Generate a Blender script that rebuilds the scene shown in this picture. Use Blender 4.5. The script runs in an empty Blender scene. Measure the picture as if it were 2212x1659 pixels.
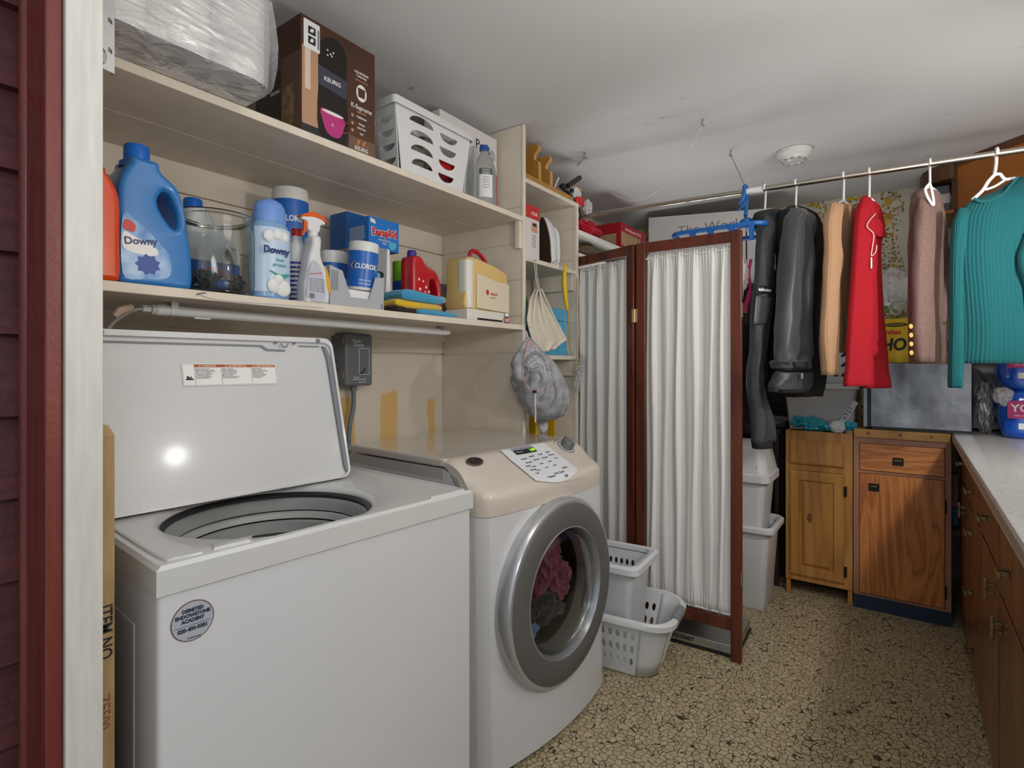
import bpy, bmesh, math, random
from math import sin, cos, pi, radians, atan2, sqrt
from mathutils import Vector as V, Matrix as MX
random.seed(7)
sc = bpy.context.scene; C = sc.collection
# ---------------------------------------------------------------- camera, world, light, exposure
FPX, CXP, CYP, HC, YAW = 1185.0, 1106.0, 791.0, 1.22, 0.622
cd = bpy.data.cameras.new('camera'); cam = bpy.data.objects.new('camera', cd); C.objects.link(cam)
cam.location = (0, 0, HC); cam.rotation_euler = (pi/2, 0, YAW-pi/2)
cd.sensor_width = 36; cd.lens = FPX/2212*36; cd.shift_y = -38.5/2212; cd.clip_start = .02
sc.camera = cam
w = bpy.data.worlds.new('world'); sc.world = w; w.use_nodes = True
w.node_tree.nodes['Background'].inputs[0].default_value = (.80, .90, 1.0, 1)
w.node_tree.nodes['Background'].inputs[1].default_value = .7
def lamp(name, kind, loc, power, col=(1, 1, 1), size=.1, rot=(0, 0, 0), sy=None):
    l = bpy.data.lights.new(name, kind); l.energy = power; l.color = col
    if kind == 'POINT': l.shadow_soft_size = size
    if kind == 'AREA':
        l.size = size
        if sy: l.shape = 'RECTANGLE'; l.size_y = sy
    o = bpy.data.objects.new(name, l); C.objects.link(o); o.location = loc; o.rotation_euler = rot
    return o
lamp('room_lamp', 'POINT', (1.05, -.54, 1.70), 17, (1, .99, .975), .045)
fl = lamp('far_room_lamp', 'AREA', (2.0, -.57, 1.68), 7.5, (1, .985, .965), .09)
fl.rotation_euler = V((1, .5, -.5)).to_track_quat('-Z', 'Y').to_euler()
lamp('camera_side_fill', 'POINT', (-.35, -.45, 1.75), 17, (1, 1, .995), .22)  # added soft fill behind the camera to flatten shadows, no real fixture
lamp('overhead_fill', 'AREA', (.95, .25, 2.25), 2.5, (1, .99, .98), .5)  # added overhead fill for general brightness, out of view, no real fixture
lamp('ceiling_fill_near', 'AREA', (1.0, -.36, 1.05), 9, (1, .995, .985), .4, (pi, 0, 0))  # added unseen light aimed upward to brighten the ceiling
lamp('ceiling_fill_far', 'AREA', (2.95, 1.0, 1.1), 4.5, (1, .995, .985), .45, (pi, 0, 0))  # added light hidden by the screen, lifts the far ceiling
sc.view_settings.view_transform = 'Standard'; sc.view_settings.look = 'None'
sc.view_settings.gamma = 1; sc.view_settings.use_curve_mapping = False
sc.view_settings.exposure = 0.0
# ---------------------------------------------------------------- helpers
cY, sY = cos(YAW), sin(YAW)
def ray(u, v):
    a = (u-CXP)/FPX
    return V((cY+sY*a, sY-cY*a, (CYP-v)/FPX))
def at(u, v, x=None, y=None, z=None):
    r = ray(u, v); o = V((0, 0, HC))
    if x is not None: t = x/r.x
    elif y is not None: t = y/r.y
    else: t = (z-HC)/r.z
    return o+r*t
def hit(u, v, P, N):
    r = ray(u, v); o = V((0, 0, HC)); return o+r*((V(P)-o).dot(N)/r.dot(N))
def L(c):
    if isinstance(c, str):
        c = tuple(int(c[i:i+2], 16)/255 for i in (0, 2, 4))
    return tuple((q/12.92 if q <= .04045 else ((q+.055)/1.055)**2.4) for q in c[:3])+(1,)
MATS = {}
def mat(name, col, rough=.5, metal=0, bump=None, var=None, trans=0, emit=0, spec=.5, sheen=0, ior=1.45, alpha=1, coat=0, bdist=.002):
    if name in MATS: return MATS[name]
    m = bpy.data.materials.new(name); m.use_nodes = True; nt = m.node_tree; b = nt.nodes['Principled BSDF']
    c = L(col); b.inputs['Base Color'].default_value = c; b.inputs['Roughness'].default_value = rough
    b.inputs['Metallic'].default_value = metal; b.inputs['Specular IOR Level'].default_value = spec
    b.inputs['IOR'].default_value = ior
    if trans: b.inputs['Transmission Weight'].default_value = trans
    if alpha < 1: b.inputs['Alpha'].default_value = alpha
    if coat: b.inputs['Coat Weight'].default_value = coat; b.inputs['Coat Roughness'].default_value = .1
    if sheen: b.inputs['Sheen Weight'].default_value = sheen
    if emit: b.inputs['Emission Color'].default_value = c; b.inputs['Emission Strength'].default_value = emit
    tc = None
    if bump or var:
        tc = nt.nodes.new('ShaderNodeTexCoord')
    if var:
        n = nt.nodes.new('ShaderNodeTexNoise'); n.inputs['Scale'].default_value = var[0]; n.inputs['Detail'].default_value = 6
        if len(var) > 3:
            mp = nt.nodes.new('ShaderNodeMapping'); mp.inputs['Scale'].default_value = var[3]
            nt.links.new(tc.outputs['Object'], mp.inputs[0]); nt.links.new(mp.outputs[0], n.inputs['Vector'])
        else: nt.links.new(tc.outputs['Object'], n.inputs['Vector'])
        r = nt.nodes.new('ShaderNodeValToRGB'); r.color_ramp.elements[0].position = .3; r.color_ramp.elements[1].position = .7
        r.color_ramp.elements[0].color = L(var[1]); r.color_ramp.elements[1].color = L(var[2])
        nt.links.new(n.outputs[0], r.inputs[0]); nt.links.new(r.outputs[0], b.inputs['Base Color'])
    if bump:
        n = nt.nodes.new('ShaderNodeTexNoise'); n.inputs['Scale'].default_value = bump[0]; n.inputs['Detail'].default_value = 4
        nt.links.new(tc.outputs['Object'], n.inputs['Vector'])
        bp = nt.nodes.new('ShaderNodeBump'); bp.inputs['Strength'].default_value = bump[1]; bp.inputs['Distance'].default_value = bdist
        nt.links.new(n.outputs[0], bp.inputs['Height']); nt.links.new(bp.outputs[0], b.inputs['Normal'])
    MATS[name] = m; return m
def nodes(m): return m.node_tree, m.node_tree.nodes['Principled BSDF']
def wood(name, c0, c1, c2, rough=.4, axis='Z', scale=7, dist=3.0, coat=.15):
    if name in MATS: return MATS[name]
    m = mat(name, c0, rough, coat=coat); nt, b = nodes(m)
    tc = nt.nodes.new('ShaderNodeTexCoord'); mp = nt.nodes.new('ShaderNodeMapping')
    s = {'X': (.13, 1, 1), 'Y': (1, .13, 1), 'Z': (1, 1, .13)}[axis]
    mp.inputs['Scale'].default_value = [q*scale for q in s]
    n = nt.nodes.new('ShaderNodeTexNoise'); n.inputs['Scale'].default_value = 1.3; n.inputs['Detail'].default_value = 5; n.inputs['Distortion'].default_value = .6
    mu = nt.nodes.new('ShaderNodeMath'); mu.operation = 'MULTIPLY'; mu.inputs[1].default_value = dist*6
    fr = nt.nodes.new('ShaderNodeMath'); fr.operation = 'PINGPONG'; fr.inputs[1].default_value = 1
    r = nt.nodes.new('ShaderNodeValToRGB'); e = r.color_ramp.elements
    e[0].position = 0; e[0].color = L(c1); e[1].position = 1; e[1].color = L(c2); q = e.new(.35); q.color = L(c0)
    n2 = nt.nodes.new('ShaderNodeTexNoise'); n2.inputs['Scale'].default_value = 60; n2.inputs['Detail'].default_value = 3
    mx = nt.nodes.new('ShaderNodeMix'); mx.data_type = 'RGBA'; mx.blend_type = 'MULTIPLY'; mx.inputs[0].default_value = .25
    l = nt.links.new
    l(tc.outputs['Object'], mp.inputs[0]); l(mp.outputs[0], n.inputs['Vector']); l(n.outputs[0], mu.inputs[0]); l(mu.outputs[0], fr.inputs[0]); l(fr.outputs[0], r.inputs[0])
    l(mp.outputs[0], n2.inputs['Vector']); l(r.outputs[0], mx.inputs[6]); l(n2.outputs[0], mx.inputs[7]); l(mx.outputs[2], b.inputs['Base Color'])
    return m
class MB:
    def __init__(s): s.v = []; s.f = []
    def add(s, vs, fs):
        o = len(s.v); s.v += [V(q) for q in vs]; s.f += [tuple(i+o for i in f) for f in fs]; return s
    def box(s, x0, x1, y0, y1, z0, z1):
        return s.add([(x, y, z) for z in (z0, z1) for y in (y0, y1) for x in (x0, x1)],
                     [(0, 2, 3, 1), (4, 5, 7, 6), (0, 1, 5, 4), (2, 6, 7, 3), (0, 4, 6, 2), (1, 3, 7, 5)])
    def hexa(s, b, t):
        n = len(b); return s.add(list(b)+list(t), [tuple(range(n))[::-1], tuple(range(n, 2*n))]+[(i, (i+1) % n, (i+1) % n+n, i+n) for i in range(n)])
    def grid(s, P, cu=False, cv=False, flip=False):
        nr, nc = len(P), len(P[0]); fs = []
        for i in range(nr if cv else nr-1):
            for j in range(nc if cu else nc-1):
                a, b = i*nc+j, i*nc+(j+1) % nc; i2 = (i+1) % nr; c, d = i2*nc+(j+1) % nc, i2*nc+j
                fs.append((a, d, c, b) if flip else (a, b, c, d))
        return s.add([q for r in P for q in r], fs)
    def loft(s, R, c0=True, c1=True):
        n = len(R[0]); o = len(s.v); s.grid(R, cu=True)
        if c0: s.f.append(tuple(o+i for i in range(n))[::-1])
        if c1: s.f.append(tuple(o+(len(R)-1)*n+i for i in range(n)))
        return s
    def lathe(s, prof, c=(0, 0, 0), n=32, sx=1, sy=1, c0=True, c1=True):
        return s.loft([[(c[0]+r*sx*cos(2*pi*k/n), c[1]+r*sy*sin(2*pi*k/n), c[2]+z) for k in range(n)] for r, z in prof], c0, c1)
    def tube(s, pts, r, n=10, cap=True, flat=1):
        pts = [V(p) for p in pts]; R = []; N = None
        for i, p in enumerate(pts):
            t = (pts[min(i+1, len(pts)-1)]-pts[max(i-1, 0)]).normalized()
            if N is None: N = t.orthogonal().normalized()
            else: N = (N-t*N.dot(t)).normalized()
            B = t.cross(N); rr = r[i] if isinstance(r, (list, tuple)) else r
            R.append([p+(N*cos(2*pi*k/n)+B*sin(2*pi*k/n)*flat)*rr for k in range(n)])
        return s.loft(R, cap, cap)
    def prism(s, poly, z0, z1, F=None):
        n = len(poly); vs = [V((x, y, z0)) for x, y in poly]+[V((x, y, z1)) for x, y in poly]
        if F: vs = [F @ q for q in vs]
        return s.add(vs, [tuple(range(n))[::-1], tuple(range(n, 2*n))]+[(i, (i+1) % n, (i+1) % n+n, i+n) for i in range(n)])
    def move(s, M):
        s.v = [M @ q for q in s.v]; return s
def rrect(x0, x1, y0, y1, r, n=5):
    o = []
    for cx, cy, a in ((x1-r, y1-r, 0), (x0+r, y1-r, pi/2), (x0+r, y0+r, pi), (x1-r, y0+r, 3*pi/2)):
        for k in range(n+1): t = a+pi/2*k/n; o.append((cx+r*cos(t), cy+r*sin(t)))
    return o
def ell(cx, cy, a, b, n=28): return [(cx+a*cos(2*pi*k/n), cy+b*sin(2*pi*k/n)) for k in range(n)]
def frame(o, x, y):
    x = V(x).normalized(); y = V(y); y = (y-x*y.dot(x)).normalized(); z = x.cross(y)
    return MX(((x.x, y.x, z.x, o[0]), (x.y, y.y, z.y, o[1]), (x.z, y.z, z.z, o[2]), (0, 0, 0, 1)))
def smooth_path(pts, n=6):
    P = [V(p) for p in pts]; o = []
    for i in range(len(P)-1):
        a, b, c, d = P[max(i-1, 0)], P[i], P[i+1], P[min(i+2, len(P)-1)]
        for k in range(n):
            t = k/n; o.append(.5*((2*b)+(c-a)*t+(2*a-5*b+4*c-d)*t*t+(3*b-a-3*c+d)*t**3))
    o.append(P[-1]); return o
def mesh_obj(name, me, m, parent, smooth, bevel, seg, sub, M=None):
    o = bpy.data.objects.new(name, me); C.objects.link(o)
    if m: me.materials.append(m)
    if parent: o.parent = parent
    if M: o.matrix_local = M
    if smooth:
        for p in me.polygons: p.use_smooth = True
        if smooth != 'all':
            md = o.modifiers.new('wn', 'EDGE_SPLIT') if False else None
            me.set_sharp_from_angle(angle=radians(smooth if smooth is not True else 40))
    if bevel:
        b = o.modifiers.new('bevel', 'BEVEL'); b.width = bevel; b.segments = seg; b.limit_method = 'ANGLE'; b.angle_limit = radians(35)
        if seg > 1:
            for p in me.polygons: p.use_smooth = True
            me.set_sharp_from_angle(angle=radians(80)); b.harden_normals = True
    if sub:
        b = o.modifiers.new('sub', 'SUBSURF'); b.levels = b.render_levels = sub
    return o
def obj(name, mb, m, parent=None, smooth=False, bevel=0, seg=2, sub=0, M=None, fix=True, label=None):
    me = bpy.data.meshes.new(name); me.from_pydata([tuple(q) for q in mb.v], [], mb.f)
    if fix:
        bm = bmesh.new(); bm.from_mesh(me); bmesh.ops.remove_doubles(bm, verts=bm.verts, dist=1e-6)
        bmesh.ops.recalc_face_normals(bm, faces=bm.faces); bm.to_mesh(me); bm.free()
    me.update()
    o = mesh_obj(name, me, m, parent, smooth, bevel, seg, sub, M)
    if label: o['label'] = label
    return o
def thing(name, label, cat, loc=(0, 0, 0), rz=0, group=None):
    o = bpy.data.objects.new(name, None); C.objects.link(o); o.empty_display_size = .05
    o.location = loc; o.rotation_euler = (0, 0, rz); o['label'] = label; o['category'] = cat
    if group: o['group'] = group
    return o
def tag(o, label, cat, group=None, kind=None):
    o['label'] = label; o['category'] = cat
    if group: o['group'] = group
    if kind: o['kind'] = kind
    return o
def struct(name, mb, m, **k):
    o = obj(name, mb, m, **k); o['kind'] = 'structure'; return o
def text(s, parent, F, size, m, align='CENTER', name='lettering', ext=.0004, bold=0, xs=1, cyl=None, shear=0):
    """lettering as thin real mesh; F maps text plane to parent space; cyl=(radius) bends around local z"""
    cu = bpy.data.curves.new(name, 'FONT'); cu.body = s; cu.size = size; cu.align_x = align; cu.align_y = 'CENTER'; cu.extrude = ext; cu.offset = bold; cu.shear = shear; cu.resolution_u = 3
    t = bpy.data.objects.new('tmp', cu); C.objects.link(t)
    bpy.context.view_layer.update()
    me = bpy.data.meshes.new_from_object(t.evaluated_get(bpy.context.evaluated_depsgraph_get())); me.name = name
    bpy.data.objects.remove(t)
    for q in me.vertices:
        p = q.co.copy(); p.x *= xs
        if cyl:
            r, ang, z = cyl; a = ang+p.x/r; p = V(((r+p.z)*cos(a), (r+p.z)*sin(a), z+p.y))
        else: p = F @ p
        q.co = p
    me.materials.clear()
    return mesh_obj(name, me, m, parent, False, 0, 0, 0)
def holed(outer, holes, t, fn):
    """flat panel with real cut-outs: outline + holes filled as a 2D curve, then mapped by fn"""
    cu = bpy.data.curves.new('t', 'CURVE'); cu.dimensions = '2D'; cu.fill_mode = 'BOTH'; cu.extrude = t/2
    for poly in [outer]+holes:
        sp = cu.splines.new('POLY'); sp.points.add(len(poly)-1); sp.use_cyclic_u = True
        for i, (x, y) in enumerate(poly): sp.points[i].co = (x, y, 0, 1)
    o = bpy.data.objects.new('tmp', cu); C.objects.link(o); bpy.context.view_layer.update()
    me = bpy.data.meshes.new_from_object(o.evaluated_get(bpy.context.evaluated_depsgraph_get())); bpy.data.objects.remove(o)
    mb = MB(); mb.add([fn(q.co.copy()) for q in me.vertices], [tuple(p.vertices) for p in me.polygons]); bpy.data.meshes.remove(me)
    return mb
def patch(name, parent, F, poly, m, z=.0006, z0=0, **k):
    return obj(name, MB().prism(poly, z0, z, F), m, parent, **k)
def arc(r, z0, z1, a0, a1, n=14, t=.0008, sx=1, sy=1):
    mb = MB(); P = []
    for rr, z in ((r, z0), (r+t, z0), (r+t, z1), (r, z1)):
        P.append([(rr*sx*cos(a0+(a1-a0)*k/n), rr*sy*sin(a0+(a1-a0)*k/n), z) for k in range(n+1)])
    mb.grid(P, cv=True); return mb
def facing(x, y): return atan2(-y, -x)
# ---------------------------------------------------------------- dimensions of the room (metres)
CZ, WY, XF, YR = 2.279, 1.829, 4.03, -.86     # ceiling height, left wall, far wall, right wall
SX0, SX1, SX2, SF = .29, 1.97, 2.448, 1.351   # shelving: left end, tall divider, right divider, front edge
ZL, ZU = 1.399, 1.873
WHITE_T = mat('white_trim_paint', 'c9c7c1', .5, bump=(60, .25), var=(30, 'c0beb8', 'cfcdc8', (3, 3, .3)))
CREAM = mat('cream_board_paint', 'ddd3c4', .55, bump=(90, .15), var=(9, 'd5cbbb', 'e0d7c8'))
CREAM_E = mat('cream_shelf_paint', 'dccfba', .5, bump=(120, .2), var=(14, 'd4c9b9', 'dfd5c7'))
# floor: cream stone chips with dark crackle lines
FL = mat('crackle_vinyl_floor', 'b8a37c', .42)
nt, b = nodes(FL); N = nt.nodes.new; lk = nt.links.new
tc = N('ShaderNodeTexCoord'); nz = N('ShaderNodeTexNoise'); nz.inputs['Scale'].default_value = 14; nz.inputs['Detail'].default_value = 2
mixv = N('ShaderNodeMix'); mixv.data_type = 'VECTOR'; mixv.inputs[0].default_value = .03
vo = N('ShaderNodeTexVoronoi'); vo.feature = 'DISTANCE_TO_EDGE'; vo.inputs['Scale'].default_value = 50; vo.inputs['Randomness'].default_value = .85
vc = N('ShaderNodeTexVoronoi'); vc.inputs['Scale'].default_value = 50
rp = N('ShaderNodeValToRGB'); e = rp.color_ramp.elements; e[0].position = .022; e[0].color = (0, 0, 0, 1); e[1].position = .06; e[1].color = (1, 1, 1, 1)
sp = N('ShaderNodeSeparateColor'); rc = N('ShaderNodeValToRGB'); e = rc.color_ramp.elements
e[0].color = L('b3a381'); e[1].color = L('c6b894'); q = e.new(.5); q.color = L('bdad8a')
mc = N('ShaderNodeMix'); mc.data_type = 'RGBA'; mc.inputs[6].default_value = L('3d2e1c')
bg = N('ShaderNodeTexNoise'); bg.inputs['Scale'].default_value = 1.3; mm = N('ShaderNodeMix'); mm.data_type = 'RGBA'; mm.blend_type = 'MULTIPLY'; mm.inputs[0].default_value = .25
lk(tc.outputs['Object'], nz.inputs['Vector']); lk(tc.outputs['Object'], mixv.inputs[4]); lk(nz.outputs[1], mixv.inputs[5])
lk(mixv.outputs[1], vo.inputs['Vector']); lk(mixv.outputs[1], vc.inputs['Vector']); lk(vo.outputs['Distance'], rp.inputs[0])
lk(vc.outputs['Color'], sp.inputs[0]); lk(sp.outputs[0], rc.inputs[0]); lk(rp.outputs[0], mc.inputs[0]); lk(rc.outputs[0], mc.inputs[7])
lk(tc.outputs['Object'], bg.inputs['Vector']); lk(mc.outputs[2], mm.inputs[6]); lk(bg.outputs[0], mm.inputs[7]); lk(mm.outputs[2], b.inputs['Base Color'])
bp = N('ShaderNodeBump'); bp.inputs['Strength'].default_value = .3; bp.inputs['Distance'].default_value = .001; lk(rp.outputs[0], bp.inputs['Height']); lk(bp.outputs[0], b.inputs['Normal'])
struct('floor', MB().box(-1.6, XF+.1, YR-.1, WY+.1, -.05, 0), FL)
# ceiling: grey-white paint with scuffs
CE = mat('ceiling_paint', 'd6d6d6', .7, bump=(40, .12))
nt, b = nodes(CE); N = nt.nodes.new; lk = nt.links.new
tc = N('ShaderNodeTexCoord'); n1 = N('ShaderNodeTexNoise'); n1.inputs['Scale'].default_value = 1.6; n1.inputs['Detail'].default_value = 2
n2 = N('ShaderNodeTexNoise'); n2.inputs['Scale'].default_value = 34; n2.inputs['Detail'].default_value = 5; n2.inputs['Distortion'].default_value = 1.2
mp = N('ShaderNodeMapping'); mp.inputs['Scale'].default_value = (1, .35, 1); mp.inputs['Rotation'].default_value = (0, 0, .5)
r1 = N('ShaderNodeValToRGB'); r1.color_ramp.elements[0].position = .6; r1.color_ramp.elements[1].position = .72
r2 = N('ShaderNodeValToRGB'); r2.color_ramp.elements[0].position = .64; r2.color_ramp.elements[1].position = .72
mu = N('ShaderNodeMath'); mu.operation = 'MULTIPLY'; mx = N('ShaderNodeMix'); mx.data_type = 'RGBA'; mx.inputs[6].default_value = L('d6d6d6'); mx.inputs[7].default_value = L('8b8886')
lk(tc.outputs['Object'], n1.inputs['Vector']); lk(tc.outputs['Object'], mp.inputs[0]); lk(mp.outputs[0], n2.inputs['Vector']); lk(n1.outputs[0], r1.inputs[0]); lk(n2.outputs[0], r2.inputs[0])
lk(r1.outputs[0], mu.inputs[0]); lk(r2.outputs[0], mu.inputs[1]); lk(mu.outputs[0], mx.inputs[0]); lk(mx.outputs[2], b.inputs['Base Color'])
struct('ceiling', MB().box(.242, XF+.1, YR-.1, WY+.1, CZ, CZ+.08), CE)
# left wall: plywood below, shiplap boards above; old yellow paint shows low down
PW = mat('left_wall_paint', 'd3c9b8', .6, bump=(70, .15))
nt, b = nodes(PW); N = nt.nodes.new; lk = nt.links.new
tc = N('ShaderNodeTexCoord'); sx = N('ShaderNodeSeparateXYZ'); lk(tc.outputs['Object'], sx.inputs[0])
nz = N('ShaderNodeTexNoise'); nz.inputs['Scale'].default_value = 11; nz.inputs['Detail'].default_value = 5; lk(tc.outputs['Object'], nz.inputs['Vector'])
def band(sock, c0, hw, nzs, amp):
    a = N('ShaderNodeMath'); a.operation = 'SUBTRACT'; lk(sock, a.inputs[0]); a.inputs[1].default_value = c0
    bb = N('ShaderNodeMath'); bb.operation = 'ABSOLUTE'; lk(a.outputs[0], bb.inputs[0])
    c = N('ShaderNodeMath'); c.operation = 'MULTIPLY_ADD'; lk(nzs, c.inputs[0]); c.inputs[1].default_value = amp; lk(bb.outputs[0], c.inputs[2])
    d = N('ShaderNodeMapRange'); lk(c.outputs[0], d.inputs[0]); d.inputs[1].default_value = hw+amp*.5+.006; d.inputs[2].default_value = hw+amp*.5-.006
    return d.outputs[0]
def mulq(a, b_):
    m_ = N('ShaderNodeMath'); m_.operation = 'MULTIPLY'; lk(a, m_.inputs[0]); lk(b_, m_.inputs[1]); return m_.outputs[0]
P1, P2, P3 = at(840, 840, y=WY), at(932, 855, y=WY), at(745, 870, y=WY)
masks = [mulq(band(sx.outputs[0], P1.x, .05, nz.outputs[0], .03), band(sx.outputs[2], P1.z-.25, .24, nz.outputs[0], .06)),
         mulq(band(sx.outputs[0], P2.x, .027, nz.outputs[0], .06), band(sx.outputs[2], P2.z-.25, .24, nz.outputs[0], .08)),
         mulq(band(sx.outputs[0], P3.x, .05, nz.outputs[0], .01), band(sx.outputs[2], P3.z-.25, .27, nz.outputs[0], .02))]
mxx = N('ShaderNodeMath'); mxx.operation = 'MAXIMUM'; lk(masks[0], mxx.inputs[0]); lk(masks[1], mxx.inputs[1])
mx3 = N('ShaderNodeMath'); mx3.operation = 'MAXIMUM'; lk(mxx.outputs[0], mx3.inputs[0]); lk(masks[2], mx3.inputs[1])
n3 = N('ShaderNodeTexNoise'); n3.inputs['Scale'].default_value = 8; lk(tc.outputs['Object'], n3.inputs['Vector'])
r3 = N('ShaderNodeValToRGB'); r3.color_ramp.elements[0].color = L('d6ccbd'); r3.color_ramp.elements[1].color = L('e1d8ca'); lk(n3.outputs[0], r3.inputs[0])
mx = N('ShaderNodeMix'); mx.data_type = 'RGBA'; lk(mx3.outputs[0], mx.inputs[0]); lk(r3.outputs[0], mx.inputs[6]); mx.inputs[7].default_value = L('dfb878'); lk(mx.outputs[2], b.inputs['Base Color'])
wl = MB().box(-.0, XF+.1, WY+.012, WY+.1, 0, CZ).box(.28, XF, WY, WY+.012, 0, 1.274)
z = 1.28
while z < CZ:
    z1 = min(z+.157, CZ); wl.box(.28, XF, WY, WY+.012, z, z1); z += .16
struct('wall_left', wl, PW, bevel=.0025, seg=1)
# far wall with lemon-garland wallpaper
WP = mat('lemon_wallpaper', 'd8d0bf', .6)
nt, b = nodes(WP); N = nt.nodes.new; lk = nt.links.new
tc = N('ShaderNodeTexCoord'); sx = N('ShaderNodeSeparateXYZ'); lk(tc.outputs['Object'], sx.inputs[0])
def mth(op, a, b_=None, c=None):
    m_ = N('ShaderNodeMath'); m_.operation = op
    for i, q in enumerate((a, b_, c)):
        if q is None: continue
        if isinstance(q, (int, float)): m_.inputs[i].default_value = q
        else: lk(q, m_.inputs[i])
    return m_.outputs[0]
wz = mth('SINE', mth('MULTIPLY', sx.outputs[2], 15))
yy = mth('ADD', sx.outputs[1], mth('MULTIPLY', wz, .018))
pp = mth('ABSOLUTE', mth('SUBTRACT', mth('FRACT', mth('DIVIDE', mth('ADD', yy, 3.02), .2)), .5))
def dots(scale, thr, cols, wid, ref):
    v_ = N('ShaderNodeTexVoronoi'); v_.inputs['Scale'].default_value = scale; lk(tc.outputs['Object'], v_.inputs['Vector'])
    s_ = N('ShaderNodeSeparateColor'); lk(v_.outputs['Color'], s_.inputs[0])
    d = mth('LESS_THAN', v_.outputs['Distance'], thr)
    ok = mth('MULTIPLY', d, mth('GREATER_THAN', s_.outputs[1], ref)); ok = mth('MULTIPLY', ok, mth('LESS_THAN', pp, wid))
    r_ = N('ShaderNodeValToRGB'); r_.color_ramp.interpolation = 'CONSTANT'; e_ = r_.color_ramp.elements
    e_[0].color = L(cols[0]); e_[1].position = .5; e_[1].color = L(cols[1])
    if len(cols) > 2: q_ = e_.new(.75); q_.color = L(cols[2])
    lk(s_.outputs[0], r_.inputs[0]); return ok, r_.outputs[0]
cur = None
base = N('ShaderNodeRGB'); base.outputs[0].default_value = L('d6cdbb'); cur = base.outputs[0]
for args in ((60, .5, ('8f8a5a', '6f7448', 'a59a60'), .3, .3), (48, .5, ('c79a86', 'd8c7a0', '7d7f4e'), .2, .55), (17, .43, ('c7a52a', 'd1b43a', 'b98f1e'), .2, .3)):
    k_, c_ = dots(*args); m_ = N('ShaderNodeMix'); m_.data_type = 'RGBA'; lk(k_, m_.inputs[0]); lk(cur, m_.inputs[6]); lk(c_, m_.inputs[7]); cur = m_.outputs[2]
lk(cur, b.inputs['Base Color'])
fw = MB().box(XF, XF+.1, YR-.1, WY, 0, CZ)
struct('wall_back', fw, WP)
struct('wall_right', MB().box(-.2, XF, YR-.1, YR, 0, CZ), CREAM)
# partition beside the doorway: red outside trim, white jamb
REDT = mat('red_trim_paint', '6c2f2b', .4, bump=(120, .5), var=(18, '622824', '76352f', (3, 3, .25)), bdist=.0012)
REDS = mat('red_siding_paint', '54282c', .5, bump=(50, .6), var=(25, '482226', '603034', (.2, 1, 4)))
struct('wall_front', MB().box(.25, .286, .912, WY, 0, CZ).box(.242, .286, YR-.1, YR+.02, 0, CZ), CREAM)
struct('door_jamb', MB().box(.244, .287, .9, .912, 0, CZ), WHITE_T, bevel=.002) if False else None
o = struct('trim_1', MB().box(.2445, .2865, .899, .9125, 0, CZ+.1), WHITE_T, bevel=.0015)
tr = MB().box(.225, .2445, .906, .988, 0, CZ+.3)
struct('trim_2', tr, REDT, bevel=.003)
struct('trim_3', MB().tube([(.2275, .997, 0), (.2275, .997, CZ+.3)], .0085, 12), REDT, smooth=True)
sd = MB(); z = 0
while z < CZ+.2:
    sd.hexa([(-1.2, 1.012, z), (.25, 1.012, z), (.25, 1.035, z), (-1.2, 1.035, z)], [(-1.2, 1.029, z+.117), (.25, 1.029, z+.117), (.25, 1.035, z+.117), (-1.2, 1.035, z+.117)]); z += .115
sd.box(-1.2, .242, 1.035, 1.1, 0, CZ+.3)
struct('wall_outside', sd, REDS)
# ---------------------------------------------------------------- built-in shelving over the machines
t = thing('wall_shelving', 'cream painted built-in shelving of two long shelves above the washing machines', 'shelf', (0, 0, 0))
for zt in (ZL, ZU):
    obj('shelf', MB().box(SX0, SX1, SF, SF+.235, zt-.022, zt).box(SX0, SX1, SF+.239, WY-.001, zt-.022, zt), CREAM_E, t, bevel=.0015, seg=1)
mb = MB().box(SX1, SX1+.02, SF+.0, SF+.012, .0, CZ-.002).box(SX1+.006, SX1+.014, SF+.012, WY-.001, .5, 2.1)
mb.box(SX1+.002, SX1+.018, SF+.012, WY-.001, 0, 1.274); z = 1.28
while z < CZ-.01:
    z1 = min(z+.157, CZ-.002) if z < 1.85 else CZ-.002; mb.box(SX1+.002, SX1+.018, SF+.012, WY-.001, z, z1); z = z1+.003
obj('side_panel', mb, CREAM, t, bevel=.002, seg=1)
obj('cleat', MB().box(SX1-.02, SX1, SF+.01, SF+.03, ZU-.14, ZU-.022), CREAM, t)
obj('cleat', MB().box(SX0, SX1, WY-.02, WY, ZL-.06, ZL-.022), CREAM, t)
t = thing('narrow_shelving', 'narrow cream shelving bay with three short shelves beside the long shelves', 'shelf', (0, 0, 0))
NS = [at(1200, 414, y=SF).z, at(1190, 568, y=SF).z, at(1220, 768, y=SF).z]
for zt in NS:
    obj('shelf', MB().box(SX1+.02, SX2, SF+.004, WY-.001, zt-.02, zt), CREAM_E, t, bevel=.0015, seg=1)
mb = MB().box(SX2, SX2+.019, SF-.0, SF+.02, 0, NS[0]+.0).box(SX2+.006, SX2+.013, SF+.02, WY-.001, .5, NS[0]-.01).box(SX2+.002, SX2+.017, SF+.02, WY-.001, 0, 1.274); z = 1.28
while z < NS[0]:
    z1 = min(z+.157, NS[0]); mb.box(SX2+.002, SX2+.017, SF+.02, WY-.001, z, z1); z += .16
obj('side_panel', mb, CREAM, t, bevel=.002, seg=1)
for zt in NS[1:]: obj('cleat', MB().box(SX2-.02, SX2, SF+.02, SF+.25, zt-.1, zt-.02), CREAM, t)
t = thing('far_shelf', 'white shelf board on the left wall beyond the narrow shelving, behind the folding screen', 'shelf')
obj('board', MB().box(SX2+.02, 3.42, SF+.01, WY-.001, 1.9, 1.922), mat('white_board_paint', 'd8d6d0', .5), t, bevel=.002, seg=1)
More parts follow.
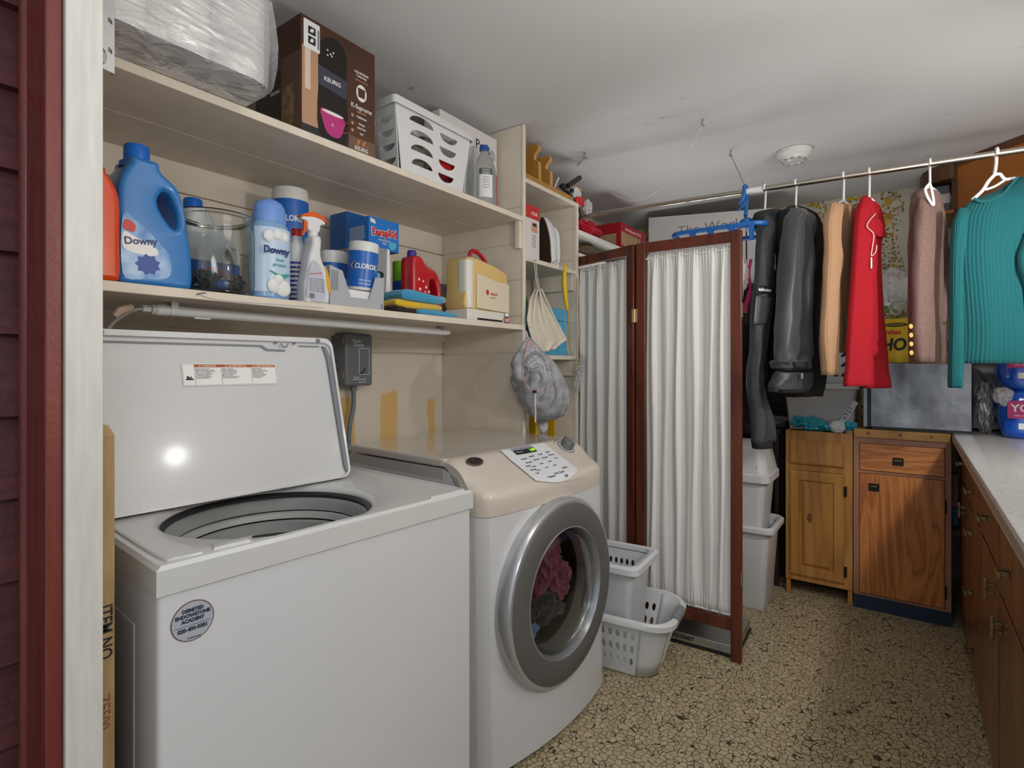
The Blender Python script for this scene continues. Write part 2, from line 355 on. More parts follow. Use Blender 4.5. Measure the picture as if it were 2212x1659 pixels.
obj('side_panel', MB().box(3.401, 3.42, SF+.01, WY-.001, .0, 1.9), mat('white_board_paint', 'd8d6d0', .5), t)
obj('board', MB().box(SX2+.02, 3.401, SF+.01, WY-.001, 1.785, 1.803), mat('white_board_paint', 'd8d6d0', .5), t, bevel=.002, seg=1)
# ---------------------------------------------------------------- washing machine
ROT = -.0712
APPW = mat('appliance_white', 'cccdd0', .22, coat=.4)
APPG = mat('appliance_top_grey', 'c6c6c5', .28, coat=.3)
GASK = mat('grey_gasket', '7b7d84', .5)
DARK = mat('dark_plastic', '1d1d1f', .4)
STEEL = mat('brushed_steel', 'b9b9b8', .3, 1, bump=(200, .1))
WX, WYY, WZ, WW, WD = .3572, .9113, .917, .684, .66
t = thing('washing_machine', 'white top-loading washing machine with its lid open, at the left beside the doorway', 'washing machine', (WX, WYY, 0), ROT)
obj('body', MB().loft([[(x, y, z) for x, y in rrect(.003, WW-.003, .004, WD, .009, 4)] for z in (.02, .1, .8, .8715)], True, False), APPW, t, smooth=30)
for x in (.05, WW-.05):
    for y in (.06, WD-.06): obj('foot', MB().lathe([(.02, 0), (.022, .012), (.012, .02)], (x, y, 0), 16), DARK, t)
# side recess strip
obj('side_panel', MB().box(.0015, .0035, .11, .5, .08, .80), APPW, t, bevel=.02, seg=2)
# top with round opening
hx, hy, hr = .288, .217, .206
def outer(th, m):
    c_, s_ = cos(th), sin(th); x0, x1, y0, y1 = m, WW-m, m, WD-m
    k = min((x1-hx)/c_ if c_ > 0 else (x0-hx)/c_ if c_ < 0 else 9, (y1-hy)/s_ if s_ > 1e-6 else (y0-hy)/s_ if s_ < -1e-6 else 9)
    return hx+c_*k, hy+s_*k
ths = sorted(set([2*pi*k/72 for k in range(72)]+[atan2(y-hy, x-hx) % (2*pi) for x in (0, WW) for y in (0, WD)]))
def inner(th, r):
    x, y = hx+r*cos(th), hy+r*sin(th); return x, max(y, .022)
R = []
R.append([(*outer(a, .0), .872) for a in ths]); R.append([(*outer(a, 0), WZ-.006) for a in ths]); R.append([(*outer(a, .006), WZ) for a in ths])
R.append([(*outer(a, .018), WZ) for a in ths]); R.append([(*inner(a, hr+.012), WZ-.001) for a in ths])
R.append([(*inner(a, hr+.003), WZ-.006) for a in ths]); R.append([(*inner(a, hr), WZ-.012) for a in ths]); R.append([(*inner(a, hr), WZ-.016) for a in ths])
obj('top_panel', MB().grid(R, cu=True), APPG, t, smooth=35)
# recessed strip with raised rim at the right of the opening
rim = MB(); pts = smooth_path([(.555, .012, WZ), (.64, .012, WZ), (.664, .03, WZ), (.666, .2, WZ), (.666, .5, WZ)], 5)
rim.tube(pts, .004, 8)
obj('rim', rim, APPG, t, smooth=True)
obj('rim', MB().tube(smooth_path([(.02, .3, WZ), (.02, .05, WZ), (.035, .022, WZ), (.07, .018, WZ)], 5), .004, 8), APPG, t, smooth=True)
obj('bleach_spout', MB().hexa([(.085, .016, WZ-.001), (.15, .014, WZ-.001), (.17, .055, WZ-.001), (.1, .06, WZ-.001)], [(.09, .018, WZ+.006), (.145, .016, WZ+.006), (.15, .04, WZ+.003), (.105, .045, WZ+.003)]), APPG, t, bevel=.002)
def tubring(name, prof, m): obj(name, MB().lathe([(r_, WZ+z_) for r_, z_ in prof], (hx, hy, 0), 72, c0=False, c1=False), m, t, smooth=30)
TBK = mat('tub_black', '26282b', .5); TG1 = mat('balance_ring_grey', '8b8d8c', .5, bump=(150, .3)); TG2 = mat('balance_ring_light', 'a3a4a3', .4)
tubring('splash_ring', [(hr-.001, -.014), (hr-.008, -.02), (hr-.008, -.028)], TBK)
tubring('balance_ring', [(hr-.006, -.026), (hr-.012, -.029), (hr-.016, -.036), (hr-.02, -.052), (hr-.022, -.054)], TG1)
tubring('ring_groove', [(hr-.022, -.053), (hr-.014, -.055), (hr-.02, -.058)], TBK)
tubring('inner_ring', [(hr-.02, -.057), (hr-.026, -.06), (hr-.03, -.07), (hr-.031, -.072)], TG2)
tubring('ring_groove', [(hr-.031, -.071), (hr-.022, -.073), (hr-.03, -.077)], TBK)
tubring('inner_ring', [(hr-.03, -.076), (hr-.036, -.08), (hr-.04, -.1), (hr-.05, -.105)], TG1)
obj('basket', MB().lathe([(hr-.05, WZ-.1), (hr-.05, WZ-.5), (.1, WZ-.52), (0.001, WZ-.52)], (hx, hy, 0), 64, c0=False, c1=False), STEEL, t, smooth=30)
obj('agitator', MB().lathe([(.09, WZ-.519), (.05, WZ-.48), (.035, WZ-.4), (.032, WZ-.24), (.02, WZ-.22)], (hx, hy+.012, 0), 24), APPG, t, smooth=True)
# console behind the lid
obj('console', MB().box(.0, .55, .56, WD, WZ, WZ+.1), APPW, t, bevel=.012, seg=3)
# lid, standing open and leaning back
HP = (.0, .352, WZ+.004); UP = V((0, .26, 1)).normalized()
FLID = frame(HP, (1, 0, 0), UP)         # x along width, y up the lid, z towards the viewer
LW, LH = .572, .388
lid = MB().prism(rrect(0, LW, 0, LH, .025), -.022, 0, FLID)
o = obj('lid', lid, mat('lid_inside_white', 'c6c7c9', .33, bump=(260, .35), coat=.15, bdist=.0008), t, bevel=.003)
rimp = rrect(.0, LW, 0, LH, .025)
R = [[FLID @ V((x, y, 0)) for x, y in rrect(0, LW, 0, LH, .025)], [FLID @ V((x, y, .008)) for x, y in rrect(0.001, LW-.001, 0.001, LH-.001, .025)], [FLID @ V((x, y, .008)) for x, y in rrect(.008, LW-.008, .004, LH-.014, .02)], [FLID @ V((x, y, .0)) for x, y in rrect(.009, LW-.009, .005, LH-.016, .02)]]
obj('lid_rim', MB().grid(R, cu=True), APPW, o, smooth=30)
FS = FLID @ MX.Translation((0, 0, .0015))
strip = [(LW-.012, .012), (LW-.008, .03), (LW-.012, LH-.06), (LW-.022, LH-.026), (LW-.034, LH-.024), (LW-.03, LH-.03), (LW-.024, LH-.06), (LW-.018, .03)]
patch('seal', o, FS, strip, GASK, .006)
patch('seal', o, FS, [(.01, LH-.0245), (LW-.2, LH-.0245), (LW-.185, LH-.034), (LW-.14, LH-.036), (LW-.14, LH-.04), (LW-.19, LH-.039), (LW-.205, LH-.0285), (.01, LH-.0285)], GASK, .002)
patch('seal', o, FS, [(LW-.10, LH-.0225), (LW-.04, LH-.0225), (LW-.04, LH-.0255), (LW-.10, LH-.0255)], GASK, .002)
for x, y, r in ((.033, LH-.009, .009), (LW-.045, LH-.0095, .006), (LW-.165, LH-.019, .003), (LW-.115, LH-.019, .003)):
    obj('screw', MB().lathe([(r, 0), (r, .003), (r*.5, .005)], (0, 0, 0), 16).move(FLID @ MX.Translation((x, y, .0075))), GASK, o, smooth=True)
obj('latch', MB().tube([FLID @ V(q) for q in ((LW-.152, LH-.02, .008), (LW-.15, LH-.03, .012), (LW-.14, LH-.03, .012), (LW-.132, LH-.02, .01))], .0018, 6), GASK, o)
# warning label on the lid: placed from its measured corners
Nl = V(FLID.to_3x3() @ V((0, 0, 1)))
TM = MX.Translation((WX, WYY, 0)) @ MX.Rotation(ROT, 4, 'Z'); TI = TM.inverted(); FI = FLID.inverted()
def onlid(u, v):
    q = hit(u, v, TM @ V(HP), TM.to_3x3() @ Nl); return FI @ (TI @ q)
A, B_ = onlid(395, 834), onlid(598, 785); ly0 = (onlid(395, 834).y+onlid(598, 831).y)/2; ly1 = (onlid(393, 785).y+onlid(594, 787).y)/2
WL = mat('label_white', 'e6e4e2', .35)
INK = mat('ink_black', '26262a', .5); INKG = mat('ink_grey', '75757c', .5)
lx0, lx1 = A.x, onlid(597, 810).x; lw, lh = lx1-lx0, ly1-ly0
patch('warning_label', o, FS, rrect(lx0, lx1, ly0, ly1, .004), WL, .0005)
F2 = FLID @ MX.Translation((0, 0, .0021))
obj('label_border', MB().tube([F2 @ V((x, y, 0)) for x, y in rrect(lx0+.002, lx1-.002, ly0+.002, ly1-.002, .003)]+[F2 @ V((lx1-.002, ly1-.005, 0))], .0004, 4), INKG, o)
patch('label_band', o, F2, [(lx0+.12*lw, ly1-.0022), (lx1-.003, ly1-.0022), (lx1-.003, ly1-.009), (lx0+.12*lw, ly1-.009)], mat('label_orange', 'a8572a', .5), .0003)
for k, fx in enumerate((.12, .385, .71)):
    obj('label_rule', MB().box(0, .0006, ly0+.002, ly1-.002, 0, .0003).move(F2 @ MX.Translation((lx0+fx*lw, 0, 0))), INKG, o)
for s_, fx in (('\u25b2WARNING', .25), ('\u25b2ADVERTENCIA', .545), ('\u25b2AVERTISSEMENT', .85)):
    text(s_.replace('\u25b2', 'A '), o, F2 @ MX.Translation((lx0+fx*lw, ly1-.0057, .0004)), .0066, mat('label_cream', 'e9cdb2', .5), bold=.0001)
TXT = [['Electrical shock hazard', 'Plug into a grounded 3 prong', 'outlet. Do not remove ground', 'prong or use an adapter.', 'Fire hazard: no washer can', 'completely remove oil.', 'Do not dry anything that', 'has ever had oil on it.'],
       ['Peligro de incendio', 'Ninguna lavadora puede', 'eliminar completamente', 'el aceite. No seque ropa', 'que haya tenido aceite', 'alguna vez en ella.', 'No hacerlo puede ocasionar', 'la muerte o un incendio.'],
       ["Risque d'incendie", 'Aucune laveuse ne peut', "enlever completement l'huile", 'Ne pas faire secher', "d'articles ayant touche", "de l'huile. Le non-respect", 'peut causer un deces', 'ou un incendie.']]
for k, fx in enumerate((.125, .39, .715)):
    for j, s_ in enumerate(TXT[k]): text(s_, o, F2 @ MX.Translation((lx0+fx*lw+.001, ly1-.0125-.0032*j, .0002)), .0034, INKG, 'LEFT')
patch('label_picture', o, F2, [(lx0+.025*lw, ly0+.014), (lx0+.105*lw, ly0+.014), (lx0+.1*lw, ly0+.018), (lx0+.085*lw, ly0+.019), (lx0+.09*lw, ly0+.024), (lx0+.07*lw, ly0+.02), (lx0+.055*lw, ly0+.024), (lx0+.04*lw, ly0+.023), (lx0+.04*lw, ly0+.018)], INK, .0003)
# round service sticker on the front
def onfront(u, v):
    return TI @ hit(u, v, TM @ V((0, .004, 0)), TM.to_3x3() @ V((0, -1, 0)))
q = onfront(416, 1340); FF = frame((q.x, .0036, q.z), (1, 0, 0), (0, 0, 1)); r = (onfront(463, 1330).x-onfront(369, 1350).x)/2
s1 = patch('service_sticker', t, FF, ell(0, 0, r, r, 48), mat('sticker_rim', '6a4a4c', .3), .0005)
patch('sticker_face', s1, FF, ell(0, 0, r*.95, r*.95, 48), mat('sticker_silver', 'a9acb6', .25), .0009)
SI = mat('sticker_ink', '2f3a4c', .5); F3 = FF @ MX.Translation((0, 0, .0011))
for s_, yy, sz in (('DISMITED', .55, .24), ('ENDOWSTONE', .3, .24), ('ACADEMY', .05, .24), ('020-400-0381', -.38, .26)):
    text(s_, s1, F3 @ MX.Translation((0, yy*r, 0)), sz*r, SI, xs=.95, bold=.0004)
obj('sticker_line', MB().box(-.85*r, .85*r, -.19*r, -.17*r, 0, .0003).move(F3), SI, s1)
text('Westmount', s1, F3 @ MX.Translation((.05*r, -.82*r, 0)), .13*r, SI)

# ---------------------------------------------------------------- dryer
DX, DY, DZ, DW = 1.2566, 1.1615, .9319, .68
BEI = mat('beige_console', 'ccc3b8', .3, coat=.3); TOPM = mat('dryer_top_beige', 'c4bdb6', .16, coat=.8)
t = thing('dryer', 'white front-loading dryer with beige control console and round window, right of the washing machine', 'dryer', (DX, DY, 0), ROT)
DM = MX.Translation((DX, DY, 0)) @ MX.Rotation(ROT, 4, 'Z'); DI = DM.inverted()
def bow(x, k): return k*(1-((x-DW/2)/(DW/2))**4)+.0
def fr(x, z):   # local y of the front skin
    s_ = max(0, min(1, z/.78)); base = -.165-.01*(1-s_); e_ = abs((x-DW/2)/(DW/2))
    edge = .035*max(0, (e_-.9)/.1)**2
    return base-.045*(1-e_**2)*(.6+.4*(1-s_))+edge
NX = 25; xs = [DW*(.5-.5*cos(pi*k/(NX-1))) for k in range(NX)]
R = []
for x in xs:
    row = [(x, .50, .02), (x, .50, .9), (x, 0, .9), (x, -.06, .88), (x, fr(x, .775)+.01, .775)]
    for z in (.773, .75, .7, .6, .5, .4, .3, .2, .1, .05, .02): row.append((x, fr(x, z), z))
    R.append(row)
obj('body', MB().loft(R), APPW, t, smooth=35)
# flat top
mb = MB().prism(rrect(0, DW, -.004, .52, .02), .905, DZ)
obj('top_panel', mb, TOPM, t, bevel=.008, seg=3)
obj('side_trim', MB().box(-.001, .0, 0, .5, .87, .9), mat('side_trim_grey', 'b4afab', .4), t, bevel=.0)  # thin greyish strip along the left side below the top panel
# console: curves from the top edge down to the seam
def con(x, s_):
    e_ = abs((x-DW/2)/(DW/2)); yb = fr(x, .775); 
    prof = [(-.002, DZ), (-.03, DZ-.004), (-.075, DZ-.03), (yb*.78, DZ-.068), (yb-.002, .835), (yb-.003, .775)]
    k = s_*(len(prof)-1); i = min(int(k), len(prof)-2); f = k-i
    P = [V((0,)+p) for p in prof]; a, b, c, d = P[max(i-1, 0)], P[i], P[i+1], P[min(i+2, len(P)-1)]
    q = .5*((2*b)+(c-a)*f+(2*a-5*b+4*c-d)*f*f+(3*b-a-3*c+d)*f**3); drop = .012*max(0, (e_-.9)/.1)**2
    return V((x, q.y, q.z-drop*(1-s_)))
R = []
for x in xs:
    R.append([con(x, k/20) for k in range(21)]+[V((x, fr(x, .775)+.02, .775)), V((x, -.02, .9)), V((x, 0, .91))])
cs = obj('console', MB().loft(R), BEI, t, smooth=35)
def conpatch(poly_fn, nx, ns, lift):
    G = [[None]*(nx+1) for _ in range(ns+1)]
    for i in range(ns+1):
        for j in range(nx+1):
            x, s_ = poly_fn(j/nx, i/ns); p = con(x, s_); e1 = con(x, min(1, s_+.02))-con(x, max(0, s_-.02)); n_ = V((0, e1.z, -e1.y)).normalized()
            if n_.y > 0: n_ = -n_
            G[i][j] = p+n_*lift
    return G
def panelmap(a, b):  # a: 0..1 across, b: 0..1 down; bottom corners rounded in
    x0, x1 = .235, .485; s0, s1 = .17, .72
    s_ = s0+(s1-s0)*b; w_ = 1-.0*b
    sag = .16*(1-(2*a-1)**2)*b
    return x0+(x1-x0)*a, s_+sag*.6
obj('raised_field', MB().grid(conpatch(lambda a, b: (.24+.385*a, .17+.66*b*(1-.55*abs(2*a-1)**3)), 24, 12, .0025)), BEI, cs, smooth=True)
PAN = mat('control_overlay', 'dcdfe4', .3)
ov = obj('control_panel', MB().grid(conpatch(panelmap, 20, 12, .004)), PAN, cs, smooth=True)
def cp(a, b, l=.005):
    x, s_ = panelmap(a, b); p = con(x, s_); e1 = con(x, s_+.02)-con(x, s_-.02); n_ = V((0, e1.z, -e1.y)).normalized()
    if n_.y > 0: n_ = -n_
    return frame(p+n_*l, (1, 0, 0), n_.cross(V((1, 0, 0))))
def cgrid(name, a0, a1, b0, b1, m, l): return obj(name, MB().grid(conpatch(lambda a, b: panelmap(a0+(a1-a0)*a, b0+(b1-b0)*b), 8, 4, l)), m, ov, smooth=True)
cgrid('display', .2, .66, .02, .15, mat('lcd_bezel', '8b93a3', .3), .0046)
cgrid('display', .2, .66, .13, .27, mat('lcd_black', '101412', .2), .0052)
text('1:18', ov, cp(.58, .2, .0062), .016, mat('lcd_green', '9be52a', .4, emit=1.3), bold=.0003)
text('Normal', ov, cp(.3, .2, .0062), .011, mat('lcd_text', 'a8b0a8', .4))
PI_ = mat('panel_ink', '4a4c52', .5)
for a, b, s_, n_ in ((.2, .4, 'Cottons', 4), (.4, .36, 'Sanitize', 4), (.6, .36, 'Timed', 4), (.12, .56, 'Damp', 3), (.8, .36, 'Signal', 3)):
    for k in range(n_): text(['- More', '- Normal', '- Less', '- Low'][k % 4] if k else s_, ov, cp(a+.04, b+.085*k, .0054), .0095, PI_)
text('Options', ov, cp(.33, .86, .0054), .012, PI_); text('Status', ov, cp(.78, .74, .0054), .012, PI_); text('Start  Pause', ov, cp(.55, .8, .0054), .012, PI_); text('Off', ov, cp(.62, .93, .0054), .014, INK)
q = at(1236, 975, z=.9); q = DI @ q; kx = .59
def cpx(x, s_, l):
    p = con(x, s_); e1 = con(x, s_+.02)-con(x, s_-.02); n_ = V((0, e1.z, -e1.y)).normalized()
    if n_.y > 0: n_ = -n_
    return frame(p+n_*l, (1, 0, 0), n_.cross(V((1, 0, 0))))
kf = cpx(.575, .36, .001)
ks = obj('knob_ring', MB().lathe([(.036, 0), (.036, .003), (.031, .004), (.031, .002)], n=40).move(kf), GASK, cs, smooth=30)
obj('knob_field', MB().lathe([(.0309, 0), (.0309, .003)], n=40).move(kf), mat('knob_field_white', 'd0ccc8', .4), cs)
kn = MB().lathe([(.024, .002), (.023, .012), (.021, .014), (.019, .03), (.016, .034)], n=32).box(-.006, .006, -.026, .026, .006, .037)
obj('knob', kn.move(kf), mat('knob_grey', '6f7174', .35), cs, bevel=.0015)
for k in range(14):
    a = radians(200-k*17); text('-Regular' if k % 3 == 0 else '-Del', cs, kf @ MX.Translation((.05*cos(a), .048*sin(a), .001)), .006, PI_)
bf = cpx(.085, .3, .001)
bd = obj('badge', MB().prism(ell(0, 0, .036, .02, 36), 0, .004, bf), mat('badge_chrome', '6d675f', .25, .8), cs, bevel=.001)
obj('badge_face', MB().prism(ell(0, 0, .029, .015, 36), .004, .0045, bf), mat('badge_dark', '332f2b', .3, .5), bd)
obj('badge_mark', MB().tube([bf @ V(p) for p in ((-.007, .008, .005), (-.002, -.006, .005), (0, .006, .005), (.003, -.006, .005), (.008, .008, .005))], .0012, 6), mat('badge_chrome', '6d675f'), bd)
# round door
dc = V((.333, fr(.333, .475)-.001, .478)); FD = frame(dc, (1, 0, 0), (0, 0, 1))
DG = mat('door_ring_grey', '5e5d5b', .5, 0)
ring = MB().lathe([(.293, -.03), (.297, .0), (.296, .014), (.287, .026), (.28, .028)], n=80, sy=1.03, c0=False, c1=False).move(FD)
dr = obj('door', ring, mat('door_edge_silver', 'bfc0c2', .25, .6), t, smooth=35)
obj('door_frame', MB().lathe([(.28, .028), (.276, .031), (.215, .037), (.207, .034)], n=80, sy=1.03, c0=False, c1=False).move(FD), DG, dr, smooth=35)
obj('door_inner_ring', MB().lathe([(.207, .034), (.203, .036), (.2, .03), (.19, .0), (.182, -.05)], n=80, sy=1.03, c0=False, c1=False).move(FD), mat('door_lip_silver', '9a9b9d', .25, .5), dr, smooth=35)
GL = mat('door_glass', 'e8eaea', .03, trans=1, ior=1.3)
obj('door_glass', MB().lathe([(.197, .012), (.17, .03), (.1, .042), (.001, .046), (.001, .043), (.1, .039), (.17, .027), (.196, .009)], n=64, sy=1.03, c0=False, c1=False).move(FD), GL, dr, smooth=True)
DRK = mat('drum_dark', '24211f', .5)
obj('drum', MB().lathe([(.2, -.02), (.205, -.2), (.001, -.21)], n=48, c0=False, c1=False).move(FD), DRK, t, smooth=30)

cut = obj('cut', MB().lathe([(.203, -.23), (.203, .1)], n=64, sy=1.03).move(FD), None, t)
bo = [o_ for o_ in t.children if o_.name.startswith('body')][-1]
md = bo.modifiers.new('cut', 'BOOLEAN'); md.object = cut; md.operation = 'DIFFERENCE'; md.solver = 'EXACT'
bpy.context.view_layer.update()
me = bpy.data.meshes.new_from_object(bo.evaluated_get(bpy.context.evaluated_depsgraph_get())); me.name = 'body'
bo.modifiers.clear(); bo.data = me; bpy.data.objects.remove(cut)
me.set_sharp_from_angle(angle=radians(30))
from mathutils import noise
def crumple(c, r, seed=0, n=5, amp=.35, sc_=2.0, M=None):
    n = 5; sc_ *= .8
    bm = bmesh.new(); bmesh.ops.create_icosphere(bm, subdivisions=n, radius=1)
    mb = MB(); vs = []
    for v_ in bm.verts:
        p = v_.co.copy(); q_ = p*sc_+V((seed*3.1, seed*1.7, seed))
        d = noise.noise(q_)*.7; rg = 1-abs(noise.noise(q_*1.9+V((5, 1, 2))))*2; fn_ = 1+amp*(d+.45*rg-.35)
        vs.append(V(c)+V((p.x*r[0], p.y*r[1], p.z*r[2]))*fn_)
    fs = [tuple(l_.index for l_ in f.verts) for f in bm.faces]; bm.free(); mb.add(vs, fs)
    if M: mb.move(M)
    return mb
dcw = DM @ dc
def dd(x, y, z): return DM @ (dc+V((x, y, z)))
for nm, lab, c, r_, col, sd_ in (('garment', 'maroon crumpled garment inside the dryer drum behind the round window', (.03, .1, .07), (.1, .06, .1), '7d3a4c', 3),
        ('garment', 'dark grey crumpled garment at the bottom of the dryer drum', (.0, .1, -.09), (.12, .07, .06), '3f3c3d', 5),
        ('garment', 'small pink cloth at the right inside the dryer drum', (.09, .08, -.01), (.05, .05, .07), '8e4a5c', 8),
        ('garment', 'pale blue sock at the lower left inside the dryer drum', (-.09, .06, -.12), (.035, .03, .03), '6a86b0', 9)):
    o_ = obj(nm, crumple((0, 0, 0), r_, sd_, 5, .6), mat('drum_cloth_'+col, col, .9, sheen=.3, bump=(40, .5)), None, smooth=True); o_.location = dd(*c); tag(o_, lab, 'clothes')
text('MAYTAG', dr, FD @ MX.Translation((.08, -.15, .04)) @ MX.Rotation(radians(38), 4, 'Z'), .015, mat('window_mark', 'b8b8b8', .4))
# ---------------------------------------------------------------- folding screen
MAH = wood('mahogany_frame', '5f2a1a', '4e2114', '6b331f', .35, 'Z', 5, 1.2)
CURT = mat('curtain_white', 'dad8d4', .85, bump=(300, .2), sheen=.2)
BRASS = mat('hinge_brass', 'c9b48a', .35, .8)
t = thing('folding_screen', 'mahogany-framed folding screen with gathered white curtains, standing right of the dryer', 'folding screen', (2.38, 0, 0))
def scr_panel(P0, P1, zb, seed):
    P0, P1 = V(P0), V(P1); wd = (P1-P0).length; dx = (P1-P0)/wd; F = frame((P0.x, P0.y, 0), (dx.x, dx.y, 0), (0, 0, 1)); th = .013
    mb = MB()
    for x0, x1 in ((0, .042), (wd-.042, wd)): mb.prism([(x0, 0), (x1, 0), (x1, 1.78), (x0, 1.78)], -th, th, F)
    for z0, z1 in ((zb, zb+.05), (1.735, 1.779)): mb.prism([(.042, z0), (wd-.042, z0), (wd-.042, z1), (.042, z1)], -th+.001, th-.001, F)
    fo = obj('panel_frame', mb, MAH, t, bevel=.002, seg=1)
    for z in (zb+.062, 1.706): obj('curtain_rod', MB().tube([F @ V((.042, z, 0)), F @ V((wd-.042, z, 0))], .004, 8), CURT, fo)
    rng = random.Random(seed); nx, nz = 150, 40; R = []
    ph = [rng.uniform(0, 6) for _ in range(8)]
    def off(x, k):
        u = x*2*pi
        big = .011*sin(6*u+ph[0]+.9*sin(1.7*u+ph[1])+k*.7)+.004*sin(10*u+ph[2]+k*.5)
        small = (.0035*sin(31*u+ph[3])+.002*sin(47*u+ph[4]))*(.12+.88*max(0, (k-.86)/.14, (.1-k)/.1))
        e = max(0, (k-.93)/.07)+max(0, (.07-k)/.07)
        return big*(1-.75*min(1, e))+small*min(1, .25+e)
    for i in range(nz+1):
        k = i/nz; z = zb+.055+(1.722-zb-.055)*k
        R.append([F @ V((.043+(wd-.086)*(j/nx)+.004*sin(9*k+j*.1)*(0 < j < nx), z+(.003*sin(j*1.9) if i in (0, nz) else 0), off(j/nx, k))) for j in range(nx+1)])
    cu = obj('curtain', MB().grid(R), CURT, t, smooth='all'); md = cu.modifiers.new('s', 'SOLIDIFY'); md.thickness = .001
    return F, wd
T0 = V((-2.38, 0))
F1, w1 = scr_panel(V((0, .545)), V((0, 1.0)), .125, 1)
F2_, w2 = scr_panel(V((.002, 1.01)), V((.152, 1.475)), .125, 2)
for z in (1.45, .35):
    obj('hinge', MB().box(-.02, -.0145, .992, 1.018, z-.03, z+.03).tube([(-.019, 1.005, z-.03), (-.019, 1.005, z+.03)], .004, 8), BRASS, t)
    obj('hinge', MB().box(-.012, .012, .5435, .5455, z-.03, z+.03), BRASS, t)

# ---------------------------------------------------------------- plastic containers
PL = mat('white_plastic', 'd3d4d5', .38, bump=(30, .05))
PL2 = mat('white_plastic_cool', 'cfd2d6', .35)
def box_ring(hx_, hy_, r, n=6): return rrect(-hx_, hx_, -hy_, hy_, r, n)
def tapered(mb, rings, cap0=True, cap1=False):
    """rings: (half x, half y, corner radius, z)"""
    return mb.loft([[(x, y, z) for x, y in box_ring(a, b_, r)] for a, b_, r, z in rings], cap0, cap1)
# tall bin standing in the laundry basket
def bowl_box(name, m, parent, rings, th=.003):
    mb = MB(); R = [[(x, y, z) for x, y in box_ring(a, b_, r)] for a, b_, r, z in rings]
    Ri = [[(x, y, max(z, rings[0][3]+th)) for x, y in box_ring(a-th, b_-th, max(r-th, .002))] for a, b_, r, z in rings[::-1]]
    mb.loft(R+Ri); return obj(name, mb, m, parent, smooth=35)
def laundry_basket(loc, rz):
    t = thing('laundry_basket', 'white oval laundry basket with grey hand grips on the floor beside the dryer', 'laundry basket', loc, rz)
    hx0, hy0, hx1, hy1, H_ = .115, .19, .165, .255, .235
    # four holed sides + corner patches + floor + rim
    r0, r1 = .07, .10
    def wall(x, z, side):   # x in -1..1 along the side's straight part
        k = z; 
        if side == 'x-': return V((-(hx0+(hx1-hx0)*k), -x*((hy0-r0)+(hy1-r1-hy0+r0)*k), .004+H_*k))
        if side == 'x+': return V(((hx0+(hx1-hx0)*k), x*((hy0-r0)+(hy1-r1-hy0+r0)*k), .004+H_*k))
        if side == 'y-': return V((x*((hx0-r0)+(hx1-r1-hx0+r0)*k), -(hy0+(hy1-hy0)*k), .004+H_*k))
        return V((-x*((hx0-r0)+(hx1-r1-hx0+r0)*k), (hy0+(hy1-hy0)*k), .004+H_*k))
    rimw = MB()
    for side in ('x-', 'x+', 'y-', 'y+'):
        holes = []
        if side[0] == 'x':
            for i in range(9):
                for j in range(3):
                    cx, cz = -.85+.212*i, .24+.24*j; holes.append([(cx+.055*cos(a)+.0*sin(a), cz+.07*sin(a)) for a in [2*pi*k/14 for k in range(14)]])
        else:
            for i in range(4):
                for j in range(4):
                    cx, cz = -.72+.48*i+(.1 if j % 2 else -.1), .2+.18*j
                    holes.append([(cx+.17*cos(a)*.9-.3*sin(a)*.25, cz+.055*sin(a)+.03*cos(a)) for a in [2*pi*k/12 for k in range(12)]])
        mb = holed([(-1, 0), (1, 0), (1, 1), (-1, 1)], holes, .003, lambda p, s_=side: wall(p.x, p.y, s_)+{'x-': V((-1, 0, 0)), 'x+': V((1, 0, 0)), 'y-': V((0, -1, 0)), 'y+': V((0, 1, 0))}[s_]*p.z)
        obj('side', mb, PL, t, smooth=30)
    mb = MB()
    for sx_, sy_, a0 in ((1, 1, 0), (-1, 1, pi/2), (-1, -1, pi), (1, -1, 3*pi/2)):
        P = []
        for i in range(5):
            k = i/4; hx_, hy_, r = hx0+(hx1-hx0)*k, hy0+(hy1-hy0)*k, r0+(r1-r0)*k
            P.append([(sx_*(hx_-r)+r*cos(a0+pi/2*j/8), sy_*(hy_-r)+r*sin(a0+pi/2*j/8), .004+H_*k) for j in range(9)])
        o = obj('corner', MB().grid(P), PL, t, smooth='all', fix=False); md = o.modifiers.new('s', 'SOLIDIFY'); md.thickness = .003; md.offset = 0
    obj('bottom', MB().loft([[(x, y, z) for x, y in box_ring(hx0+a, hy0+a, r0)] for a, z in ((-.02, 0), (-.004, .002), (.001, .008), (-.002, .012))]), PL, t, smooth=35)
    P = [(x, y, H_) for x, y in box_ring(hx1+.004, hy1+.004, r1, 8)]
    def rimz(p): return V((p[0], p[1], H_+.006-.012*(abs(p[1])/hy1)**2))
    rp_ = [rimz(p) for p in P]; Rr = []
    for p in rp_:
        d = V((p.x, p.y, 0)).normalized(); Rr.append([p+d*a+V((0, 0, b_)) for a, b_ in ((-.01, -.004), (-.006, .008), (.006, .01), (.016, .002), (.014, -.018), (.011, -.018), (.01, -.002), (-.006, -.006))])
    obj('rim', MB().grid(Rr, cu=True, cv=True), PL, t, smooth=50)
    for s_ in (-1, 1):
        pts = [(x, s_*(hy1+.006), H_-.006) for x in (-.06, -.03, 0, .03, .06)]
        obj('grip', MB().tube(pts, .0185, 12, flat=.8), mat('grip_grey', '7d8083', .5), t, smooth=True)
    return t
laundry_basket((2.135, .995, 0), radians(6))
t = thing('tall_laundry_bin', 'tall white plastic bin with a flared rim standing inside the laundry basket', 'bin', (2.115, 1.02, .014), radians(4))
bowl_box('body', PL2, t, [(.1, .125, .02, 0), (.112, .138, .025, .30), (.116, .142, .025, .31), (.122, .15, .028, .40), (.135, .162, .03, .405)])
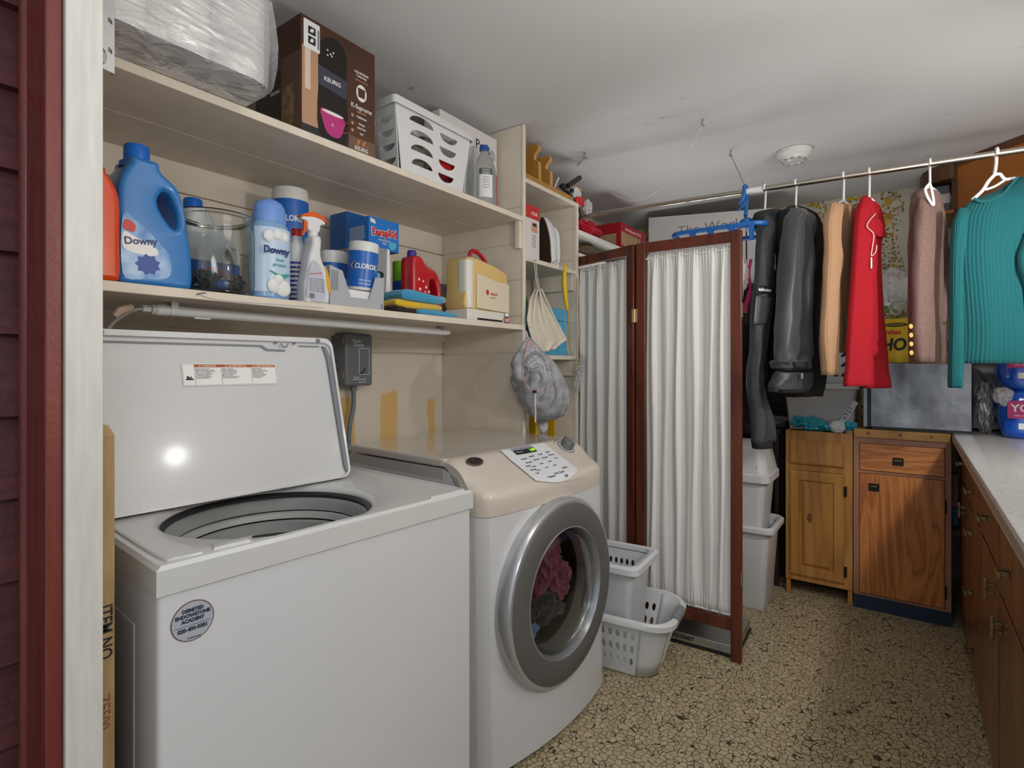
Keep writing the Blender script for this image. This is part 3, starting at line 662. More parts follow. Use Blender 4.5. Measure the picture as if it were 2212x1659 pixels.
R = [[(x, y, z) for x, y in box_ring(a, b_, .035)] for a, b_, z in ((.12, .148, .408), (.122, .15, .424), (.14, .168, .428), (.152, .18, .42), (.152, .18, .398), (.148, .176, .398), (.146, .174, .414), (.124, .152, .412))]
obj('rim', MB().grid(R, cu=True, cv=True), PL2, t, smooth=35)
obj('slots', MB().grid([[(-.1172+.012*0, -.05+.02*i, .36) for i in range(2)] for _ in range(2)]), DARK, t) if False else None
for i in range(6): obj('vent_hole', MB().prism(ell(0, 0, .005, .011, 12), 0, .0006, frame((-.055+.022*i, .1465, .375), (1, 0, 0), (0, 0, 1))), DARK, t) if False else None
for i in range(6): obj('vent_hole', MB().prism(ell(0, 0, .006, .013, 12), 0, .0008, frame((.114, -.07+.025*i, .355), (0, -1, 0), (0, .04, 1))), DARK, t)
# swing-top bins beside the oak cabinet
t = thing('waste_bin', 'tall white plastic waste bin on the floor with another bin stacked in it', 'bin', (3.065, .71, 0), 0)
bowl_box('body', PL, t, [(.12, .135, .03, 0), (.125, .14, .03, .01), (.145, .165, .035, .40), (.15, .17, .035, .402)])
R = [[(x, y, z) for x, y in box_ring(a, b_, .045)] for a, b_, z in ((.142, .162, .40), (.145, .165, .418), (.16, .18, .425), (.17, .19, .415), (.17, .19, .395), (.166, .186, .395), (.163, .183, .408), (.146, .166, .404))]
obj('rim', MB().grid(R, cu=True, cv=True), PL, t, smooth=35)
t = thing('swing_lid_bin', 'white bin with a swing lid stacked in the taller waste bin behind the screen', 'bin', (3.065, .72, .30), 0)
bowl_box('body', PL, t, [(.11, .13, .03, 0), (.135, .155, .035, .335), (.14, .16, .035, .337)])
mb = MB(); tapered(mb, [(.14, .16, .04, .335), (.158, .178, .045, .34), (.158, .178, .045, .375), (.15, .17, .045, .382), (.147, .165, .05, .41), (.13, .15, .05, .5), (.115, .135, .05, .515)], False, True)
lo = obj('lid', mb, PL, t, smooth=35)
obj('flap', MB().loft([[(x, y, .515+z) for x, y in box_ring(a, b_, .03)] for a, b_, z in ((.108, .125, 0), (.108, .125, .008), (.1, .118, .014))]), PL2, lo, smooth=35)
obj('flap_gap', MB().tube([(-.1462, -.12, .41), (-.14, -.12, .43), (-.138, .12, .43)], .002, 6), DARK, lo)
bf_ = frame((-.1365, .02, .485), (0, -1, 0), (.2, 0, 1)); sb = patch('sticker', lo, bf_, ell(0, 0, .016, .01, 24), mat('sticker_blue', '3f74b8', .4), .002)
patch('sticker_mark', lo, bf_, ell(.002, 0, .008, .004, 16), mat('sticker_red', 'c5362f', .4), .003)
t = thing('small_white_bin', 'small white plastic bin on the floor behind the stacked bins, next to the oak cabinet', 'bin', (3.43, .69, 0), .2)
bowl_box('body', PL, t, [(.068, .068, .02, 0), (.08, .08, .02, .26), (.086, .086, .02, .262)])
# flat silver tray case below the screen
q0 = at(1500, 1385, z=0)
t = thing('flat_silver_case', 'flat silver and black case lying on the floor under the folding screen', 'case', (2.50, .74, 0), radians(2))
obj('body', MB().box(-.11, .2, -.17, .2, .0, .012), DARK, t, bevel=.003)
cse = obj('tray', MB().box(-.107, .2, -.165, .2, .012, .05), STEEL, t, bevel=.004)
text('GOURMET', t, frame((-.1085, .06, .032), (0, -1, 0), (0, 0, 1)), .022, INK, bold=.0005)
obj('latch', MB().lathe([(.012, 0), (.012, .003), (.006, .005)], n=16).move(frame((-.1075, -.1, .031), (0, -1, 0), (0, 0, 1))), GASK, t)

# ---------------------------------------------------------------- far cabinets
OAKA = wood('oak_light', 'b67e3c', 'a46e31', 'c48e48', .4, 'Z', 5, 1.4)
OAKB = wood('oak_orange', 'c27538', 'a65f2d', 'd48a4a', .35, 'Z', 6, 3.2)
OAKBF = wood('cabinet_brown_frame', 'a3735a', '976851', 'ae7f64', .4, 'Z', 4, .8)
OAKH = wood('oak_orange_horizontal', 'c67a3c', 'ab6430', 'd68e48', .35, 'Y', 6, 3.0)
BOARD = wood('pine_board', 'cb9850', 'ba8844', 'd8a860', .45, 'Y', 5, 1.2)
BLK = mat('black_hinge', '2a2522', .4, .6)
XC = 3.275
yA0, yA1 = .2166, .527
t = thing('oak_cabinet', 'light oak base cabinet with a raised panel door on short legs', 'cabinet', (XC, (yA0+yA1)/2, 0))
w_ = (yA1-yA0)/2-.001
mb = MB().box(.02, .6, -w_, -w_+.016, .077, .875).box(.02, .6, w_-.016, w_, .077, .875).box(.02, .6, -w_+.016, w_-.016, .077, .095).box(.58, .6, -w_+.016, w_-.016, .095, .875).box(.02, .6, -w_+.016, w_-.016, .79, .8)
obj('body', mb, OAKA, t, bevel=.001, seg=1)
def yz(u, v): q = at(u, v, x=XC); return q.y, q.z
d0, d1 = .506-(yA0+yA1)/2, .2537-(yA0+yA1)/2
ff = MB()
for y0, y1, z0, z1 in ((-w_, d1+.004, .077, .875), (d0-.004, w_, .077, .875), (d1+.004, d0-.004, .82, .875), (d1+.004, d0-.004, .665, .695), (d1+.004, d0-.004, .077, .108)): ff.box(0, .02, y0, y1, z0, z1)
obj('face_frame', ff, OAKA, t, bevel=.001, seg=1)
for y in (-w_+.012, w_-.012): obj('leg', MB().box(.01, .03, y-.01, y+.01, 0, .077), OAKA, t)
def framep(poly_o, x): return [V((x, y, z)) for y, z in poly_o]
def rraised(name, parent, y0, y1, z0, z1, m, x0=-.012, raised=True, fw=.045):
    rc = lambda i, x: [(x, y0+i, z0+i), (x, y1-i, z0+i), (x, y1-i, z1-i), (x, y0+i, z1-i)]
    R = [rc(-.002, .004), rc(-.002, x0+.006), rc(.004, x0+.003), rc(.008, x0)]
    if raised: R += [rc(fw, x0), rc(fw+.005, x0+.011), rc(fw+.011, x0+.011), rc(fw+.028, x0+.001)]
    return obj(name, MB().loft(R), m, parent, smooth=20)
rraised('drawer', t, d1, d0, .7, .8245, OAKA, raised=False)
dA = rraised('door', t, d1, d0, .105, .662, OAKA)
for z in (.58, .17): obj('hinge', MB().box(-.016, .0, d1-.012, d1-.002, z-.025, z+.025).tube([(-.014, d1-.004, z-.025), (-.014, d1-.004, z+.025)], .004, 6), BLK, dA)
kn_ = obj('knot', MB().prism(ell(0, 0, .012, .025, 20), 0, .0005, frame((-.0115, (d0+d1)/2+.03, .42), (0, -1, 0), (0, .1, 1))), mat('wood_knot', '6a4524', .5), dA)
# brown cabinet with board top
yB0, yB1 = -.1755, .2146; yc = (yB0+yB1)/2; w_ = (yB1-yB0)/2-.001
t = thing('brown_cabinet', 'reddish brown base cabinet with a plain grained door and a pine board on top', 'cabinet', (XC, yc, 0))
obj('body', MB().box(.02, .6, -w_, w_, .068, .862), OAKBF, t)
y0d, y1d = .1893-yc, -.1525-yc
ff = MB()
for y0, y1, z0, z1 in ((-w_, y1d, .068, .862), (y0d, w_, .068, .862), (y1d, y0d, .834, .862), (y1d, y0d, .684, .697), (y1d, y0d, .068, .08)): ff.box(0, .02, y0, y1, z0, z1)
obj('face_frame', ff, OAKBF, t)
db = obj('drawer', MB().box(-.006, .02, y1d+.002, y0d-.002, .699, .832), OAKH, t, bevel=.003)
do = obj('door', MB().box(-.006, .02, y1d+.002, y0d-.002, .082, .682), OAKB, t, bevel=.003)
def ringpull(parent, y, z):
    mb = MB()
    for a, b_, c_, d_ in ((-.022, .022, .014, .018), (-.022, .022, -.018, -.014), (-.022, -.018, -.014, .014), (.018, .022, -.014, .014)): mb.box(-.012, -.006, y+a, y+b_, z+c_, z+d_)
    mb.box(-.0065, -.006, y-.018, y+.018, z-.014, z+.014)
    obj('pull', mb, BLK, parent); obj('pull_bar', MB().box(-.016, -.01, y-.015, y+.015, z+.002, z+.008), mat('aged_brass', '8a744c', .35, .8), parent, bevel=.001)
ringpull(db, (at(1940, 997, x=XC).y)-yc, at(1940, 997, x=XC).z); ringpull(do, (at(1888, 1052, x=XC).y)-yc, at(1888, 1052, x=XC).z)
for z in (.56, .16): obj('hinge', MB().box(-.008, -.0, y1d-.006, y1d+.0015, z-.03, z+.03), BLK, do)
obj('kick_board', MB().box(.0, .02, -w_, w_, 0, .068), mat('navy_speckled', '152338', .4, var=(160, '122036', '2b3b52')), t)
obj('board_top', MB().box(-.012, .6, -w_+.001, w_-.002, .862, .904), BOARD, t, bevel=.003)
for fy in (-.12, .0, .13): obj('screw_plug', MB().lathe([(.007, 0), (.007, .0015), (.003, .003)], n=14).move(frame((-.012, fy, .885), (0, -1, 0), (0, 0, 1))), mat('dark_plug', '8a5c2c', .5), t)

# ---------------------------------------------------------------- right-hand counter
YC = -.177
t = thing('worktop', 'pale grey laminate worktop with a rolled front edge running along the right side', 'worktop')
LAM = mat('grey_laminate', 'b7b5b2', .3, var=(90, 'a9a7a3', 'c4c2be'), coat=.2)
yn = -.165
prof = [(-.0, .869), (-.0, .9), (-.003, .906), (-.009, .9087)]
R = []
for x, y_ in ((.75, yn), (XF-.001, YC-.004)):
    R.append([V((x, y_+py, pz)) for py, pz in prof]+[V((x, YR+.02, .9087)), V((x, YR+.001, .9087)), V((x, YR+.001, .869))])
wt = obj('top', MB().loft(R), LAM, t, smooth=30)
obj('edge_strip', MB().hexa([(.75, yn-.001, .876), (XF-.002, YC-.005, .876), (XF-.002, YC-.004, .876), (.75, yn+.001, .876)], [(.75, yn-.001, .898), (XF-.002, YC-.005, .898), (XF-.002, YC-.003, .898), (.75, yn+.001, .898)]), mat('edge_strip_silver', '9d9a94', .3, .4), t)
CB = wood('counter_cabinet_oak', '7c4c26', '6a3d1c', '8d5a30', .35, 'Z', 5, 1.6)
CBD = wood('counter_cabinet_edge', '5e3a24', '553320', '6a4430', .4, 'Z', 5, 1)
AG = mat('aged_metal_pull', '8e7c62', .3, .8, var=(40, '6c6256', 'a88f63'))
YF = -.215
t = thing('counter_base_cabinets', 'oak base cabinets with drawers and doors under the worktop on the right', 'cabinet', (0, YF, 0))
obj('body', MB().box(.76, 3.36, -.6, -.012, .0, .868), CBD, t)
def front(kind, x0, x1, z0, z1, parent=t):
    return obj(kind, MB().box(x0, x1, -.012, .004, z0, z1), CB, parent, bevel=.003)
def pull(parent, x, z, vert=False):
    a = .032; mb = MB()
    if vert:
        mb.box(x-.007, x+.007, .004, .022, z-a*.5, z-a*.5+.008).box(x-.007, x+.007, .004, .022, z+a*.5-.008, z+a*.5).box(x-.009, x+.009, .022, .03, z-a, z+a)
    else:
        mb.box(x-a*.5, x-a*.5+.008, .004, .022, z-.007, z+.007).box(x+a*.5-.008, x+a*.5, .004, .022, z-.007, z+.007).box(x-a, x+a, .022, .03, z-.009, z+.009)
    obj('pull', mb, AG, parent, bevel=.002)
q_ = front('drawer', 3.0, 3.33, .70, .855); pull(q_, 3.2, .78)
q_ = front('door', 3.0, 3.33, .03, .68); pull(q_, 3.05, .6, True)
for z0, z1, zh in ((.66, .855, .735), (.45, .65, .575), (.23, .44, .345), (.03, .22, .12)):
    q_ = front('drawer', 2.52, 2.97, z0, z1); pull(q_, 2.76, zh)
q_ = front('drawer', 2.04, 2.49, .655, .855); pull(q_, 2.3, .735)
q_ = front('door', 2.04, 2.49, .03, .64); pull(q_, 2.1, .575, True)
q_ = front('drawer', 1.56, 2.01, .6, .855); pull(q_, 1.84, .70)
q_ = front('door', 1.56, 2.01, .03, .585); pull(q_, 1.95, .52, True)
q_ = front('door', 1.08, 1.53, .03, .855); pull(q_, 1.15, .6, True)
# boxes in the gap at the end of the counter
for nm, lab, z0, z1, col in (('pink_carton', 'pink printed carton in the dark gap between the brown cabinet and the counter', .52, .68, 'a8506a'), ('blue_carton', 'light blue carton below the pink one in the gap beside the counter', .43, .515, '4f9ac0')):
    o = obj(nm, MB().box(3.50, 3.6, -.212, -.180, z0, z1), mat(nm, col, .5, var=(40, col, 'c8a0ae' if 'pink' in nm else '2f7ba8')), bevel=.001, seg=1); tag(o, lab, 'box')
o = obj('gap_shelf', MB().box(3.38, 3.9, -.213, -.178, .41, .43), CBD); tag(o, 'narrow dark wooden shelf strip in the gap at the end of the counter', 'shelf')
# ---------------------------------------------------------------- package helpers
def puffy(outer, holes, half, bev, fn, res=3):
    cu = bpy.data.curves.new('t', 'CURVE'); cu.dimensions = '2D'; cu.fill_mode = 'BOTH'; cu.extrude = max(half-bev, 0); cu.bevel_depth = bev; cu.bevel_resolution = res; cu.offset = -bev
    for poly in [outer]+holes:
        sp = cu.splines.new('POLY'); sp.points.add(len(poly)-1); sp.use_cyclic_u = True
        for i, (x, y) in enumerate(poly): sp.points[i].co = (x, y, 0, 1)
    o = bpy.data.objects.new('tmp', cu); C.objects.link(o); bpy.context.view_layer.update()
    me = bpy.data.meshes.new_from_object(o.evaluated_get(bpy.context.evaluated_depsgraph_get())); bpy.data.objects.remove(o)
    mb = MB(); mb.add([fn(q.co.copy()) for q in me.vertices], [tuple(p.vertices) for p in me.polygons]); bpy.data.meshes.remove(me)
    return mb
def sm2(pts, n=5, closed=True):
    P = [V((x, y, 0)) for x, y in pts]; o = []; N_ = len(P)
    for i in range(N_):
        a, b, c, d = P[(i-1) % N_], P[i], P[(i+1) % N_], P[(i+2) % N_]
        for k in range(n):
            t = k/n; q = .5*((2*b)+(c-a)*t+(2*a-5*b+4*c-d)*t*t+(3*b-a-3*c+d)*t**3); o.append((q.x, q.y))
    return o
XZ = frame((0, 0, 0), (1, 0, 0), (0, 0, 1))      # local picture plane: x right, y up, z toward the viewer (-Y)
def F_(x, y, z, rz=0): return MX.Translation((x, y, z)) @ MX.Rotation(rz, 4, 'Z') @ XZ
def xat(u, y): return at(u, 800, y=y).x
def zat(u, v, y): return at(u, v, y=y).z
BLUEJ = mat('softener_blue', '2a76bd', .32, coat=.3, bump=(8, .03)); BLUEC = mat('cap_blue', '1565c4', .35)
def jug(name, label, cat, x, y, z, w, h, d, m, mcap, mirror=1, rz=0, group=None, hole_on=True):
    t = thing(name, label, cat, (x, y, z), rz)
    k = mirror
    out = [(-.42, 0), (.0, 0), (.42, 0), (.5, .05), (.5, .17), (.48, .30), (.44, .40), (.42, .5), (.38, .62), (.28, .73), (.12, .79), (.05, .83), (.02, .875), (-.15, .88), (-.32, .875), (-.35, .83), (-.42, .77), (-.49, .66), (-.5, .5), (-.5, .3), (-.5, .05)]
    hole = [(.02, .62), (.09, .68), (.18, .66), (.26, .58), (.29, .50), (.27, .43), (.2, .44), (.1, .5), (.03, .56)]
    mb = puffy(sm2([(k*a*w, b*h) for a, b in out], 4), ([sm2([(k*a*w, b*h) for a, b in hole], 4)] if hole_on else []), d/2, min(d*.36, w*.085), lambda p: XZ @ p, 4)
    obj('bottle', mb, m, t, smooth=50)
    cx = -.15*k*w; r = w*.17
    obj('cap', MB().lathe([(r*1.34, h*.835), (r*1.3, h*.872), (r*1.1, h*.885), (r, h*.89), (r*.98, h*.99), (r*.9, h)], (cx, 0, 0), 28), mcap, t, smooth=35)
    return t
def box_thing(name, label, cat, x0, x1, y0, y1, z0, z1, m, rz=0, bev=.0015, part='box'):
    t = thing(name, label, cat, ((x0+x1)/2, (y0+y1)/2, z0), rz)
    w_, d_, h_ = (x1-x0)/2, (y1-y0)/2, z1-z0
    obj(part, MB().box(-w_, w_, -d_, d_, 0, h_), m, t, bevel=bev, seg=1)
    return t, w_, d_, h_
def clabel(t, r, z0, z1, m, a=None, half=2.2, name='label', sx=1, sy=1, lift=.0006):
    a = -pi/2 if a is None else a
    return obj(name, arc(r+lift, z0, z1, a-half, a+half, 30, sx=sx, sy=sy), m, t, smooth=35)
SH = ZL+.0005
LBW = mat('label_white2', 'e2e3e3', .35); INKB = mat('ink_navy', '1f2f6b', .4); REDI = mat('ink_red', 'c22f2c', .4); LBB = mat('label_blue', '1e62b8', .3)
WHB = mat('white_hdpe', 'd9dadb', .35, coat=.2)
# orange jug, half hidden by the jamb
q = jug('detergent_jug', 'bright orange laundry detergent jug at the left end of the lower shelf', 'jug', xat(247, 1.41)-.087, 1.40, SH, .16, .27, .1, mat('orange_hdpe', 'd9480f', .3, coat=.3), mat('cap_orange', 'c03c0a', .35), -1, hole_on=False)
# blue softener jug
jx = (xat(247, 1.42)+xat(405, 1.42))/2-.012
t = jug('softener_jug', 'large sky blue fabric softener jug with a dark blue cap', 'jug', jx, 1.415, SH, .15, .318, .105, BLUEJ, BLUEC, 1)
lab = sm2([(-.068, .02), (-.03, .012), (.018, .02), (.028, .045), (.022, .075), (-.0, .1), (-.022, .122), (-.045, .14), (-.068, .145)], 4)
FL_ = XZ @ MX.Translation((0, 0, .0515)); lb = patch('label', t, FL_, lab, mat('softener_label', '5f9ad4', .35, var=(30, '3b7fc4', 'a9c8e8')), .002)
patch('label_cloud', lb, FL_ @ MX.Translation((0, 0, .0021)), sm2([(-.066, .075), (-.03, .065), (0, .07), (-.01, .09), (-.04, .1), (-.066, .11)]), LBW, .0004)
patch('label_flower', lb, FL_ @ MX.Translation((0, 0, .0022)), [((.02+.006*(k % 2))*cos(2*pi*k/18)-.02, (.018+.006*(k % 2))*sin(2*pi*k/18)+.045) for k in range(18)], mat('flower_blue', '24479a', .4), .0006)
text('Downy', lb, FL_ @ MX.Translation((-.034, .094, .0028)) @ MX.Rotation(.12, 4, 'Z'), .022, INKB, bold=.0006)
patch('label_mark', lb, FL_ @ MX.Translation((0, 0, .0024)), sm2([(-.068, .118), (-.048, .112), (-.045, .128), (-.062, .137)]), REDI, .001)
# bleach bottle behind the jar
by = 1.68; bx = xat(452, by)
t = thing('bleach_bottle', 'white bleach bottle with a blue cap and blue label, behind the glass jar', 'bottle', (bx-.01, by, SH))
out = [(-.5, 0), (0, 0), (.5, 0), (.52, .05), (.5, .35), (.42, .5), (.25, .66), (-.0, .8), (-.08, .88), (-.34, .88), (-.42, .78), (-.5, .6), (-.5, .3)]
obj('bottle', puffy(sm2([(a*.17, b*.31) for a, b in out], 4), [sm2([(.08*.5, .31*.5), (.055, .31*.56), (.062, .31*.42), (.048, .31*.4)], 3)], .05, .02, lambda p: XZ @ p), WHB, t, smooth=50)
obj('cap', MB().lathe([(.025, .262), (.025, .30), (.022, .305)], (-.036, 0, 0), 24), BLUEC, t, smooth=35)
FB = XZ @ MX.Translation((0, .07, .0505)); lb = patch('label', t, FB, rrect(-.08, .08, -.055, .05, .01), LBB, .001)
patch('label_arch', lb, FB @ MX.Translation((0, 0, .001)), sm2([(-.07, -.02), (-.03, .02), (0, .035), (.03, .02), (.07, -.02), (.066, -.024), (.03, .008), (0, .022), (-.03, .008), (-.066, -.024)], 3), REDI, .0005)
text('CLOROX', lb, FB @ MX.Translation((0, -.01, .0012)), .036, LBW, bold=.0015, xs=.9)
# round glass jar
gy = 1.455; gx = (xat(383, gy)+xat(548, gy))/2-.008; gr = .098
t = thing('glass_jar', 'wide round clear glass jar with dark odds and ends inside', 'jar', (gx, gy, SH))
GLS = mat('clear_glass', 'f0f4f4', .02, trans=1, ior=1.35)
hh = .208
obj('jar', MB().lathe([(.07, 0), (gr-.004, .006), (gr, .03), (gr, hh-.045), (gr-.006, hh-.03), (gr-.008, hh-.012), (gr-.002, hh-.004), (gr-.006, hh), (gr-.012, hh-.006), (gr-.012, hh-.03), (gr-.0045, hh-.046), (gr-.0045, .03), (gr-.01, .01), (.001, .008)], n=56, c0=True, c1=False), GLS, t, smooth=35)
for i, (dx, dy, r_, col, lab) in enumerate(((-.045, -.035, .03, '2b3034', 'dark grey plastic scrap at the left in the glass jar'), (.03, -.04, .028, '3a3f48', 'dark scrap with a shiny edge at the right in the glass jar'), (.0, .03, .035, '50565e', 'grey scrap at the back of the glass jar'), (.055, .01, .022, '1f2226', 'small black clip at the far right in the glass jar'), (-.01, -.055, .014, '2d5fa8', 'tiny blue cap at the front in the glass jar'))):
    o_ = obj('scrap', crumple((0, 0, 0), (r_, r_*.8, r_*.75), 20+i, 3, .5, 2.5), mat('scrap_'+col, col, .3), smooth=True); o_.location = (gx+dx, gy+dy, SH+.013+r_*.8); tag(o_, lab, 'scrap')
# light blue scent-bead bottle
dy_ = 1.405; dx_ = (xat(538, dy_)+xat(632, dy_))/2-.006
t = thing('scent_bead_bottle', 'pale blue bottle of laundry scent beads with a domed periwinkle cap', 'bottle', (dx_, dy_, SH))
PB = mat('pale_blue_pet', '7da6d2', .2, coat=.5); PERI = mat('periwinkle_cap', '6f97dc', .4)
sx_, sy_ = .97, .75
obj('bottle', MB().lathe([(.048, 0), (.054, .006), (.056, .05), (.054, .12), (.055, .18), (.051, .2), (.045, .208)], n=36, sx=sx_, sy=sy_), PB, t, smooth=35)
obj('cap', MB().lathe([(.046, .208), (.0475, .215), (.046, .228), (.043, .25), (.034, .264), (.018, .272), (.001, .274)], n=36, sx=sx_, sy=sy_, c1=False), PERI, t, smooth=35)
lb = clabel(t, .0545, .018, .19, mat('bead_label', 'b9cfe6', .3), -pi/2-.1, 1.1, sx=sx_, sy=sy_, lift=.0022)
FD_ = XZ @ MX.Translation((.004, 0, .0445))
for (a, b_, r_) in ((-.024, .165, .016), (.0, .172, .015), (.018, .168, .014), (-.01, .035, .02), (.015, .03, .022), (.0, .052, .015)):
    obj('printed_bead', MB().lathe([(r_, 0), (r_*.8, .003), (r_*.4, .0045), (.001, .005)], n=20).move(XZ @ MX.Translation((a, b_, .0395+.004*(1-abs(a)/.03)))), LBW, lb, smooth=True)
text('Downy', lb, FD_ @ MX.Translation((-.01, .128, 0)), .025, INKB, bold=.0008)
text('fresh', lb, FD_ @ MX.Translation((0, .104, 0)), .011, mat('ink_teal', '3e9a8c', .4)); text('protect', lb, FD_ @ MX.Translation((0, .091, 0)), .013, mat('ink_teal', '3e9a8c', .4))
patch('printed_wave', lb, FD_, sm2([(-.03, .075), (0, .058), (.025, .062), (.024, .07), (0, .066)]), mat('ink_teal', '3e9a8c', .4), .0006)
# wipes canisters
def canister(name, label, x, y, z, r, h, tilt=0, rz=0, brand='CLOROX', group=None):
    t = thing(name, label, 'canister', (x, y, z), rz); t.rotation_euler = (tilt, tilt*.5, rz)
    obj('tub', MB().lathe([(r*.96, 0), (r, .004), (r, h*.8)], n=36), WHB, t, smooth=35)
    obj('lid', MB().lathe([(r*1.02, h*.8), (r*1.03, h*.93), (r*.99, h*.985), (r*.85, h)], n=36), mat('canister_lid', 'dcdcda', .35), t, smooth=35)
    lb = clabel(t, r, h*.06, h*.79, LBB)
    a0 = facing(x, y)-rz+.25
    ar = sm2([(-.8, -.2), (-.4, .35), (0, .52), (.4, .35), (.8, -.2), (.74, -.24), (.36, .22), (0, .38), (-.36, .22), (-.74, -.24)], 3)
    def wrapc(poly, l0, l1):
        o_ = MB().prism(poly, l0, l1); o_.v = [V(((r+.001+v_.z)*cos(a0+v_.x/r), (r+.001+v_.z)*sin(a0+v_.x/r), h*.48+v_.y)) for v_ in o_.v]; return o_
    q_ = r/.045
    for rr_, m_, l_ in ((1.0, REDI, .0004), (.93, LBW, .0007), (.87, INKB, .001)):
        obj('label_oval', wrapc([(.05*q_*rr_*cos(a_), .026*q_*(rr_ if rr_ == 1 else rr_*.93)*sin(a_)*(1-.25*abs(cos(a_)))) for a_ in [2*pi*k/40 for k in range(40)]], 0, l_), m_, lb)
    text(brand, lb, None, .021*q_, LBW, bold=.0007, xs=.82, cyl=(r+.0023, a0, h*.475))
    for k in range(2): text('disinfecting wipes', lb, None, .007*q_, LBW, cyl=(r+.0012, a0, h*.2-.011*k), xs=.8)
    return t
c1y = 1.66; cr = .056; cx1 = (xat(588, c1y)+xat(664, c1y))/2
t = thing('wipes_canister', 'white and green wipes canister at the bottom of the stack behind the spray bottle', 'canister', (cx1+.003, c1y, SH))
obj('tub', MB().lathe([(cr*.96, 0), (cr, .004), (cr, .185)], n=36), WHB, t, smooth=35); obj('lid', MB().lathe([(cr*1.02, .185), (cr*1.02, .2)], n=36), WHB, t, smooth=35)
clabel(t, cr, .01, .15, mat('label_green', '2f9b72', .35)); clabel(t, cr, .06, .12, LBW, lift=.0016)
canister('wipes_canister', 'blue labelled wipes canister standing on top of another canister, touching the upper shelf', cx1, c1y, SH+.2005, cr, .205)
# purple striped bottle behind spray bottle
sy0 = 1.45; t = thing('striped_bottle', 'slim white bottle with purple stripes wedged behind the spray bottle', 'bottle', (xat(633, sy0)+.012, sy0, SH))
obj('bottle', MB().lathe([(.026, 0), (.028, .005), (.028, .17), (.014, .19), (.014, .2)], n=28, sx=1), WHB, t, smooth=35); obj('cap', MB().lathe([(.015, .2), (.015, .222)], n=20), REDI, t, smooth=35)
for k in range(9): clabel(t, .028, .012+.013*k, .018+.013*k, mat('label_purple', '3d3a8c', .4), name='stripe')
# spray bottle
py = 1.385; pxx = (xat(641, py)+xat(707, py))/2
t = thing('spray_bottle', 'white spray bottle with an orange trigger head on the lower shelf', 'spray bottle', (pxx, py, SH))
body = sm2([(-.036, 0), (0, 0), (.036, 0), (.042, .01), (.043, .06), (.036, .095), (.02, .12), (.014, .145), (.015, .19), (-.012, .19), (-.014, .165), (-.024, .13), (-.03, .09), (-.038, .05), (-.038, .01)], 4)
obj('bottle', puffy(body, [], .026, .012, lambda p: XZ @ p), WHB, t, smooth=50)
obj('collar', MB().lathe([(.0145, .186), (.0145, .205), (.012, .212)], (.001, 0, 0), 20), WHB, t, smooth=35)
hd = sm2([(-.018, .207), (.015, .207), (.022, .228), (.034, .232), (.036, .24), (.01, .25), (-.03, .247), (-.04, .242), (-.038, .234), (-.022, .23)], 4)
obj('spray_head', puffy(hd, [], .011, .004, lambda p: XZ @ p), WHB, t, smooth=50)
OR_ = mat('orange_trigger', 'd95a1c', .35)
obj('head_cap', puffy(sm2([(-.045, .24), (-.03, .252), (0, .262), (.03, .254), (.045, .238), (.03, .243), (0, .247), (-.025, .243)], 4), [], .0125, .003, lambda p: XZ @ p), OR_, t, smooth=50)
obj('trigger', puffy(sm2([(-.03, .236), (-.02, .236), (-.022, .21), (-.032, .19), (-.036, .192), (-.03, .212)], 4), [], .006, .002, lambda p: XZ @ p), OR_, t, smooth=50)
FP = XZ @ MX.Translation((0, 0, .0262)); lb = patch('label', t, FP, sm2([(-.032, .012), (.02, .008), (.02, .06), (.01, .1), (-.012, .12), (-.026, .1), (-.034, .05)]), mat('label_lilac', 'b9bccb', .4), .001)
for k in range(8): text('keep out of reach of children', lb, FP @ MX.Translation((-.028, .068-.005*k, .0012)), .0042, INKG, 'LEFT')
patch('printed_line', lb, FP @ MX.Translation((0, 0, .0012)), [(-.03, .078), (.012, .086), (.012, .088), (-.03, .08)], REDI, .0004)
patch('printed_code', lb, FP @ MX.Translation((0, 0, .0012)), rrect(-.028, -.012, .012, .026, .001), INKG, .0004)
patch('side_stripe', t, FP, sm2([(.024, .11), (.036, .08), (.042, .045), (.04, .03), (.03, .05), (.027, .08)]), mat('label_yellow', 'e0a52c', .4), .001)
# grey cut-out carton with sheets
gy0 = 1.366; x0, x1 = xat(712, gy0), xat(829, gy0)
GC = mat('grey_carton', 'a9acb2', .5)
t = thing('dryer_sheet_carton', 'pale grey open-front carton with white sheets inside', 'box', ((x0+x1)/2, gy0+.06, SH)); w_ = (x1-x0)/2
hh = .105
mb = MB().prism([(-w_, 0), (w_, 0), (w_, hh), (w_-.035, hh-.004), (w_-.06, .03), (-w_+.075, .03), (-w_+.045, hh), (-w_, hh+.012)], -.0006, .0006, XZ @ MX.Translation((0, 0, .06)))
obj('front', mb, GC, t)
obj('carton', MB().box(-w_, -w_+.001, -.06, .06, 0, hh+.012).box(w_-.001, w_, -.06, .06, 0, hh).box(-w_, w_, .059, .06, 0, hh).box(-w_, w_, -.06, .06, 0, .001), GC, t)
obj('sheets', MB().box(-w_+.005, w_-.005, -.052, .052, .002, .055), LBW, t, bevel=.002)
for k in range(14): text('Dispose of box after use, keep dry', t, XZ @ MX.Translation((-w_+.004, hh-.004-.0042*k, .0609)), .0033, INKG, 'LEFT', xs=.55)
text('GLD', t, XZ @ MX.Translation((w_-.008, .012, .0609)) @ MX.Rotation(pi/2, 4, 'Z'), .009, INKB)
wy2 = 1.50
canister('wipes_canister', 'blue labelled wipes canister tilted in the grey open-front carton', (xat(735, 1.44)+xat(808, 1.44))/2, 1.425, SH+.062, .046, .155, radians(4), radians(3))
canister('wipes_canister', 'wipes canister standing behind the left side of the grey open-front carton', xat(722, 1.54), 1.545, SH, .045, .2)
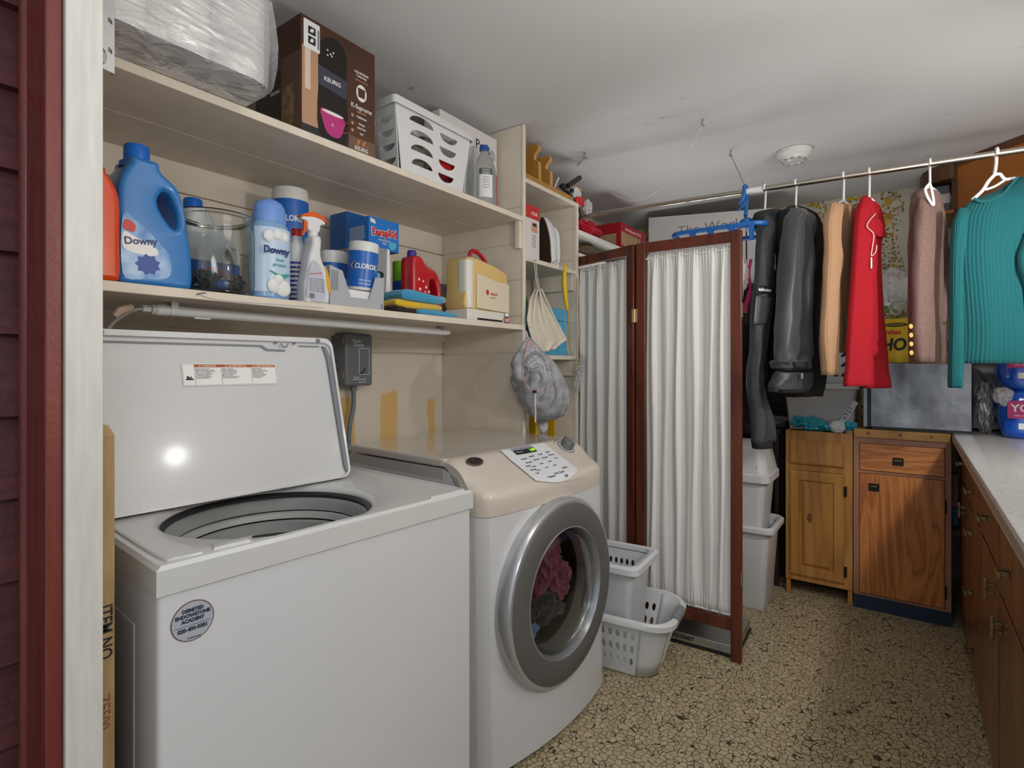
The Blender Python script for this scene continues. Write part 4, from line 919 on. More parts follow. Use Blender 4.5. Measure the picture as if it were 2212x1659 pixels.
# grey storage box carrying the blue cartons
t, w_, d_, h_ = box_thing('grey_box', 'tall grey box with a white right edge standing behind the wipes canister', 'box', xat(790, 1.49), xat(840, 1.49), 1.49, 1.66, SH, SH+.235, mat('grey_board', '8b8e93', .5))
patch('white_edge', t, XZ @ MX.Translation((0, 0, d_)), [(w_-.02, 0), (w_+.03, -.0), (w_+.006, .03), (w_, h_-.004), (w_-.01, h_)], LBW, .004)
patch('handle_slot', t, XZ @ MX.Translation((0, 0, d_)), sm2([(-w_+.005, .14), (w_-.03, .15), (w_-.035, .12), (-w_+.005, .09)]), DARK, .001)
patch('blue_sheet', t, XZ @ MX.Translation((0, 0, d_+.001)), sm2([(-w_+.004, .135), (w_-.045, .145), (w_-.05, .12), (-w_+.004, .1)]), mat('sheet_cyan', '4fb0d0', .5), .001)
t, w_, d_, h_ = box_thing('moisture_absorber_carton', 'bright blue carton with red lettering, right of the two on top of the grey box', 'box', xat(795, 1.52), xat(860, 1.52), 1.515, 1.645, SH+.2355, SH+.345, mat('carton_blue', '2274c8', .4))
FX = XZ @ MX.Translation((0, 0, d_))
patch('label_swash', t, FX, sm2([(-w_+.01, .03), (0, .045), (w_-.01, .04), (w_-.012, .085), (0, .088), (-w_+.012, .075)]), LBW, .0005) if False else None
text('DampRid', t, FX @ MX.Translation((0, .06, .0015)) @ MX.Rotation(.06, 4, 'Z'), .036, REDI, bold=.0014, xs=.85)
text('DampRid', t, FX @ MX.Translation((-.001, .06, .0004)) @ MX.Rotation(.06, 4, 'Z'), .036, LBW, bold=.0034, xs=.85)
text('FRAGRANCE', t, FX @ MX.Translation((-.0, .033, .001)), .01, LBW); text('FREE', t, FX @ MX.Translation((-.0, .022, .001)), .01, LBW)
patch('printed_bag', t, FX, sm2([(.02, .025), (.05, .035), (.055, .018), (.03, .005)]), mat('sheet_cyan', '4fb0d0'), .001)
patch('printed_tag', t, FX, [(-w_+.006, h_-.02), (-w_+.03, h_-.024), (-w_+.026, h_-.01), (-w_+.006, h_-.006)], LBW, .0006)
FXs = frame((-w_, .0, 0), (0, -1, 0), (0, 0, 1)); patch('side_print', t, FXs, rrect(-.04, .04, .03, .08, .004), mat('carton_pale', '8fa8c4', .5), .0005)
t, w_, d_, h_ = box_thing('green_blue_carton', 'narrow blue and green carton at the left behind the blue carton', 'box', xat(745, 1.69), xat(775, 1.69)+.02, 1.68, 1.78, SH, SH+.395, mat('carton_deep_blue', '1d63b0', .4))
patch('label_green', t, XZ @ MX.Translation((0, 0, d_)), rrect(-w_+.003, 0, h_-.1, h_-.05, .01), mat('label_leaf', '4a9a3c', .4), .001); patch('label_white', t, XZ @ MX.Translation((0, 0, d_)), rrect(-w_+.003, 0, h_-.16, h_-.105, .002), LBW, .001)
# green, blue and white bottle behind the red jug
ky = 1.60; t = thing('cleaner_bottle', 'lime green, blue and white bottle standing behind the red jug', 'bottle', (xat(873, ky), ky, SH))
obj('bottle', MB().lathe([(.04, 0), (.044, .005), (.044, .22), (.042, .228)], n=32), WHB, t, smooth=35)
clabel(t, .044, .15, .226, mat('label_lime', '7fc22e', .35)); clabel(t, .044, .08, .15, mat('label_royal', '1d56b4', .35)); clabel(t, .044, .005, .04, mat('label_olive', '8fa63c', .35))
# red jug
ry = 1.44; rx = (xat(872, ry)+xat(950, ry))/2-.002
t = thing('red_jug', 'red softener jug with a purple cap and white flowers on the label', 'jug', (rx, ry, SH))
out = [(-.5, 0), (0, 0), (.46, 0), (.5, .06), (.46, .3), (.44, .5), (.38, .62), (.26, .72), (.06, .76), (-.1, .82), (-.22, .9), (-.44, .9), (-.5, .8), (-.5, .4)]
hole = [(.1, .3), (.05, .42), (.08, .56), (.2, .58), (.3, .46), (.32, .32), (.22, .26)]
W_, H2 = .155, .235
obj('bottle', puffy(sm2([(a*W_, b*H2) for a, b in out], 4), [sm2([(a*W_, b*H2) for a, b in hole], 4)], .035, .012, lambda p: XZ @ p), mat('red_hdpe', 'b3121c', .28, coat=.4), t, smooth=50)
obj('cap', MB().lathe([(.017, .9*H2), (.017, .97*H2), (.014, H2)], (-.33*W_, 0, 0), 20), mat('cap_purple', '3a2c86', .4), t, smooth=35)
FR = XZ @ MX.Translation((0, 0, .0355))
patch('label_panel', t, FR, sm2([(-.068, .0), (.05, .0), (.035, .05), (.0, .06), (-.03, .075), (-.068, .055)]), LBW, .0008)
text("Suavite", t, FR @ MX.Translation((-.025, .062, .001)) @ MX.Rotation(.15, 4, 'Z'), .028, INKB, bold=.0012); text("Suavite", t, FR @ MX.Translation((-.025, .062, .0004)) @ MX.Rotation(.15, 4, 'Z'), .028, LBW, bold=.003)
for a, b_, r_ in ((-.05, .13, .006), (-.03, .125, .005), (-.045, .095, .007), (-.015, .105, .006), (0, .09, .006), (-.06, .08, .005), (-.02, .088, .004)): patch('printed_flower', t, FR, [((r_*(1 if k % 2 else .6))*cos(2*pi*k/10)+a, (r_*(1 if k % 2 else .6))*sin(2*pi*k/10)+b_) for k in range(10)], mat('print_pink_white', 'e8d4d8', .4), .0006)
# grey black box by the cream case
t, w_, d_, h_ = box_thing('dark_print_box', 'small grey box printed with dark blue triangles beside the cream case', 'box', xat(945, 1.56), xat(1000, 1.56), 1.55, 1.66, SH, SH+.16, mat('grey_print', '8f9094', .5))
FX = XZ @ MX.Translation((0, 0, d_))
for k, (a, b_) in enumerate(((-.02, .12), (-.02, .08), (-.02, .045))): patch('printed_triangle', t, FX, [(a-.02, b_), (a+.035, b_+.014), (a+.02, b_-.014)], mat('navy_print', '1c2745', .4), .0005)
# folded cloths
def folded(name, label, x0, x1, y0, y1, z0, z1, m, seed, sag=0, group=None):
    rng = random.Random(seed); t = thing(name, label, 'cloth', ((x0+x1)/2, (y0+y1)/2, z0)); w_, d_, h_ = (x1-x0)/2, (y1-y0)/2, z1-z0
    n = 3; hl = h_/n
    R = []
    for j in range(13):
        y = -d_+2*d_*j/12; prof = []
        for k in range(28):
            a = 2*pi*k/28; ca, sa = cos(a), sin(a); px_ = w_*(abs(ca)**.35)*(1 if ca > 0 else -1); pz_ = h_/2+h_/2*(abs(sa)**.6)*(1 if sa > 0 else -1)
            pz_ *= 1-.35*sag*(px_/w_+1)/2; nz_ = noise.noise(V((px_*25, y*25, seed)))*.007
            prof.append((px_+nz_, y*(1+.02*sin(k)), max(0, pz_+nz_)))
        R.append(prof)
    obj('cloth', MB().loft(R), m, t, smooth='all')
    if h_ > .02: obj('fold_edge', MB().tube([( -w_*.96+.004, y, h_*.5) for y in (-d_*.95, 0, d_*.95)], h_*.22, 10), m, t, smooth=True)
    return t
TUR = mat('microfibre_blue', '3c93bb', .95, bump=(220, .6), sheen=.5); YEL = mat('microfibre_yellow', 'd6ae14', .95, bump=(220, .6), sheen=.5)
cy0 = 1.353
folded('folded_cloth', 'light blue microfibre cloth lying flat at the bottom of the cloth pile', xat(905, cy0), xat(990, cy0), cy0+.003, cy0+.1, SH, SH+.018, TUR, 3)
folded('folded_cloth', 'yellow microfibre cloth in the middle of the cloth pile', xat(850, cy0+.03), xat(950, cy0+.03), cy0+.02, cy0+.12, SH+.0185, SH+.046, YEL, 4, .5)
folded('folded_cloth', 'light blue microfibre cloth folded on top of the yellow one', xat(868, cy0+.03), xat(962, cy0+.03), cy0+.03, cy0+.12, SH+.0465, SH+.085, TUR, 5, .8)
folded('folded_cloth', 'dark brown cloth under the yellow cloth at the left of the pile', xat(862, cy0), xat(903, cy0), cy0+.01, cy0+.1, SH, SH+.016, mat('cloth_brown', '2f2622', .95), 6)
# cream case with a red handle
ky0 = 1.372; x0, x1 = xat(1010, ky0), 1.893
CRM = mat('cream_plastic', 'd9cdb4', .35, coat=.2); CRY = mat('cream_yellowed', 'd8b878', .35, coat=.2)
t = thing('sewing_case', 'cream plastic carrying case with a red handle at the right end of the lower shelf', 'case', ((x0+x1)/2, ky0+.06, SH)); w_ = (x1-x0)/2
obj('base', MB().box(-w_, w_, -.06, .06, 0, .045), mat('cream_white', 'ddd8d0', .35), t, bevel=.006, seg=3)
obj('body', puffy([(a, b_) for a, b_ in sm2([(-w_+.0, .045), (0, .045), (w_-.002, .045), (w_-.002, .15), (w_-.006, .205), (w_-.05, .225), (0, .24), (-w_+.04, .25), (-w_+.006, .24), (-w_, .2), (-w_, .12)], 3)], [], .056, .012, lambda p: XZ @ p), CRY, t, smooth=50)
obj('corner_column', MB().prism(rrect(-w_-.002, -w_+.045, -.062, .0, .02), .047, .235), mat('cream_white', 'ddd8d0', .35), t, bevel=.003)
FX = XZ @ MX.Translation((0, 0, .0565))
pk = patch('front_pocket', t, FX, [(-w_+.055, .05), (w_-.004, .045), (w_-.004, .165), (w_-.03, .17), (w_-.08, .168), (-w_+.08, .185), (-w_+.055, .185)], CRM, .008, bevel=.003)
patch('logo', pk, FX @ MX.Translation((0, 0, .008)), ell(-.018, .118, .009, .011, 20), REDI, .0005)
text('SINGER', pk, FX @ MX.Translation((.025, .113, .0086)), .015, REDI, xs=.9); text('sew essentials', pk, FX @ MX.Translation((.015, .099, .0086)), .006, REDI)
patch('base_slot', t, XZ @ MX.Translation((0, 0, .06)), rrect(-w_+.06, w_-.05, .004, .012, .002), DARK, .0006)
hp = smooth_path([(-.05, 0, .235), (-.052, 0, .27), (-.035, 0, .29), (.0, 0, .287), (.035, 0, .268), (.055, 0, .245), (.058, 0, .225)], 5)
obj('handle', MB().tube(hp, .0085, 12), mat('red_handle', 'b81724', .35), t, smooth=True)
t = thing('small_bottle', 'tiny brown glass bottle with a white cap at the right end of the lower shelf', 'bottle', (xat(1091, 1.36)+.012, 1.361, SH))
obj('bottle', MB().lathe([(.0085, 0), (.009, .002), (.009, .024), (.006, .028)], n=18), mat('brown_glass', '5c2f1e', .15), t, smooth=35); obj('cap', MB().lathe([(.0075, .028), (.0075, .042)], n=18), WHB, t, smooth=35); clabel(t, .009, .005, .02, mat('label_pinkish', 'c99a8c', .5))
# tube lamp under the lower shelf
A, B_ = at(337, 669, z=1.356), at(970, 718, z=1.356)
t = thing('tube_light', 'slim white unlit tube light fixed under the lower shelf with a white plug cable', 'light', (A.x, A.y, 1.356)); d = B_-A; d.z = 0
TW = mat('tube_white', 'e6e6e6', .3)
obj('tube', MB().tube([(0, 0, 0), d*.02, d*.03, d*.98, d], [.014, .014, .013, .013, .009], 16), TW, t, smooth=40)
obj('end_cap', MB().tube([-d.normalized()*.012, d.normalized()*.03], .0135, 14), mat('cap_warm_white', 'c9c3b9', .4), t, smooth=40)
obj('connector', MB().tube([-d.normalized()*.03, -d.normalized()*.01], .009, 6), WHB, t)
obj('cable', MB().tube(smooth_path([-d.normalized()*.028, (-.045, .02, -.006), (-.065, .06, -.03), (-.075, .09, -.06)]), .004, 8), WHB, t, smooth=True)
obj('plug', MB().tube([(-.05, .0, .004), (-.075, .0, -.008), (-.085, .0, -.022)], [.008, .01, .006], 8), mat('plug_clear', 'd0b8a8', .3), t, smooth=True)
for k in (.035, .95): obj('clip', MB().box(-.008, .008, -.012, .012, .004, .021).move(MX.Translation(d*k)), mat('clip_metal', 'a9a9a9', .3, .7), t)
obj('switch', MB().box(-.02, .02, -.005, .005, -.016, -.01).move(MX.Translation(d*.1)), WHB, t, bevel=.001)
# cable and nail on the shelf edge
o = obj('loose_wire', MB().tube(smooth_path([at(428, 634, y=1.3495), at(470, 646, y=1.3485), at(560, 654, y=1.349), at(700, 664, y=1.349)]), .0013, 6), WHB, smooth=True); tag(o, 'thin white wire running along the front edge of the lower shelf', 'wire')
o = obj('bent_nail', MB().tube([at(425, 636, y=1.35), at(430, 634, y=1.343), at(445, 632, y=1.343)], .0015, 6), GASK, smooth=True); tag(o, 'bent nail in the front edge of the lower shelf below the glass jar', 'nail')
# outlet box
oy = WY-.09; q0, q1 = at(746, 835, y=oy), at(806, 722, y=oy)
t = thing('power_outlet_box', 'dark grey outlet adapter box on the wall behind the open washer lid', 'outlet box', ((q0.x+q1.x)/2, WY-.045, q0.z)); w_ = (q1.x-q0.x)/2; h_ = q1.z-q0.z
GB = mat('outlet_grey', '6d7177', .35)
obj('body', MB().box(-w_, w_, -.045, .044, 0, h_), GB, t, bevel=.012, seg=4)
FX = XZ @ MX.Translation((0, 0, .0452)); LT = mat('print_light', 'e6e8ea', .4)
text('Super', t, FX @ MX.Translation((-.012, h_-.03, 0)), .018, LT); text('Outlet', t, FX @ MX.Translation((-.005, h_-.046, 0)), .018, LT)
pts = rrect(-.002, w_-.02, .045, h_-.058, .006); obj('printed_outline', MB().tube([FX @ V((x, y, 0)) for x, y in pts]+[FX @ V((pts[0][0], pts[0][1], 0))], .001, 6), LT, t)
patch('printed_cord', t, FX, sm2([(.0, .052), (.014, .056), (.026, .072), (.028, .066), (.016, .05), (.004, .048)]), DARK, .0006)
text('SYSTEMS', t, FX @ MX.Translation((-.015, .034, 0)), .007, LT); text('SURGE PROTECTOR', t, FX @ MX.Translation((.0, .026, 0)), .007, LT); text('2-in-one', t, FX @ MX.Translation((.012, .016, 0)), .01, LT)
for z in (.032, h_-.04): obj('indicator', MB().box(-w_-.001, -w_+.002, -.036, -.028, z, z+.02), mat('amber', 'c8973c', .3), t, bevel=.001)
for z in (.06, .09): 
    for yy in (.0, .015): obj('socket_slot', MB().box(-w_-.0006, -w_+.002, yy, yy+.005, z, z+.012), DARK, t)
obj('strain_relief', MB().lathe([(.014, -.02), (.014, 0)], (.005, 0, 0), 16), GB, t, smooth=35)
obj('cable', MB().tube(smooth_path([(.005, 0, -.015), (.006, 0, -.08), (-.012, 0, -.16), (-.018, 0, -.26), (-.018, 0, -.36)]), .009, 12), mat('cable_grey', '6f7880', .4), t, smooth=True)
o = obj('green_wire', MB().tube(smooth_path([(xat(764, 1.8), 1.80, q0.z-.02), (xat(764, 1.8), 1.80, q0.z-.1), (xat(755, 1.8), 1.80, q0.z-.2), (xat(752, 1.8), 1.80, q0.z-.4)]), .0025, 8), mat('wire_yellow', 'b9a768', .4), smooth=True); tag(o, 'thin yellowish wire hanging beside the grey outlet cable', 'wire')
# tall cardboard carton wedged beside the washer
t = thing('cardboard_carton', 'tall worn brown cardboard carton wedged between the door jamb and the washing machine', 'box', (.31, 1.02, 0))
CBM = mat('cardboard', 'a68a62', .8, var=(20, '9a7e56', 'b29770', (3, 3, .6)), bump=(60, .3))
xw = at(246, 1200, y=.985).x-.31
obj('carton', MB().box(-.02, xw, -.04, .1, .0, 1.115).hexa([(-.02, -.04, 1.115), (xw, -.04, 1.115), (xw, .1, 1.115), (-.02, .1, 1.115)], [(-.02, -.03, 1.135), (xw-.006, -.034, 1.13), (xw-.008, .08, 1.128), (-.02, .08, 1.135)]), CBM, t, bevel=.002)
fx = frame((xw-.013, -.0403, .875), (0, 0, -1), (1, 0, 0))
text('ITEM NO', t, fx @ MX.Translation((.015, .0, 0)), .024, INK, 'LEFT', bold=.0003, xs=.85); text('ZE500', t, fx @ MX.Translation((.15, -.002, 0)), .022, mat('ink_brown', '8a5334', .5), 'LEFT', xs=.9); text('MODEL', t, fx @ MX.Translation((.27, .0, 0)), .024, INK, 'LEFT', xs=.9)
# perforated metal strip by the jamb
by_ = 1.2; x0, x1 = xat(212, by_), xat(246, by_); zb = zat(235, 152, by_)
t = thing('metal_bracket', 'perforated galvanised metal strip hanging at the top left beside the door jamb', 'bracket', ((x0+x1)/2, by_, zb)); w_ = (x1-x0)/2
GV = mat('galvanised', 'a9aaab', .4, .7, bump=(80, .1))
holes = []; z = .035
while z < .45: holes.append([(w_*.15, z), (w_+.0-.003, z-.004), (w_-.003, z+.004), (w_*.3, z+.009)]); z += .055
holes.append([(-w_*.6+.008*cos(a), .022+.016*sin(a)) for a in [2*pi*k/16 for k in range(16)]])
obj('strip', holed([(-w_, 0), (w_, -.003), (w_, .5), (-w_, .5)], holes, .002, lambda p: XZ @ p), GV, t)
obj('flange', MB().box(w_-.001, w_+.001, .0, .012, -.003, .5), GV, t)
# ---------------------------------------------------------------- top shelf
ST = ZU+.0005
t = thing('paper_towel_pack', 'large clear-wrapped pack of white paper towel rolls at the left of the top shelf', 'paper towels', (.538, 1.335, ST))
PT = mat('paper_towel', 'dcdcda', .9, bump=(160, .3)); 
for i in range(3):
    for j in range(2):
        x, y = -.126+.126*i, -.064+.128*j
        r = obj('roll', MB().lathe([(.061, .004), (.0625, .28), (.058, .285), (.02, .285), (.019, .27), (.019, .01), (.02, .002), (.058, .002)], (x, y, 0), 36, c0=False, c1=False), PT, t, smooth=35)
        obj('roll_core', MB().lathe([(.019, .002), (.019, .28)], (x, y, 0), 20, c0=False, c1=False), mat('roll_core_card', '57544f', .8), r)
FILM = bpy.data.materials.new('clear_film'); FILM.use_nodes = True; nt = FILM.node_tree; N = nt.nodes.new; lk = nt.links.new
nt.nodes.remove(nt.nodes['Principled BSDF']); g = N('ShaderNodeBsdfGlossy'); g.inputs['Roughness'].default_value = .06; tr_ = N('ShaderNodeBsdfTransparent'); mxs = N('ShaderNodeMixShader')
fz = N('ShaderNodeLayerWeight'); fz.inputs[0].default_value = .35; mth_ = N('ShaderNodeMath'); mth_.operation = 'MULTIPLY_ADD'; mth_.inputs[1].default_value = .5; mth_.inputs[2].default_value = .16
tc = N('ShaderNodeTexCoord'); mp = N('ShaderNodeMapping'); mp.inputs['Scale'].default_value = (5, 5, 20); mp.inputs['Rotation'].default_value = (0, .5, .3); n1 = N('ShaderNodeTexNoise'); n1.inputs['Scale'].default_value = 2.2; n1.inputs['Detail'].default_value = 6; n1.inputs['Distortion'].default_value = 1.5
bp = N('ShaderNodeBump'); bp.inputs['Strength'].default_value = .8; bp.inputs['Distance'].default_value = .02
lk(tc.outputs['Object'], mp.inputs[0]); lk(mp.outputs[0], n1.inputs['Vector']); lk(n1.outputs[0], bp.inputs['Height']); lk(bp.outputs[0], g.inputs['Normal']); lk(bp.outputs[0], fz.inputs['Normal'])
lk(fz.outputs['Facing'], mth_.inputs[0]); lk(mth_.outputs[0], mxs.inputs[0]); dm = N('ShaderNodeMixShader'); dm.inputs[0].default_value = .42; lk(tr_.outputs[0], dm.inputs[1]); d2 = N('ShaderNodeBsdfDiffuse'); d2.inputs[0].default_value = (.85, .85, .86, 1); lk(d2.outputs[0], dm.inputs[2])
lk(dm.outputs[0], mxs.inputs[1]); lk(g.outputs[0], mxs.inputs[2]); lk(mxs.outputs[0], nt.nodes['Material Output'].inputs[0])
MATS['clear_film'] = FILM
R = []
for z, k in ((-.0, .93), (.001, .99), (.03, 1.01), (.1, 1.0), (.2, 1.0), (.27, 1.01), (.295, .99), (.305, .85), (.31, .3)):
    row = []
    for x, y in rrect(-.194, .194, -.132, .132, .06, 8):
        n_ = noise.noise(V((x*14, y*14, z*9)))*.009+noise.noise(V((x*40, y*40, z*22)))*.003
        row.append((x*(k+n_/.19), y*(k+n_/.13), z))
    R.append(row)
wr = MB().loft(R)
obj('wrap', wr, FILM, t, smooth=60)
obj('wrap_tail', MB().grid([[(.185+.004*sin(j*1.3), -.12+.02*j, .01+.09*i/3+.01*sin(j)) if False else (.186+.012*sin(i*.9+j), -.125+.03*j, .004+.05*i) for j in range(6)] for i in range(5)]), FILM, t, smooth='all')
# coffee maker carton
ky_ = 1.372; x0, x1 = xat(650, ky_), xat(810, ky_); zt = zat(650, 26, ky_)
BRN = mat('carton_brown', '4b2f22', .45, var=(3, '3f271c', '573626'))
t, w_, d_, h_ = box_thing('coffee_maker_carton', 'tall brown carton printed with a black coffee maker and a pink mug', 'box', x0, x1, ky_, ky_+.235, ST, zt, BRN)
FX = XZ @ MX.Translation((0, 0, d_+.0002)); TAN = mat('print_tan', 'b58d70', .5); BKM = mat('print_black', '1c1817', .35); WHT = mat('print_white', 'e4e0dc', .45); PNK = mat('print_pink', 'b5357a', .45)
patch('printed_counter', t, FX, [(-w_, 0), (.03, 0), (.03, .06), (-w_, .06)], mat('print_dark_green', '26292a', .5), .0003)
patch('printed_gradient', t, FX, [(.03, 0), (w_, 0), (w_, .05), (.03, .05)], mat('print_mid_brown', '6f5445', .5), .0003)
patch('printed_reservoir', t, FX, rrect(-w_+.003, -w_+.055, .03, .25, .003), TAN, .0004)
patch('printed_glass', t, FX, rrect(-w_+.012, -w_+.03, .13, .25, .004), mat('print_pale', 'd9c2b2', .4), .0006)
patch('printed_machine', t, FX, sm2([(-w_+.058, .02), (.02, .02), (.022, .2), (.02, .28), (-.005, .31), (-.04, .31), (-.075, .27), (-w_+.058, .2)], 4), BKM, .0005)
patch('printed_panel', t, FX, [(-w_+.055, .16), (.022, .15), (.024, .205), (-w_+.056, .215)], mat('print_steel', '4a4a58', .3, .3), .0007)
text('KEURIG', t, FX @ MX.Translation((-.028, .183, .0008)), .017, WHT, bold=.0004)
patch('printed_mug', t, FX, sm2([(-.065, .095), (.012, .085), (.012, .06), (-.0, .03), (-.02, .022), (-.045, .028), (-.06, .055)], 4), PNK, .0008)
obj('printed_mug_handle', MB().tube([FX @ V(q) for q in smooth_path([(.01, .08, .001), (.03, .078, .001), (.032, .055, .001), (.008, .045, .001)])], .003, 6, flat=.3), mat('print_orange_brown', '9a4a34', .45), t)
patch('printed_mug_rim', t, FX, ell(-.027, .09, .038, .005, 24), WHT, .001)
text('c', t, FX @ MX.Translation((-.028, .058, .001)), .018, WHT)
for a, b_ in ((-.045, .27), (-.035, .262), (-.025, .27), (-.03, .258), (-.045, .255)): patch('printed_dot', t, FX, ell(a, b_, .0025, .003, 10), WHT, .0009)
lb = patch('shipping_label', t, FX, rrect(-w_+.008, -w_+.06, .245, .325, .002), LBW, .0012)
for a, b_ in ((-w_+.034, .272), (-w_+.034, .3)): patch('label_symbol', lb, FX @ MX.Translation((0, 0, .0012)), rrect(a-.012, a+.012, b_-.012, b_+.01, .001), INK, .0003); patch('label_symbol_mark', lb, FX @ MX.Translation((0, 0, .0015)), sm2([(a-.006, b_-.006), (a+.004, b_-.004), (a+.005, b_+.005), (a-.003, b_+.003)], 3), LBW, .0003)
patch('label_code', lb, FX @ MX.Translation((0, 0, .0012)), [(-w_+.052, .255), (-w_+.058, .255), (-w_+.058, .31), (-w_+.052, .31)], INKG, .0003)
patch('printed_disc', t, FX, ell(.078, .192, .02, .026, 28), WHT, .0005)
patch('printed_disc_pod', t, FX @ MX.Translation((0, 0, .0005)), [(.066, .178), (.09, .178), (.092, .206), (.064, .206)], BRN, .0003)
for s_, b_, z_, m_ in (('MULTISTREAM', .252, .0095, WHT), ('Technology', .242, .0095, WHT), ('Full Flavor. Every Cup', .228, .006, TAN), ('K-Supreme', .145, .02, WHT), ('Single serve', .131, .008, TAN), ('MultiStream', .115, .009, WHT), ('Strong', .095, .009, WHT), ('6,8,10,12oz', .082, .008, WHT), ('Iced', .066, .009, WHT), ('KEURIG', .018, .017, WHT)):
    text(s_, t, FX @ MX.Translation((.078, b_, .0006)), z_, m_, bold=.0002, xs=.88)
for b_ in (.114, .09, .068): patch('printed_icon', t, FX, ell(.044, b_, .005, .005, 14), TAN, .0006)
patch('printed_mark', t, FX, [(.06, .03), (.068, .03), (.074, .046), (.066, .046)], mat('print_orange', 'c7782c', .5), .0006); patch('printed_mark', t, FX, [(.08, .03), (.088, .03), (.096, .048), (.088, .046)], mat('print_orange', 'c7782c', .5), .0006)
FXs = frame((-w_-.0002, 0, 0), (0, -1, 0), (0, 0, 1))
patch('printed_side', t, FXs, [(.018, .0), (d_, 0), (d_, .235), (.018, .235)], mat('print_mid_brown', '6f5445', .5), .0003)
patch('printed_machine_side', t, FXs, [(-.06, .0), (.02, .0), (.02, .2), (-.06, .2)], BKM, .0005)
patch('printed_top_side', t, FXs, [(-.06, .2), (.02, .205), (.02, .25), (-.06, .235)], mat('print_steel', '4a4a58', .3, .3), .0006)
text('KEURIG', t, FXs @ MX.Translation((-.01, .145, .0008)), .014, WHT)
patch('printed_glass_side', t, FXs, sm2([(.03, .03), (.075, .03), (.085, .1), (.08, .15), (.035, .14), (.025, .08)], 3), mat('print_latte', '8f6c48', .5, var=(30, '5e4330', 'b8966a')), .0005)
patch('printed_mug_side', t, FXs, sm2([(-.05, .02), (.012, .015), (.014, .065), (-.05, .07)], 3), mat('print_rose', '8e4a48', .5), .0008)
# white basket with crescent holes
by_ = 1.372; x0, x1 = 1.252, 1.640; zt = 2.115
t = thing('white_basket', 'white plastic storage basket with crescent holes on the top shelf', 'basket', ((x0+x1)/2, by_+.056, ST)); w_ = (x1-x0)/2; h_ = zt-ST
def cres(cx, cy, a, b_, down):
    P = [(cx-a, cy)]
    for k in range(1, 12):
        q_ = pi*k/12; P.append((cx-a*cos(q_), cy+(b_ if not down else -b_)*sin(q_)))
    P.append((cx+a, cy)); return P
holes = [cres(-.07, .20-.048*k, .062, .026, False) for k in range(4)]+[cres(.075, .207-.048*k, .05, .027, True) for k in range(4)]
holes = [[(x, y-.01) for x, y in h__] for h__ in holes]
def bw(side):
    def f(p):
        k = p.y/h_; dx = -.055*(1-k); hw = 1-.3*(1-k)*0
        if side == 'f': return V((p.x*(1-.2*(1-k))+.0, -(.042+.01*k)-p.z, p.y))
        if side == 'b': return V((-p.x*(1-.2*(1-k)), (.042+.01*k)+p.z, p.y))
        if side == 'l': return V((-(w_-.001)*(1-.14*(1-k))-p.z, -p.x*(.042+.01*k)/.052, p.y))
        return V(((w_-.001)*(1-.14*(1-k))+p.z, p.x*(.042+.01*k)/.052, p.y))
    return f
obj('front', holed([(-w_, 0), (w_, 0), (w_, h_), (-w_, h_)], holes, .003, bw('f')), WHB, t)
obj('back', holed([(-w_, 0), (w_, 0), (w_, h_), (-w_, h_)], holes, .003, bw('b')), WHB, t)
hs = [cres(0, .19-.046*k, .04, .022, True) for k in range(4)]
obj('side', holed([(-.052, 0), (.052, 0), (.052, h_), (-.052, h_)], hs, .003, bw('l')), WHB, t)
obj('side', holed([(-.052, 0), (.052, 0), (.052, h_), (-.052, h_)], hs, .003, bw('r')), WHB, t)
obj('bottom', MB().box(-w_*.86, w_*.86, -.042, .042, 0, .003), WHB, t)
R = [[(x, y, z) for x, y in rrect(-w_-a, w_+a, -.052-a, .052+a, .015)] for a, z in ((-.004, h_), (0, h_+.007), (.009, h_+.006), (.012, h_-.002), (.012, h_-.022), (.009, h_-.022), (.008, h_-.004), (-.002, h_-.004))]
obj('rim', MB().grid(R, cu=True, cv=True), WHB, t, smooth=45)
for nm, lab, x, y, z_, r_, col, sd_ in (('cloth', 'red cloth inside the white basket', .10, .0, .10, (.06, .03, .045), 'b3121c', 3), ('cloth', 'grey-brown cloth at the left inside the white basket', -.07, .0, .10, (.07, .03, .065), '6e655e', 5), ('cloth', 'dark cloth at the bottom inside the white basket', .02, .0, .035, (.1, .03, .03), '4a443f', 7)):
    o_ = obj(nm, crumple((0, 0, 0), r_, sd_, 4, .5), mat('basket_cloth_'+col, col, .9), smooth=True); o_.location = ((x0+x1)/2+x, by_+.056+y, ST+z_); tag(o_, lab, 'cloth')
# upright clear tray right of basket
t = thing('clear_tray', 'narrow clear plastic tray standing upright between the basket and the bottle', 'tray', (1.667, 1.41, ST))
CLP = mat('clear_plastic', 'e6ebee', .08, trans=.85, ior=1.2)
obj('tray', MB().box(-.006, -.003, -.035, .08, 0, .21).box(-.006, .01, -.035, -.032, 0, .21).box(-.006, .01, .077, .08, 0, .21), CLP, t, bevel=.001, seg=1)
o = obj('dark_bag', crumple((0, 0, 0), (.04, .03, .035), 31, 3, .4), mat('dark_grey_bag', '6a645c', .5), smooth=True); o.location = (1.665, 1.625, ST+.05); tag(o, 'dark grey bag behind the white carton on the top shelf', 'bag')
